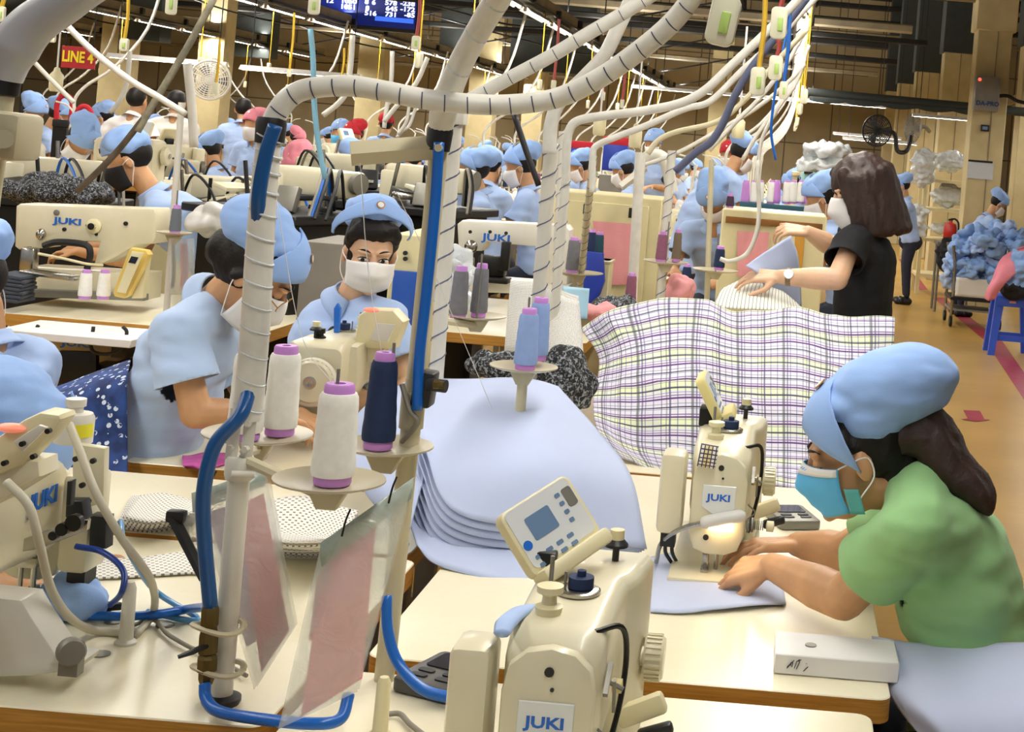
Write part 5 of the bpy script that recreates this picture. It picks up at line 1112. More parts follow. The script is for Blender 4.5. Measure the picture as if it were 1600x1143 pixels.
# cabinets
def cabinet(label, quad, d, depth, sheet, door=True, frame_=False):
    t = thing('steel_cabinet', label, 'cabinet', W((quad[0][0] + quad[1][0]) / 2, quad[2][1], d)); a, b_, c_ = W(*quad[0], d), W(*quad[1], d), W(*quad[2], d)
    z0, z1 = .0, a.z; x0, x1 = a.x, b_.x; t.location.z = 0
    MB().box(((x0 + x1) / 2, d + depth / 2, (z0 + z1) / 2), (x1 - x0, depth, z1 - z0), None, .006, 1).build('body', m_cab, t, True)
    if door:
        MB().box(((x0 + x1) / 2 - .02, d - .006, (z0 + z1) / 2), ((x1 - x0) * .84, .012, (z1 - z0) * .94), None, .003, 1).build('door', m_cab, t, True); dr = t.children[-1]
        for f in (.3, .72): MB().box((x0 + (x1 - x0) * f, d - .014, z1 - .08), (.022, .008, .05), None, .002).build('latch', m_dk, dr, True)
    if frame_:
        for zz in (z1 - .05,): 
            MB().box(((x0 + x1) / 2, d - .008, zz), ((x1 - x0) * .92, .012, .03), None, .002).build('rusty_rail', mat('rusty_brass', '8a5a22', .6, .3, var=.2), t, True)
        MB().box((x1 - .12, d - .008, z1 - .25), (.045, .012, .34), None, .002).build('yellow_strip', mat('mustard_paint', 'c08a20', .5), t, True)
    q = [W(*p, d - .03) for p in sheet]; o = MB().grid(12, 14, lambda s, tt: q[0].lerp(q[1], s).lerp(q[3].lerp(q[2], s), tt) + V((0, .008 * noise.noise(V((s * 4, tt * 4, d))), 0))).build('pink_sheet', m_pform, None, True, sharp=0)
    tag(o, label.replace('beige steel cabinet', 'pink printed sheet in plastic on the beige cabinet'), 'paper sheet'); return t
cabinet('beige steel cabinet behind the blue chair', [(867, 297), (1036, 306), (1030, 470)], 7.0, .45, [(926, 345), (992, 350), (985, 444), (940, 445)])
cabinet('beige steel cabinet beside the woman in black', [(1129, 325), (1293, 334), (1290, 470)], 6.6, .4, [(1152, 361), (1202, 363), (1195, 430), (1152, 432)], False, True)
# plum and navy spools between the cabinets
t = stand('spiral wrapped white thread stand between the two cabinets', W(1030, 500, 5.6), [W(1050, 235, 5.6)], .017, [(W(1040, 411, 5.55), .09)], m_polew)
sp('plum and lilac thread spool between the cabinets, left of two', 1032, 410, 361, 5.5, m_thm, .022); sp('brown thread spool between the cabinets, right of two', 1056, 409, 358, 5.6, mat('taupe_thread', '7a6a58', .7), .019)
t = stand('thin thread stand in front of the cabinet beside the woman in black', W(1108, 470, 6.2), [W(1112, 250, 6.2)], .012, [(W(1118, 424, 6.1), .10)], bands=False)
sp('navy thread spool left of the cabinet beside the woman in black', 1123, 422, 384, 6.0, m_thn, .024); sp('dark navy thread spool set low between the cabinets', 1072, 440, 412, 6.1, m_thn, .022)
sp('purple thread spool on top of the cabinet beside the woman in black', 1140, 326, 302, 6.7, mat('deep_purple_thread', '3a2440', .7), .02)

hose('grey curved vacuum hose hanging before the cabinet beside the woman in black', [(1183, 250, 5.6), (1186, 330, 5.6), (1180, 370, 5.6), (1165, 398, 5.6), (1140, 408, 5.6), (1125, 404, 5.6)], .009, m_tube, 'vacuum_hose')
bundle('pink tulle bundle between the plum spools and the plaid cloth', W(1062, 455, 5.7), (.06, .08, .06), m_papert, .03)
bundle('pink and white trim bundle left of the plaid cloth', W(935, 487, 5.4), (.06, .08, .03), m_papert, .03)
bundle('dark speckled trim bundle left of the plaid cloth', W(960, 478, 5.5), (.08, .08, .03), m_lace, .03)
bundle('clear plastic wrap heap beside the square headed stand', W(706, 440, 4.6), (.07, .08, .10), m_bagw, .05, 'plastic_wrap', 'plastic wrap', 18)
# cabinet, blue panel behind the woman looking up
t = thing('grey_cabinet', 'grey brown box cabinet behind the woman looking up', 'cabinet', W(505, 430, 5.2)); t.location.z = 0
a = W(472, 376, 5.2); c = W(548, 376, 5.2); MB().box(((a.x + c.x) / 2, 5.4, a.z / 2), (c.x - a.x, .4, a.z), None, .006).build('body', mat('taupe_metal', '7c756a', .5), t, True)
t = thing('beige_unit', 'beige machine cabinet with blue panel right of the woman looking up', 'cabinet', W(635, 500, 5.0)); t.location.z = 0
a = W(612, 365, 5.0); c = W(664, 365, 5.0); MB().box(((a.x + c.x) / 2, 5.2, a.z / 2), (c.x - a.x, .4, a.z), None, .006).build('body', m_cab, t, True)
p = W(632, 465, 4.99); MB().box(p, (.09, .02, .19), None, .004).build('blue_panel', mat('royal_blue_panel', '1f4fa8', .4), t, True)
for y in (395, 404): c = W(634, y, 4.99); MB().cyl(c, c + V((0, -.01, 0)), .008).build('screw_hole', m_blk, t, True)
# ================================================================ overhead: lamps, trays, conduits, switches
def lampfix():
    t = thing('fluorescent_lamp', 'white fluorescent strip lamp', 'lamp', (0, 0, 0))
    MB().prism([(-.06, 0), (-.02, .045), (.02, .045), (.06, 0), (.05, 0), (.015, .035), (-.015, .035), (-.05, 0)], 1.18, Matrix.Rotation(PI / 2, 4, 'X')).build('reflector', m_refl, t)
    MB().tube([(0, -.57, .012), (0, .57, .012)], .014, 8).build('lamp_tube', m_tubeglow, t)
    for s in (-1, 1): MB().box((0, s * .58, .015), (.03, .02, .04)).build('end_socket', m_cream, t)
    return t
L0 = lampfix(); first = True
rowlab = ['fluorescent strip lamp in the row straight above the aisle side tables', 'fluorescent strip lamp in the row above the middle of the near tables', 'fluorescent strip lamp in the row left of the hanging score screen', 'fluorescent strip lamp in a far row on the left of the hall', 'fluorescent strip lamp in the farthest left row of the hall']
for i, rx in enumerate(ROWX):
    n = (18, 18, 18, 14, 12)[i]; y0 = (3.2, 3.2, 4.0, 7, 9)[i]
    for k in range(n):
        y = y0 + k * 1.42; x = rx; zz = LAMPZ + .03
        if first: o = L0; first = False; o.location = (x, y, zz)
        else: o = dup(L0, (x, y, zz))
        o['label'] = rowlab[i]; o['group'] = 'lamps: ' + rowlab[i][29:]
    t = thing('cable_tray', ['beige cable tray above the lamp row over the aisle side tables', 'beige cable tray above the lamp row over the middle of the near tables', 'beige cable tray beside the hanging score screen', 'beige cable tray over the left of the hall', 'beige cable tray over the far left of the hall'][i], 'cable tray', (rx, y0 + n * .7, LAMPZ + .11))
    Ln = n * 1.42; MB().box((0, 0, .06), (.10, Ln, .12), None, .006, 1).build('tray', m_beam, t); MB().box((0, 0, .0), (.16, Ln, .02)).build('dark_rail', m_dk, t)
    for k in range(n * 2):
        MB().box((.075 if k % 2 else -.075, -Ln / 2 + .4 + k * .7, .02 + .02 * (k % 3)), (.05, .07, .09), None, .006, 1).build('socket', m_blk, t)
    for k in range(0, n, 2): MB().cyl((0, -Ln / 2 + .5 + k * 1.42, .12), (0, -Ln / 2 + .5 + k * 1.42, 2.2), .008, seg=5).build('hanger_rod', m_dk, t)
for k in range(12): dup(L0, (3.6, 3.6 + k * 2.1, LAMPZ + .03), 0, 'added unseen fluorescent strip lamp in the row over the right side of the aisle', 'added unseen lamps over the aisle')  # fixtures added to house the fill lights out of view
t = thing('cable_tray', 'beige cable tray above the added unseen lamp row over the aisle', 'cable tray', (3.6, 15.5, LAMPZ + .11)); MB().box((0, 0, .06), (.10, 26, .12), None, .006, 1).build('tray', m_beam, t)
for k in range(6): MB().cyl((0, -12 + k * 4.8, .12), (0, -12 + k * 4.8, 3.5), .008, seg=5).build('hanger_rod', m_dk, t)
# lamps on the aisle and far cross lamps
L1 = copy_tree(L0); L1_used = []
def hang(loc, rz, label, group):
    if not L1_used: L1_used.append(1); o = L1; o.location = loc; o.rotation_euler = (0, 0, rz); o['label'] = label; o['group'] = group; return o
    return dup(L1, loc, rz, label, group)
for s in (-1, 1): MB().cyl((0, s * .5, .03), (0, s * .5, 3.9), .006, seg=5).build('hanger_rod', m_dk, L1)
for k, (px, py, d) in enumerate(((1492, 187, 19.5), (1355, 214, 24), (1375, 222, 22))):
    hang(W(px, py, d), PI / 2, ('short fluorescent lamp beside the aisle column', 'far fluorescent lamp under the back wall, upper', 'far fluorescent lamp under the back wall, lower')[k], 'aisle lamps')
for k in range(3):
    hang(W(1050 + k * 136, 142 + k * 11, 20.5), PI / 2, 'fluorescent lamp in the bright cross row right of the conduits', 'lamps of the bright cross row')
for k in range(2):
    hang(W(262 + k * 208, 97 + k * 19, 13.5), R(90 - 4), 'fluorescent lamp in the slanting row right of the red line sign', 'lamps right of the red sign')
# nearer conduits: the big white hoses
hose('thick white conduit arching from the left stand across the view', [(425, 205, 2.07), (428, 188, 2.07), (437, 170, 2.07), (455, 150, 2.07), (485, 138, 2.07), (545, 134, 2.07), (600, 142, 2.07), (660, 154, 2.08), (730, 162, 2.1), (800, 163, 2.12), (870, 153, 2.13), (935, 123, 2.12), (1000, 78, 2.1), (1050, 35, 2.08), (1085, -10, 2.06), (1110, -60, 2.05)], [.0165, .0160, .0155, .0155, .0155, .0155], m_tube, 'conduit', 'conduit', 8, 16, bands=(.032, m_wrap))
hose('thick white conduit rising from the centre stand', [(688, 225, 2.19), (690, 190, 2.18), (700, 150, 2.15), (722, 95, 2.1), (755, 35, 2.05), (785, -15, 2.0), (810, -70, 1.95)], [.0145, .021, .019, .018, .019, .020], m_tube, 'conduit', 'conduit', 8, 16, bands=(.075, m_bagw))
q = W(688, 205, 2.185); mb = MB(); mb.lathe([(.019, -.03), (.020, 0), (.018, .012)], Matrix.Translation(q) @ Matrix.Rotation(R(4), 4, 'Y'), 16); mb.build('end_cap', m_blk, S2, True)
hose('slimmer white conduit passing behind the arched one toward the upper right', [(725, 160, 3.3), (745, 150, 3.3), (800, 120, 3.3), (860, 88, 3.3), (920, 52, 3.3), (975, 20, 3.3), (1030, -15, 3.3), (1100, -60, 3.3)], .0165, m_tube, 'conduit', 'conduit', 8, 12, bands=(.06, m_wrap))
hose('white conduit bending up from the pole right of centre', [(858, 240, 3.5), (862, 190, 3.5), (878, 155, 3.5), (915, 118, 3.5), (945, 85, 3.5), (965, 45, 3.5), (983, 5, 3.5), (1000, -45, 3.5)], [.018, .017, .018, .018], m_tube, 'conduit', 'conduit', 8, 12)
hose('long white conduit sweeping from a pole up to the right lamp row', [(884, 290, 4.2), (885, 235, 4.2), (890, 203, 4.2), (905, 188, 4.2), (950, 180, 4.2), (1000, 174, 4.2), (1060, 162, 4.2), (1100, 142, 4.2), (1140, 105, 4.2), (1190, 58, 4.2), (1230, 18, 4.2), (1265, -20, 4.2)], .0135, m_tube, 'conduit', 'conduit', 8, 10)
hose('second white conduit sweeping below the long one to the lamp row', [(926, 300, 5), (926, 245, 5), (932, 228, 5), (960, 215, 5), (1010, 196, 5), (1070, 170, 5), (1110, 158, 5), (1160, 110, 5), (1215, 60, 5), (1262, 10, 5), (1290, -20, 5)], .012, m_tube, 'conduit', 'conduit', 8, 8)
hose('beige slack conduit dipping to the far poles', [(1012, 240, 5.6), (1030, 218, 5.6), (1060, 205, 5.6), (1120, 190, 5.6), (1165, 155, 5.6), (1210, 100, 5.6), (1262, 45, 5.6)], .011, m_pole, 'conduit', 'conduit', 8, 8)
hose('dark grey translucent conduit with a bend before the far workers', [(1055, 268, 4.4), (1085, 240, 4.4), (1110, 222, 4.4), (1128, 195, 4.4), (1148, 150, 4.4), (1175, 105, 4.4), (1215, 55, 4.4), (1262, -5, 4.4)], .0125, m_wrap, 'conduit', 'conduit', 8, 8)
for k, (lab, pts, d, r) in enumerate((('thin pale conduit, first left of the right lamp row', [(1108, 235), (1150, 190), (1190, 150), (1235, 90), (1262, 40)], 6, .010), ('thin pale conduit, second left of the right lamp row', [(1160, 250), (1190, 200), (1222, 160), (1250, 110), (1264, 70)], 7, .010), ('thin pale conduit rising steeply beside the right lamp row', [(1182, 285), (1190, 220), (1215, 170), (1244, 130), (1258, 90)], 6.5, .009), ('thin pale conduit bending to the pole of the near cabinet', [(1000, 260), (1060, 238), (1120, 205), (1180, 170), (1230, 130), (1258, 100)], 6.5, .010))):
    hose(lab, [(x, y, d) for x, y in pts], r, m_tube, 'conduit', 'conduit', 6, 8)
# poles below them
stand('wrapped white pole under the conduit right of centre', W(842, 455, 3.9), [W(862, 225, 3.55)], .018, [], m_polew)
stand('pale pole under the long white conduit', W(872, 420, 4.3), [W(884, 282, 4.2)], .014, [], m_polew)
stand('pale pole with side arm left of the near cabinet', W(905, 445, 6.4), [W(927, 245, 5.2)], .014, [], m_pole)
stand('plain white pole before the near cabinet', W(988, 480, 6.0), [W(1001, 238, 6.0)], .022, [], m_tube, bands=False)
t = thing('corner_bracket', 'white angled arm with a bent pipe behind the near cabinet', 'bracket', W(1020, 310, 6.6))
mb = MB(); mb.tube([W(1000, 258, 6.6), W(1012, 245, 6.6), W(1030, 243, 6.6), W(1042, 258, 6.6), W(1050, 300, 6.6)], .03, 10, 6); world_part(mb, 'bent_pipe', m_polew, t)
mb = MB(); mb.tube([W(970, 292, 6.5), W(1008, 262, 6.55)], .02, 4); world_part(mb, 'arm', m_polew, t)
# foreground stand at the left edge
bx_ = T(5, 300, TZ); t = thing('thread_stand', 'blurred cream thread stand at the very left edge with a thick grey conduit', 'thread stand', V((-.613, 1.1, TZ)))
mb = MB(); mb.cyl(V((-.66, 1.1, TZ)), W(4, 150, 1.1), .0085, seg=16); world_part(mb, 'pole', m_pole, t)
mb = MB(); mb.box(W(14, 212, 1.08), (.034, .04, .036), (0, R(2), 0), .005); mb.cyl(W(6, 217, 1.055), W(6, 217, 1.03), .007); world_part(mb, 'clamp_block', m_pole, t)
mb = MB(); mb.tube([W(4, 148, 1.1), W(8, 108, 1.1)], [.0115, .013], 14); world_part(mb, 'end_cap', m_blk, t)
mb = MB(); mb.tube([W(8, 125, 1.1), W(18, 85, 1.1), (W(48, 42, 1.1)), W(95, 8, 1.1), W(150, -30, 1.1), W(220, -60, 1.1)], [.0125, .0185, .0165, .016, .016], 16, 8); world_part(mb, 'conduit', mat('grey_blue_conduit', 'd4d6dc', .4), t)
# pull switches
def pull(label, px, py, d, w, h, cordm, cpy=None, rocker=True, group=None, rr=0, cx=None):
    t = thing('pull_switch', label, 'switch', W(px, py, d), 0, group); s = d / F
    mb = MB(); mb.prism(rrect(w * s, h * s, min(w, h) * s * .3), w * s * .55, Matrix.Rotation(PI / 2, 4, 'X'), w * s * .08); mb.build('switch_body', m_switch, t)
    if rocker: MB().prism(rrect(w * s * .32, h * s * .42, w * s * .05), w * s * .2, Matrix.Translation((w * s * .08, -w * s * .27, -h * s * .05)) @ Matrix.Rotation(PI / 2, 4, 'X'), .001).build('rocker', m_rocker, t)
    t.rotation_euler = (0, rr, .0)
    top = W((cx if cx is not None else px + (py - (cpy if cpy is not None else 0)) * .084), cpy if cpy is not None else -40, d)
    q = t.location + V((0, 0, h * s * .45)); mb = MB(); mb.tube([q, q.lerp(top, .5) + V((.004, 0, 0)), top], .0032 if d < 3 else .006 if d < 8 else .008, 6, 4); world_part(mb, 'cord', cordm, t); return t
pull('large white pull switch with green rocker hanging nearest the camera', 1130, 32, 1.5, 46, 80, m_white, -60, True, rr=R(8))
for lab, px, py, d, w, h, c, cp in (
    ('ivory pull switch on a yellow cord above the conduits', 1184, 127, 3.2, 24, 44, m_ycord, -20), ('ivory pull switch on a red cord beside the lamp row, upper', 1217, 36, 3.0, 26, 50, m_rcord, -20),
    ('ivory pull switch on a red cord beside the lamp row, lower', 1212, 106, 3.6, 22, 38, m_rcord, 60), ('small ivory pull switch with green rocker at the lamp row', 1224, 141, 4.2, 13, 28, m_hose2, 20),
    ('ivory pull switch at the top left beside the lamp row', 268, 5, 4.0, 16, 36, m_ycord, -30), ('ivory pull switch at the top centre left of the score screen', 491, 8, 4.2, 17, 30, m_white, -30),
    ('pale pink pull switch on a yellow cord above the worker in a black mask', 194, 70, 4.6, 13, 20, m_ycord, -10), ('ivory pull switch on a red cord right of the score screen', 650, 67, 4.8, 13, 22, m_rcord, -10),
    ('ivory pull switch at the top left corner', 2, 22, 4, 12, 24, m_ycord, -20), ('small ivory pull switch above the arched conduit', 534, 122, 7, 8, 11, m_ycord, 75),
    ('small ivory pull switch left of the blue pipe', 452, 114, 7, 7, 12, m_ycord, 20), ('small ivory pull switch far right of centre', 865, 132, 8, 8, 14, m_rcord, 30),
    ('ivory pull switch far behind the long conduit', 942, 150, 9, 7, 14, m_rcord, 60), ('ivory pull switch above the cabinets', 972, 162, 9, 6, 14, m_rcord, 100), ('ivory hanging switch above the fan on the left', 337, 138, 8, 10, 18, m_ycord, 60)):
    pull(lab, px, py, d, w, h, c, cp, d < 5)
# hanging white feeder boxes
for lab, px, py, d in (('cream oil bottle hanging over the far tables', 937, 194, 8), ('pale oil bottle hanging over the far tables, lower', 993, 213, 9), ('white oil bottle hanging right of the conduits', 1154, 198, 7), ('white round fan guard hanging at the far left', 88, 125, 9)):
    t = thing('hanging_bottle', lab, 'bottle', W(px, py, d)); s = d / F; MB().lathe([(8 * s, -18 * s), (10 * s, -14 * s), (10 * s, 8 * s), (5 * s, 14 * s), (4 * s, 19 * s), (1 * s, 20 * s)], None, 14).build('bottle', m_cream, t); mb = MB(); mb.cyl(t.location + V((0, 0, 18 * s)), t.location + V((0, 0, .5)), .006, seg=5); world_part(mb, 'cord', m_white, t)
# slack wires and struts
wires = [('white conduit drooping from the top left across the red sign', [(90, 25), (143, 78), (200, 123), (245, 150), (290, 178)], 5.2, .012, m_tube), ('thin pale diagonal conduit at the far left', [(42, 85), (80, 125), (115, 160)], 6, .010, m_tube),
    ('white hanging conduit above the worker in white', [(203, 80), (198, 130), (185, 160), (172, 176)], 8, .014, m_tube), ('pale blue vertical air pipe left of the arched conduit', [(485, 45), (489, 90), (491, 160), (497, 220), (508, 280)], 5.5, .011, mat('light_blue_pipe', '7fb4cc', .35)),
    ('white conduit hanging under the lamp row, left of the score screen', [(551, 55), (548, 100), (542, 140), (530, 160), (505, 180)], 6, .012, m_tube), ('white conduit crossing under the lamp row, right one', [(668, 90), (650, 130), (620, 165), (600, 190)], 7, .012, m_tube), ('white conduit hanging under the lamp row, middle one', [(613, 80), (611, 130), (604, 170), (600, 200)], 7.5, .012, m_tube),
    ('white drooping conduit far behind the arm of the centre stand', [(640, 160), (635, 190), (622, 210)], 8, .010, m_tube), ('looping white conduit far behind the centre stand', [(652, 160), (640, 195), (628, 205), (620, 215)], 9, .010, m_tube)]
for lab, pts, d, r, m in wires: hose(lab, [(x, y, d) for x, y in pts], r, m, 'conduit', 'conduit', 6, 8)
hose('long dark bamboo pole leaning across the upper left', [(334, -2, 6.0), (295, 70, 6.0), (235, 170, 6.0), (215, 205, 6.0)], .016, mat('weathered_pole', '8a8470', .7, var=.2, scale=20), 'leaning_pole', 'pole', 4, 8)
hose('dark lower length of the leaning pole beside the man in the black mask', [(232, 175, 6.0), (180, 240, 6.0), (120, 300, 6.0)], .014, mat('dark_weathered_pole', '57493a', .7, var=.2, scale=20), 'leaning_pole', 'pole', 4, 8)
hose('white upright pole far left of centre', [(293, 100, 9), (300, 170, 9), (303, 230, 9)], .03, m_polew, 'upright_pole', 'pole', 4, 8)
hose('black slanting rod beside the far poles', [(802, 175, 5.5), (822, 235, 5.5), (842, 290, 5.5)], .012, m_blk, 'slanting_rod', 'rod', 4, 8)
# score screen and line sign
t = thing('score_screen', 'dark blue score screen with white number rows hanging from the roof', 'screen', W(580, 10, 17.5)); dS = 17.5; s = dS / F
q0, q1 = W(500, -45, dS), W(651, 40, dS); MB().box(((q0.x + q1.x) / 2, dS + .06, (q0.z + q1.z) / 2 - .02), (q1.x - q0.x + .06, .1, 85 * s + .06), None, .01).build('case', m_blk, t, True)
scr = mat('screen_blue', '101f6a', .3, var=.05, emit=.5); MB().box(((q0.x + q1.x) / 2, dS, (q0.z + q1.z) / 2 - .02), (q1.x - q0.x - .04, .02, 80 * s)).build('display', scr, t, True)
wt = mat('screen_white', 'e6eaff', .4, var=0, emit=1.2); MB().box(W(616, 31, dS - .02), (60 * s, .01, 7 * s)).build('blue_bar', mat('screen_bar', '3a6ae0', .4, var=0, emit=1), t, True)
mb = MB()
for txt, px, py in (('1050', 545, 2), ('8', 573, 3), ('6', 584, 4), ('578', 611, 5), ('-238', 637, 6), ('1051', 544, 11), ('8', 574, 13), ('645', 612, 14), ('-172', 637, 15), ('516', 579, 21), ('731', 611, 23), ('-85', 640, 24), ('12', 515, 1)):
    mb.text(txt, Mtx(W(px, py, dS - .02), 0), 7.2 * s, 1.25)
mb.build('number_rows', wt, t, True, sharp=0)
t = thing('line_sign', 'red hanging sign with yellow LINE 4 lettering', 'sign', W(123, 90, 9.5)); s = 9.5 / F
MB().prism([(-26 * s, -17 * s), (26 * s, -17 * s), (26 * s, 17 * s), (-26 * s, 17 * s)], .02, Matrix.Rotation(PI / 2, 4, 'X') @ Matrix.Rotation(R(1), 4, 'Z'), .002, 1).build('board', m_nsign, t)
MB().text('LINE 4', Matrix.Translation((0, -.013, 0)) @ Matrix.Rotation(PI / 2, 4, 'X') @ Matrix.Scale(1.0, 4), 17 * s, .74).build('lettering', m_ylet, t, sharp=0)
for sx in (-1, 1): MB().cyl((sx * 22 * s, 0, 16 * s), (sx * 22 * s, 0, 1.0), .004, seg=5).build('hanging_wire', m_dk, t)
PIL = []
# aisle columns with ducts above
for k, (x, d) in enumerate(((3.24, 19.0), (2.41, 17.5), (2.41, 21.2), (2.41, 25.9), (2.41, 30.0), (2.41, 33.5))):
    zt = 3.84; mb = MB(); w = .425
    mb.box((x, d, zt / 2), (w, w, zt), None, .01, 1); o = struct(mb, 'wall_column_%d' % (k + 1), m_conc)
    mb = MB(); mb.box((x + .03, d - w / 2 - .003, zt / 2), (.012, .01, zt)); o = struct(mb, 'trim_%d' % (40 + k), m_beam)
    mb = MB(); mb.box((x, d, 4.9), (w + .08, w + .08, 3.0), None, .01, 1); struct(mb, 'trim_%d' % (50 + k), m_duct if k != 1 else m_conc)
for k, (d, z, r_) in enumerate(((13, 3.25, .04), (15, 3.5, .06), (17.5, 3.2, .04), (20, 3.6, .07), (22.5, 3.3, .05), (25, 3.75, .07), (27.5, 3.4, .05), (29, 4.1, .07), (31, 3.6, .05), (31.5, 4.5, .07), (32.5, 4.9, .07), (33, 5.3, .07), (33.5, 3.1, .05), (34, 5.65, .07))):
    mb = MB(); mb.tube([(-23, d, z), (-12, d + .01, z - .03), (-4, d, z), (1.6 if z < 4.4 else 8, d, z)], r_, 5); struct(mb, 'trim_%d' % (80 + k), m_steelbeam if k % 3 else m_beam)
for k in range(16):
    d = 10 + k * 1.5; x = -11 + (k * 37 % 110) / 10; mb = MB(); mb.tube([(x - 2.4, d, 3.4), (x - 1, d + .1, 2.95 + .1 * (k % 3)), (x + .4, d, 3.0), (x + 2.4, d + .2, 3.5)], .014, 5, 6); tag(mb.build('roof_cable', m_blk, None, True), 'slack black cable strung between the roof beams', 'cable', 'slack roof cables')
mb = MB(); mb.cyl(W(1262, 144, 18.3), W(1700, 184, 18.3), .06); struct(mb, 'trim_60', m_duct)
mb = MB(); mb.grid(40, 3, lambda s, t_: W(1265 + 250 * s, 150 + 20 * s, 18.25) + V((0, 0, -t_ * (.05 + .03 * abs(math.sin(s * 14)))))); o = mb.build('pipe_wrap', m_duct, None, True, thick=.01); tag(o, 'dark sagging wrap under the pipe across the aisle', 'pipe wrap')
for k, (px0, px1, py0, py1, d) in enumerate(((205, 258, -60, 62, 22), (372, 427, -60, 88, 24), (690, 738, -60, 78, 24), (798, 928, -60, 108, 26), (0, 60, -60, 30, 22))):
    a, b_ = W(px0, py1, d), W(px1, py1, d); mb = MB(); mb.box(((a.x + b_.x) / 2, d, (a.z + 6.3) / 2), (b_.x - a.x, .4, 6.3 - a.z)); struct(mb, 'trim_%d' % (70 + k), m_duct)
for k, (px0, px1, d) in enumerate(((160, 204, 24), (312, 352, 22), (560, 600, 28), (735, 775, 27), (820, 852, 30), (1110, 1140, 29))):
    a, b_ = W(px0, 150, d), W(px1, 150, d); PIL.append(((a.x + b_.x) / 2, d)); mb = MB(); mb.box(((a.x + b_.x) / 2, d, 3.1), (b_.x - a.x, .4, 6.2)); struct(mb, 'wall_pillar_%d' % (k + 1), m_conc)
# electrical box, notice and small meter on the aisle column
dC = 17.5 - .2125
t = thing('electrical_box', 'grey electrical cabinet with blue lettering on the aisle column', 'electrical box', W(1541, 148, dC - .1)); s = dC / F
MB().box(W(1541, 147, dC - .14), (38 * s, .2, 53 * s), None, .01).build('case', mat('grey_box_enamel', '8c8a82', .4), t, True)
MB().text('DA-PRO', Mtx(W(1543, 162, dC - .245), 0), 7 * s, 1.0).build('lettering', mat('navy_lettering', '2a4a7c', .5, var=0), t, True, sharp=0)
mb = MB(); c = W(1531, 124, dC - .24); mb.ell(c, (.02, .015, .02)); mb.build('red_light', mat('red_led', 'ff5040', .4, var=0, emit=2), t, True)
mb = MB(); mb.tube([W(1558, 150, dC - .12), W(1575, 150, dC - .1), W(1590, 158, dC - .1), W(1620, 165, dC - .1)], .025, 6, 4); world_part(mb, 'cable', m_blk, t)
t = thing('small_meter', 'small black meter on the aisle column under the electrical cabinet', 'meter', W(1539, 200, dC)); MB().box(W(1539, 200, dC - .02), (13 * s, .04, 10 * s), None, .005).build('case', m_blk, t, True); MB().box(W(1539, 200, dC - .042), (8 * s, .006, 5 * s)).build('display', m_lcd, t, True)
t = thing('column_notice', 'white notice sheet in plastic on the aisle column', 'notice', W(1532, 280, dC)); MB().box(W(1532, 266, dC - .01), (40 * s, .012, 27 * s)).build('sheet', m_bagw, t, True); MB().box(W(1532, 252, dC - .015), (38 * s, .012, 3 * s)).build('clip_bar', m_dk, t, True)
# fans
def fan(label, c, yaw, r, m, arm):
    t = thing('wall_fan', label, 'fan', c, yaw); Mx = Matrix.Rotation(PI / 2, 4, 'X')
    mb = MB()
    for k in range(9):
        rr = r * (k + 1) / 9; y = .5 * r * .28 * (1 - (rr / r) ** 2)
        mb.tube([(rr * math.cos(a), -y, rr * math.sin(a)) for a in (2 * PI * j / 28 for j in range(29))], .005 if k < 8 else .012, 4)
    for k in range(20): a = 2 * PI * k / 20; mb.tube([(0, -.14 * r, 0), (r * .6 * math.cos(a), -.1 * r, r * .6 * math.sin(a)), (r * math.cos(a), 0, r * math.sin(a)), (r * .8 * math.cos(a), .16 * r, r * .8 * math.sin(a)), (.2 * r * math.cos(a), .25 * r, .2 * r * math.sin(a))], .004, 4, 3)
    mb.build('guard', m, t)
    for k in range(3):
        a = 2 * PI * k / 3; MB().rings([[(r * f * math.cos(a + da * (1 - f * .3)), (.06 if da > 0 else .02) * r + .02, r * f * math.sin(a + da * (1 - f * .3))) for da in (-.45, -.15, .15, .45)] for f in (.15, .5, .85)], False, False).build('blade', mat('fan_blade_grey', '55555a', .4), t, thick=.006)
    MB().lathe([(.02, -.1 * r), (.16 * r, -.05 * r), (.16 * r, .12 * r), (.02, .14 * r)], Matrix.Rotation(-PI / 2, 4, 'X'), 16).build('hub', m, t); MB().lathe([(.2 * r, 0), (.22 * r, .3 * r), (.1 * r, .5 * r), (.01, .52 * r)], Matrix.Translation((0, .2 * r, 0)) @ Matrix.Rotation(-PI / 2, 4, 'X'), 16).build('motor', m, t)
    mb = MB(); mb.tube(arm, .03, 8, 6); world_part(mb, 'bracket', m, t); return t
fan('black caged wall fan facing left on the aisle column', W(1370, 204, 18), R(-28), .20, m_blk, [W(1385, 205, 18.15), W(1398, 210, 18.2), W(1402, 235, 18.2), W(1415, 237, 18.2), W(1421, 225, 18.4), W(1423, 213, 18.5)])
fan('pale grey wall fan seen from the side near the black fan', W(1426, 200, 20), R(-62), .21, m_grey, [W(1432, 200, 20.1), W(1445, 198, 20.3), W(1452, 205, 20.8)])
fan('white round fan far off under the left lamps', W(328, 125, 13), R(10), .18, m_polew, [W(332, 118, 13.1), W(336, 105, 13.2), W(337, 90, 13.2)])
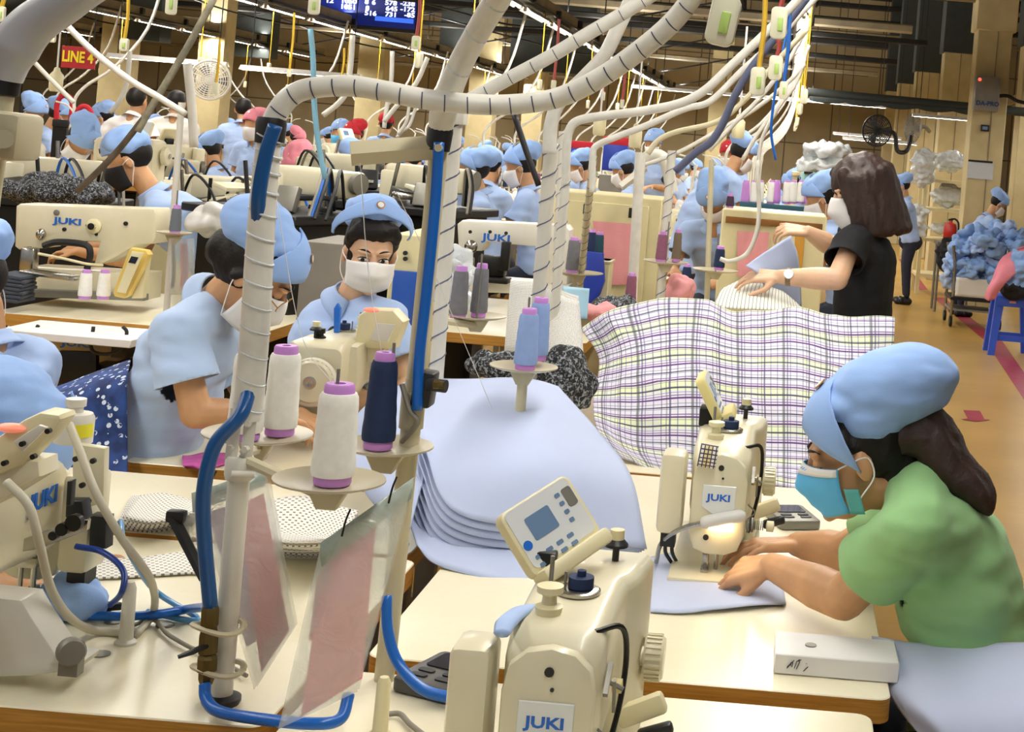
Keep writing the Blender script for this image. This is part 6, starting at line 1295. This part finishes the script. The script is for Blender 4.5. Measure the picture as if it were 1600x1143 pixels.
# ================================================================ workers and stations further back
DRUM = dict(crown=((0, -.02, .095), (.094, .102, .068)), e0=18, tipe=10, span=28, grow=.16, spread=150)
AUTO = [W(335, 342, 7.9), W(452, 340, 6.5), W(520, 300, 8.6), W(70, 318, 7.3), W(640, 330, 7.2), W(250, 300, 9.8)]
EXPL = [(q.x, q.y) for q in AUTO]
def worker(label, px, py, d, yaw, pitch=-30, sit=True, lean=.35, capm='blue', maskm='w', det=1, shirt=None, skin=None, arms='work', hairfn=None, capkw=None, group=None, dz=0, roll=0, hz=None, tw=1.0):
    hc = hz if hz is not None else W(px, py, d); EXPL.append((hc.x, hc.y)) if hz is None else 0; M = HM(hc, yaw, pitch, roll); fw = V((-math.sin(R(yaw)), math.cos(R(yaw)), 0)); sd = V((fw.y, -fw.x, 0)); up = V((0, 0, 1))
    neck = hc - up * .16 - fw * (.05 + .09 * lean); ax = (up * math.cos(lean) + fw * math.sin(lean))
    chest = neck - ax * .17; waist = neck - ax * .36; hip = neck - ax * .50
    shL = neck - sd * .165 - ax * .055; shR = neck + sd * .165 - ax * .055
    if arms == 'hips': elL, elR = shL - sd * .15 - up * .22 - fw * .08, shR + sd * .15 - up * .22 - fw * .08; wrL, wrR = hip - sd * .17 + up * .12, hip + sd * .17 + up * .12
    elif arms == 'down': elL, elR = shL - sd * .04 - up * .27, shR + sd * .04 - up * .27; wrL, wrR = elL - up * .22 + fw * .05, elR - up * .22 + fw * .05
    else: elL, elR = shL - sd * .06 - up * .24 + fw * .10, shR + sd * .06 - up * .24 + fw * .10; wrL, wrR = elL + fw * .22 + sd * .08 + up * .02, elR + fw * .22 - sd * .08 + up * .02
    if sit:
        hip.z = min(hip.z, .75); kn = hip + fw * .36; kn.z = min(hip.z, .62); an = V((kn.x + fw.x * .02, kn.y + fw.y * .02, .09)); knL, knR = kn - sd * .1, kn + sd * .1; anL, anR = an - sd * .1, an + sd * .1
    else:
        knL, knR = V((hip.x, hip.y, .48)) - sd * .09 + fw * .03, V((hip.x, hip.y, .48)) + sd * .09 + fw * .03; anL, anR = V((hip.x, hip.y, .09)) - sd * .1, V((hip.x, hip.y, .09)) + sd * .1
    J = dict(neck=neck, chest=chest, waist=waist, hip=hip, shL=shL, shR=shR, elL=elL, elR=elR, wrL=wrL, wrR=wrR, knL=knL, knR=knR, anL=anL, anR=anR)
    p = person(label, J, M, shirt=shirt or m_shirt, skin=skin, capm=capm, maskm={'w': m_maskw, 'b': m_maskb, 'k': m_black, None: None}[maskm], det=det, capkw=capkw, hairfn=hairfn, group=group, wr=.012, tw=tw)
    if sit:
        s = thing('work_stool', 'stool of the ' + ' '.join(label.replace(' with a white mask', '').split()[:13]), 'stool', (hip.x, hip.y, 0)); z = hip.z - .165
        MB().box((0, 0, z), (.34, .30, .03), None, .008).build('seat', m_edge, s)
        for a in (-1, 1):
            for b in (-1, 1): MB().box((a * .13, b * .11, z / 2), (.03, .03, z)).build('leg', m_grey, s)
    return p
MAN = worker('man in blue drum cap and black mask working by the tall pole at the left', 200, 252, 6.55, 108, -28, False, .85, tw=1.2, maskm='k', capkw=DRUM, shirt=m_shirt, skin=m_skin)
worker('seated worker in blue cap leaning over a machine right of the slim stand', 325, 238, 11.5, 80, -30, True, .5)
worker('woman in pink cap and white mask standing left of the pipes', 396, 197, 12.5, 165, -10, False, .05, 'pink', 'w', arms='down')
worker('man with dark hair in blue shirt standing behind the woman in the pink cap', 380, 172, 14.5, 20, -5, False, .05, None, None, arms='down')
worker('worker in blue cap bent at the far left edge', 52, 178, 12, -100, -35, False, .6)
worker('second worker in blue cap bent at the far left', 94, 182, 13, -60, -30, False, .5)
worker('worker in blue cap facing left beside the worker in white', 160, 185, 14, 95, -25, False, .25)
worker('worker in white shirt with hands on hips seen from behind', 216, 158, 12.5, -10, 0, False, .1, None, None, shirt=m_white, arms='hips')
worker('worker in blue and white patterned shirt seen from behind', 276, 162, 13, 10, 0, False, .05, None, None, shirt=m_dot, arms='down')
worker('worker in blue cap with head bowed behind the cream machines at the left', 126, 222, 9, -120, -60, False, .8)
worker('man in blue cap and blue mask facing left behind the side machine', 737, 268, 9.0, 100, -8, True, .15, 'blue', 'b')
worker('worker in blue cap turned away behind the man in the blue mask', 769, 262, 11.0, -20, -15, True, .2)
worker('woman in blue cap and white mask facing left beside the pale pole', 812, 262, 9.3, 92, -20, True, .2)
worker('woman in blue cap and white mask behind the cabinet beside the woman in black', 1281, 312, 8.6, 90, -30, True, .3)
worker('broad worker in blue shirt and cap bent with back turned right of the conduits', 1160, 243, 10.5, -60, -35, True, .7)
worker('worker in blue cap bowed low between the two cabinets', 1114, 312, 8.2, 170, -60, True, .7)
worker('worker in blue cap leaning right beyond the aisle cart', 1560, 320, 16.2, -80, -40, False, .6)
worker('worker in blue mask facing the camera far behind the arm of the centre stand', 530, 210, 15, 180, -10, False, .1, 'blue', 'b')
worker('worker in a red cap far behind the arm of the centre stand', 552, 213, 14, 150, -20, False, .2, 'red', None)
worker('worker in a dark red cap far left of the centre pole', 604, 197, 18, 0, -10, False, .1, 'red', None)
worker('worker in a bright pink cap bent over left of the woman looking up', 470, 268, 8.8, 160, -60, True, .7, 'pink', None)
def hair_tail(p, M, m):
    mb = MB(); mb.ell(M @ V((0, -.03, .02)), (.086, .095, .098), M.to_3x3().to_4x4()); mb.cap(M @ V((0, -.07, .0)), M @ V((0, -.12, -.30)), .05, .03); vox(mb, .014, 2).build('hair', m, p, True, sharp=0)
worker('woman with long dark hair in blue cap facing right above the woman looking up', 562, 262, 9.0, -80, -20, True, .3, hairfn=hair_tail)
worker('worker bent away in blue shirt right of the long haired woman', 612, 258, 11, 10, -45, True, .6, maskm=None)
worker('second worker bent away in blue shirt nearer the centre pole', 643, 256, 11.5, -10, -45, True, .6, maskm=None)
worker('far worker in blue cap behind the bent white pipe', 1020, 226, 15, 160, -20, False, .2)
worker('far worker in red cap right of the conduits', 1137, 243, 16, 170, -20, True, .2, 'red')
worker('worker in blue cap behind the near beige cabinet, left', 905, 262, 13, 100, -30, True, .4)
worker('worker in blue cap behind the near beige cabinet, right', 972, 268, 12, 80, -30, True, .4)
worker('worker in blue cap standing in the aisle just right of the woman in black', 1408, 292, 17, 90, -20, False, .2)
# operator of the machine at the left edge
Jo = dict(neck=W(-75, 745, 2.62), chest=W(-110, 830, 2.62), waist=W(-130, 930, 2.6), hip=V((-2.05, 2.6, .58)), shL=W(-62, 765, 2.78), shR=W(-80, 775, 2.45), elL=W(0, 890, 2.80), elR=W(-50, 930, 2.45), wrL=W(78, 880, 2.66), wrR=W(20, 915, 2.5),
          knL=V((-1.65, 2.7, .58)), knR=V((-1.65, 2.5, .58)), anL=V((-1.67, 2.7, .09)), anR=V((-1.67, 2.5, .09)))
person('worker in blue cap at the left edge with one hand under the needle', Jo, HM(W(2, 712, 2.66), -78, -52, 0), shirt=m_shirt, maskm=m_maskw, capkw=dict(e0=20, tipe=-16, span=74, grow=.30, spread=92, crown=((0, -.07, .075), (.095, .10, .068))),
       hands=dict(L=dict(d=W(140, 890, 2.60) - W(78, 880, 2.66), nrm=V((0, -.4, 1)), curl=(25, 25, 15), spread=4)), wr=.008)
worker('worker in light blue shirt cut off by the left edge beside the floral cloth', -48, 452, 3.9, 75, -35, True, .3)
# ---------------------------------------------------------------- generic stations
pt = table('far table', -.34, .34, -.55, .55, th=.045)
pm_ = machine('far machine', (0, 0, 0), 0, det=False, badge=False, L=.40)
ps = thing('thread_stand', 'far stand', 'thread stand'); MB().tube([(0, 0, 0), (0, 0, .62), (.02, 0, .75)], .013, 8).build('pole', m_polew, ps); mb = MB(); dish(mb, V((.06, 0, .18)), .07); dish(mb, V((-.06, .03, .22)), .07); mb.build('spool_plate', m_pole, ps); MB().tube([(.02, 0, .74), (-.05, 0, .80), (-.14, .0, .82)], .008, 6, 4).build('top_arm', m_polew, ps); MB().tube([(.02, 0, .74), (.02, 0, .86), (.10, .02, .98), (.30, .05, 1.15), (.52, .12, 1.5), (.64, .15, 2.05)], .014, 6, 4).build('feed_conduit', m_tube, ps)
ps2 = copy_tree(ps)
for c in list(ps2.children):
    if c.name.startswith('feed_conduit'): bpy.data.objects.remove(c)
psp = [spool('far spool', (0, 0, 0), m, .027, .021, .13, brief=True) for m in (m_thw, m_thn, m_thg, m_thm)]
def heapproto(m, sz, sd):
    mb = MB(); mb.ell((0, 0, sz[2] * .8), sz, None, 14); q_ = vox(mb, .025, 1, wrinkle=(.09, (9 + sd, 9, 9))); zm = min(v.co.z for v in q_.bm.verts)
    for v in q_.bm.verts: v.co.z = max(v.co.z - zm - .03, .002) if v.co.z - zm < .05 else v.co.z - zm - .03
    o = q_.build('cloth_heap', m, None, False, sharp=0); return tag(o, 'heap', 'fabric')
ph = [heapproto(m, s, i) for i, (m, s) in enumerate(((m_fab, (.17, .17, .11)), (m_white, (.16, .17, .10)), (m_lace, (.15, .16, .1)), (m_papert, (.12, .14, .08)), (m_garm, (.17, .17, .13)), (m_stripe, (.16, .16, .1))))]
keep = []
def place(proto, loc, rz, label, group, sc=None):
    if proto not in keep: keep.append(proto); o = proto; o.location = loc; o.rotation_euler = (0, 0, rz); o['label'] = label; o['group'] = group
    else: o = dup(proto, loc, rz, label, group)
    if sc: o.scale = (sc,) * 3
    return o
def inview(x, y, z=1.0, m=60):
    u = x * F / y; v = (z - H) * F / y; px = PX + u * CT + v * ST; py = PY + u * ST - v * CT; return -m < px < 1600 + m and -m < py < 900
wp = []
for i, (yaw, pitch, lean, capm) in enumerate(((0, -38, .45, 'blue'), (0, -25, .25, 'blue'), (25, -40, .5, 'blue'), (0, -35, .4, 'pink'), (-20, -20, .2, 'blue'))):
    w = worker('far worker', 0, 0, 20, yaw, pitch, True, lean, capm, 'w', 0, hz=V((0, .22, 1.32)))
    wp.append((w, [o for o in bpy.data.objects if o.name.startswith('work_stool')][-1] if False else None))
# the archetypes were built round a pixel: bring them to their own origin
protos = []
stools = [o for o in bpy.data.objects if o.name.startswith('work_stool') and o['label'].startswith('stool of the far worker')]
for (w, _), s in zip(wp, stools):
    hz_ = 0; protos.append((w, s, .0))
rows = [(-.65, 9.0, 'in the row behind the two cabinets'), (-3.35, 8.2, 'in the row behind the man in the black mask'), (-6.1, 11.5, 'in the third row at the left of the hall'), (-8.9, 16.5, 'in the fourth row at the left of the hall'), (-11.7, 21.5, 'in the farthest row at the left of the hall')]
rnd = random.Random(11); nw = 0
for ri, (cx, y0, where) in enumerate(rows):
    y = y0
    while y < 31:
        for side in (-1, 1):
            x = cx + side * .42
            if not inview(x, y): continue
            j = rnd.uniform(-.05, .05)
            if any(abs(ex - x) < 1.0 and abs(ey - y) < .95 for ex, ey in PIL): continue
            if any(abs(ex - x) < .62 and abs(ey - y) < .9 for ex, ey in EXPL): continue
            place(pt, (x, y, 0), 0, 'cream sewing table ' + where, 'tables ' + where)
            far = y > 22
            if rnd.random() < .85: place(pm_, (x - side * .05, y - .22 * side + j, TZ), 0 if side > 0 else PI, 'cream sewing machine on a table ' + where, 'machines ' + where)
            sx = cx + side * .08
            if rnd.random() < .8:
                place(ps if side > 0 else ps2, (sx, y + .35 + j, TZ), 0 if ri < 3 else rnd.choice((0, PI)), 'white thread stand ' + where, 'stands ' + where)
                if y < 20:
                    for q, (ox, oy, oz) in enumerate(((.06, 0, .182), (-.06, .03, .222))):
                        if rnd.random() < .8: k = rnd.choice((0, 0, 1, 2, 3)); place(psp[k], (sx + ox, y + .35 + j + oy, TZ + oz), 0, ('white', 'navy', 'grey', 'plum')[k] + ' thread spool on a stand ' + where, ('white', 'navy', 'grey', 'plum')[k] + ' spools ' + where)
            if rnd.random() < .75: k = rnd.randrange(6); place(ph[k], (x + side * .05, y + .36 * side, TZ), rnd.uniform(0, 6), ('periwinkle', 'white', 'dark speckled', 'pink', 'light blue', 'pinstriped')[k] + ' heap on a table ' + where, 'heaps ' + where)
            if rnd.random() < (.40 if y > 12 else .3) and nw < 40 and all((ex - cx - side * 1.02) ** 2 + (ey - y) ** 2 > .8 for ex, ey in EXPL + PIL):
                k = rnd.choice((0, 1, 2, 4, 0, 1, 3)); w, s, _ = protos[k]; nw += 1
                a = (PI / 2 if side > 0 else -PI / 2); pos = (cx + side * 1.02, y, 0)
                lb = ('pink' if k == 3 else 'blue'); place(w, pos, a, 'far %s capped worker seated %s' % (lb, where), '%s capped workers %s' % (lb, where)); place(s, pos, a, 'stool under a far worker ' + where, 'stools ' + where)
        y += 1.62
for q in [pt, pm_, ps, ps2] + psp + ph + [x for p_ in protos for x in p_[:2]]:
    if q not in keep:
        for c in list(q.children_recursive) + [q]: bpy.data.objects.remove(c)

pp = None; k_ = 0
for ri, rx in enumerate(ROWX):
    for y in range(9, 27, 2):
        yy = y + rnd.uniform(-.6, .6); zz = rnd.uniform(2.06, 2.16)
        if not inview(rx + .04, yy): continue
        if pp is None:
            pp = thing('pull_switch', 'far', 'switch'); MB().prism(rrect(.05, .10, .015), .03, Matrix.Rotation(PI / 2, 4, 'X'), .004).build('switch_body', m_switch, pp); MB().tube([(0, 0, .05), (.004, 0, .3), (0, 0, .78)], .005, 5, 3).build('cord', m_ycord, pp); o = pp; o.location = (rx + .04, yy, zz)
        else: o = dup(pp, (rx + .04, yy, zz), rnd.uniform(0, 3))
        o['label'] = 'small far ivory pull switch hanging under ' + ('the aisle side lamp row', 'the lamp row over the middle tables', 'the lamp row by the score screen', 'a far lamp row on the left', 'the farthest lamp row on the left')[ri]; o['group'] = 'far switches of lamp row %d' % (ri + 1)
# ================================================================ the aisle on the right
def zbag(label, c, sz, m=None, amp=.06, name='plastic_pack', cat='plastic bag'):
    mb = MB(); mb.ell(c, sz, None, 18); o = vox(mb, max(.012, min(sz) * .09), 1, wrinkle=(amp, (9, 9, 12))).build(name, m or m_bagw, None, True, sharp=0); return tag(o, label, cat)
t = thing('storage_rack', 'cream steel storage rack beside the aisle column', 'rack', V((W(1470, 430, 18.5).x, 18.5, 0))); xc = t.location.x
for sx in (-.3, .3):
    for sy in (0, .6): MB().box((sx, sy, .75), (.05, .05, 1.5)).build('post', m_cab, t)
for z in (.25, .72, 1.12, 1.5): MB().box((0, .3, z), (.66, .66, .04)).build('shelf', m_cab, t)
zbag('large milky plastic bag of goods on the storage rack, top left', W(1442, 262, 18.2) , (.16, .2, .26)); zbag('milky plastic wrapped stack on top of the storage rack, right', W(1482, 252, 18.8), (.24, .25, .13)); zbag('wrinkled clear bag on the middle shelf of the storage rack', W(1482, 306, 18.8), (.22, .2, .14)); zbag('crumpled clear wrap hanging at the left of the storage rack', W(1434, 345, 18.2), (.11, .12, .22), m_bagw, .10); zbag('flat pale pack on the lower shelf of the storage rack', W(1478, 358, 18.7), (.2, .2, .06))
t = thing('fire_extinguisher', 'red fire extinguisher with black hose by the storage rack', 'fire extinguisher', W(1483, 377, 16.6))
MB().lathe([(.07, 0), (.078, .01), (.078, .17), (.06, .21), (.025, .225), (.022, .245), (.001, .247)], None, 18).build('cylinder', m_fire, t)
MB().tube([(0, 0, .24), (.04, 0, .27), (.09, -.02, .22), (.095, -.02, .08)], .012, 6, 5).build('hose', m_blk, t); MB().tube([(-.03, 0, .25), (.02, 0, .27)], .012, 6).build('handle', m_blk, t)
b = t.location; t2 = thing('steel_trolley', 'steel trolley covered in black cloth under the fire extinguisher', 'trolley', V((b.x, 16.5, 0)))
MB().box((.05, .05, b.z - .02), (.42, .4, .035)).build('tray', m_grey, t2)
for sx in (-.13, .23):
    for sy in (-.12, .22): MB().cyl((sx, sy, 0), (sx, sy, b.z - .03), .015).build('leg', m_grey, t2)
zbag('black cloth heaped in front of the fire extinguisher', W(1487, 398, 16.2), (.18, .12, .20), m_black, .05, 'black_cloth', 'cloth')
# cart
d = 15.2; c = W(1512, 470, d); t = thing('garment_cart', 'steel cart on castors heaped with blue garments in the aisle', 'cart', V((c.x, d, 0)))
for sx in (-.2, .32):
    for sy in (-.25, .3):
        MB().tube([(sx, sy, .12), (sx, sy, .62), (sx + (-.03 if sx < 0 else .03), sy, .86)], .016, 8, 3).build('post', m_steel, t)
        MB().lathe([(.01, -.015), (.055, -.015), (.06, 0), (.055, .015), (.01, .015)], Matrix.Translation((sx, sy, .06)) @ Matrix.Rotation(PI / 2, 4, 'Y'), 14).build('castor', m_dk, t)
mb = MB(); mb.box((.06, .02, .30), (.56, .58, .03)); mb.build('deck', m_dk, t); MB().box((.06, .02, .18), (.54, .5, .02)).build('lower_rail', m_grey, t)
MB().grid(12, 6, lambda s, tt: (.06 - .24 + .48 * s, -.28, .33 + .2 * tt)).build('wire_basket', m_dot, t, thick=.01)
rg = random.Random(5); n = 0
for k in range(46):
    f = rg.random(); a = rg.uniform(-.24, .46); z = rg.uniform(.42, 1.12 - .55 * max(0, -a * 1.2 + .15)); y = rg.uniform(-.3, .3)
    mb = MB(); mb.ell((c.x + a, d + y, z), (rg.uniform(.09, .15), rg.uniform(.09, .15), rg.uniform(.05, .09)), Euler((rg.uniform(-.8, .8), rg.uniform(-.8, .8), rg.uniform(0, 3))).to_matrix().to_4x4(), 12)
    o = vox(mb, .014, 0, wrinkle=(.075, (9, 9, 13))).build('blue_garment', m_garm if k % 3 else m_shirt, None, True, sharp=0); tag(o, 'crumpled light blue garment in the heap on the aisle cart', 'garment', 'garments heaped on the aisle cart')
# stool and garments
d = 12.9; a = W(1557, 461, d); e = W(1549, 543, d); t = thing('plastic_stool', 'cobalt blue plastic stool at the right edge of the aisle', 'stool', V((a.x + .17, d + .15, 0))); hs = a.z
MB().box((0, 0, hs - .02), (.34, .32, .04), None, .015).build('seat', m_chart, t); MB().box((0, -.165, hs - .06), (.32, .012, .07), None, .004).build('apron', m_chart, t)
MB().box((-.02, -.173, hs - .05), (.06, .003, .02), None, .001, 1).build('round_mark', m_papert, t)
for sx in (-1, 1):
    for sy in (-1, 1): MB().rings([[V((sx * (.13 + x), sy * (.12 + y_), hs - .03)) for x, y_ in ((-.04, -.03), (.04, -.03), (.04, .03), (-.04, .03))], [V((sx * (.18 + x), sy * (.16 + y_), 0)) for x, y_ in ((-.03, -.025), (.03, -.025), (.03, .025), (-.03, .025))]], True, True).build('leg', m_chart, t)
for sy in (-1, 1): MB().box((0, sy * .145, .16), (.30, .02, .05)).build('stretcher', m_chart, t)
cloth('pink_cloth', 'long pink cloth hanging beside the blue stool', 'cloth', [[(1600, 384, 12.9), (1620, 386, 13.0), (1650, 390, 13)], [(1566, 402, 12.8), (1580, 400, 12.8), (1610, 410, 12.8)], [(1546, 440, 12.7), (1558, 438, 12.65), (1572, 440, 12.7)], [(1538, 466, 12.7), (1545, 470, 12.65), (1556, 468, 12.7)]], m_pink, 16, 24, .03, (6, 3, 0))
zbag('light blue garment with dark buttons piled above the blue stool', W(1590, 425, 12.85), (.12, .14, .20), m_garm, .06, 'blue_garment', 'garment'); zbag('dark cloth pile on the seat of the blue stool', W(1590, 452, 12.85), (.16, .14, .07), m_black, .05, 'dark_cloth', 'cloth')
# packs on the racks behind the woman in black
t = thing('goods_table', 'cream rack carrying white plastic packs behind the woman in black', 'rack', V((W(1290, 300, 12.5).x, 12.7, 0)))
zt = W(1290, 275, 12.5).z
MB().box((0, 0, zt), (.62, .5, .03)).build('shelf', m_cab, t)
for sx in (-.28, .28):
    for sy in (-.2, .2): MB().box((sx, sy, zt / 2), (.04, .04, zt)).build('post', m_cab, t)
zbag('white plastic pack on the rack behind the woman in black, upper', W(1290, 235, 12.6), (.22, .2, .07)); zbag('white plastic pack on the rack behind the woman in black, lower', W(1285, 258, 12.6), (.24, .2, .08))
t = thing('teal_board', 'small teal clip board hanging beside the woman in black', 'board', W(1262, 303, 11.5)); MB().box(W(1263, 287, 11.5), (.13, .015, .19), None, .003).build('board', mat('teal_board', '9ccfd0', .5), t, True); MB().box(W(1263, 270, 11.48), (.07, .02, .02)).build('clip', m_dk, t, True)
for k in range(9):
    px = 1165 + 12 * k + rg.uniform(-3, 3); spool('white thread spool among the row on the shelf left of the woman in black', W(px, 318, 9.6), m_thw if k % 4 else m_cone, .03, .024, .16, 'white spools on the far shelf', brief=True)
tb = thing('spool_shelf', 'narrow teal shelf of white spools left of the woman in black', 'shelf', W(1220, 324, 9.6)); tb.location.z = 0; z = W(1215, 318, 9.6).z; MB().box((0, .02, z - .03), (.56, .16, .05), None, .004).build('shelf', mat('deep_teal_paint', '1d5566', .5), tb)
for sx in (-.25, .25): MB().box((sx, .02, z / 2 - .03), (.04, .04, z - .05)).build('post', m_cab, tb)

# ================================================================ dark automatic machines and clutter in the left middle ground
def auto_machine(label, px, py, d, rz, seed=0, sc=1.0):
    """dark work bed with cream head, clamp plates, rods and cables on a steel cabinet"""
    r_ = random.Random(seed); c = W(px, py, d); t = thing('pocket_machine', label, 'sewing machine', (c.x, c.y, 0), rz, None, 1); z = c.z
    MB().box((0, 0, z / 2), (.62, .5, z), None, .008, 1).build('cabinet', m_cab if seed % 2 else m_dk, t)
    MB().box((0, -.02, z + .02), (.74, .56, .04), None, .006, 1).build('work_bed', m_blk, t)
    MB().box((.02, .14, z + .17), (.46, .15, .13), None, .02).build('head_arm', m_mach, t); h = t.children[-1]
    MB().box((-.18, .12, z + .10), (.10, .13, .20), None, .015).build('head_front', m_mach, h)
    MB().lathe([(.03, 0), (.05, .004), (.05, .03), (.02, .034)], Matrix.Translation((.26, .14, z + .18)) @ Matrix.Rotation(PI / 2, 4, 'Y'), 18).build('handwheel', m_grey, t)
    for k in range(4): MB().box((r_.uniform(-.25, .25), r_.uniform(-.22, -.02), z + .06 + .02 * k), (r_.uniform(.12, .3), r_.uniform(.06, .14), .02), (r_.uniform(-.3, .3), r_.uniform(-.2, .2), r_.uniform(0, 3)), .003).build('clamp_plate', (m_dk, m_steel, m_blk, m_mach)[k], t)
    for k in range(3): x = r_.uniform(-.3, .3); MB().cyl((x, -.1 + .1 * k, z + .03), (x + r_.uniform(-.05, .05), -.1 + .1 * k, z + r_.uniform(.2, .34)), .010, seg=8).build('guide_rod', m_steel if k else m_dk, t)
    for k in range(4):
        x = r_.uniform(-.3, .3); MB().tube([(x, .1, z + .05), (x + .06, .0, z + .24), (x + .16, -.12, z + .16), (x + .2, -.2, z + .03)], .008, 6, 5).build('hose', (m_blk, m_cable, m_blk, m_hose2)[k], t)
    MB().box((.2, -.2, z + .10), (.10, .04, .12), (R(-20), 0, .3), .008).build('control_box', m_blk if seed % 2 else m_grey, t); return t
auto_machine('dark pocket setting machine left of the blue capped woman in glasses', 335, 342, 7.9, .4, 1)
auto_machine('dark pocket setting machine behind the thick conduit, with black clamp plates', 452, 340, 6.5, -.5, 2)
auto_machine('dark pocket setting machine above the cap of the woman looking up', 520, 300, 8.6, .3, 3)
auto_machine('dark pocket setting machine behind the buttonhole machine at the far left', 70, 318, 7.3, .2, 4)
auto_machine('dark pocket setting machine by the centre pole', 640, 330, 7.2, -.3, 6)
auto_machine('dark pocket setting machine farther left below the red sign', 250, 300, 9.8, .5, 8)
zbag('heap of slate grey cloth behind the buttonhole machine', W(95, 300, 6.9), (.26, .2, .07), m_lace, .06, 'cloth_heap', 'cloth')
zbag('silvery grey shirt draped right of the grey spool', W(330, 345, 6.3), (.09, .08, .08), mat('silver_satin', 'c9c6c2', .35), .05, 'satin_cloth', 'cloth')
for k, (px, py, d) in enumerate(((60, 262, 9.4), (150, 255, 8.9), (300, 262, 10.2), (500, 262, 9.6))):
    machine('cream sewing machine in the middle distance, ' + ('leftmost of the ones below the red sign', 'beside the bowed worker below the red sign', 'right of the slim stand', 'behind the pink capped worker')[k], W(px, py + 22, d), (PI / 2, -PI / 2, 2.6, -.5)[k], det=False, badge=False)
    c = W(px, py + 22, d); table('small cream table of the middle distance machine ' + ('leftmost below the red sign', 'beside the bowed worker', 'right of the slim stand', 'behind the pink capped worker')[k], c.x - .5, c.x + .5, c.y - .35, c.y + .45, 0, None, .045, True, c.z)
for lab, px, py, d, m in (('red padded hoop standing at the far left, left of two', 101, 165, 12, m_red), ('red padded hoop standing at the far left, right of two', 131, 182, 11.5, m_red), ('black padded hoop at the far left', 47, 166, 12.5, m_blk)):
    s = d / F; c = W(px, py, d); t = thing('padded_hoop', lab, 'hoop', c); MB().tube([(-11 * s, 0, -22 * s), (-12 * s, 0, 0), (-8 * s, 0, 12 * s), (0, 0, 16 * s), (8 * s, 0, 12 * s), (12 * s, 0, 0), (11 * s, 0, -26 * s)], 4 * s, 8, 5).build('padding', m, t)
    MB().box((0, 0, -28 * s), (26 * s, .1, 12 * s), None, .01).build('black_base', m_blk, t); MB().box((0, 0, (-34 * s - c.z) / 2 - .0), (.12, .1, c.z - 34 * s)).build('stand', m_dk, t)
for lab, px, py, d, sz, m in (('blue bin with red lid far behind the near cabinet', 962, 245, 16, (.17, .2, .20), MATS['cobalt_plastic']), ('red and blue bin far behind the pale poles', 904, 240, 17, (.20, .2, .12), MATS['cobalt_plastic'])):
    c = W(px, py, d); t = thing('storage_bin', lab, 'bin', (c.x, d, 0)); MB().box((0, 0, c.z), (sz[0] * 1.6, sz[1], sz[2] * 1.6), None, .01).build('bin', m, t); MB().box((0, 0, c.z + sz[2] * .9), (sz[0] * 1.7, sz[1] * 1.05, .09), None, .01).build('lid', m_red, t); MB().box((0, 0, (c.z - .2) / 2), (.3, .3, c.z - .22)).build('stand', m_grey, t)
hose('blue cord hanging among the conduits at the right lamp row', [(1212, 250, 6), (1205, 200, 6), (1215, 120, 6), (1232, 40, 6), (1240, -10, 6)], .006, m_hose2, 'cord', 'cord')
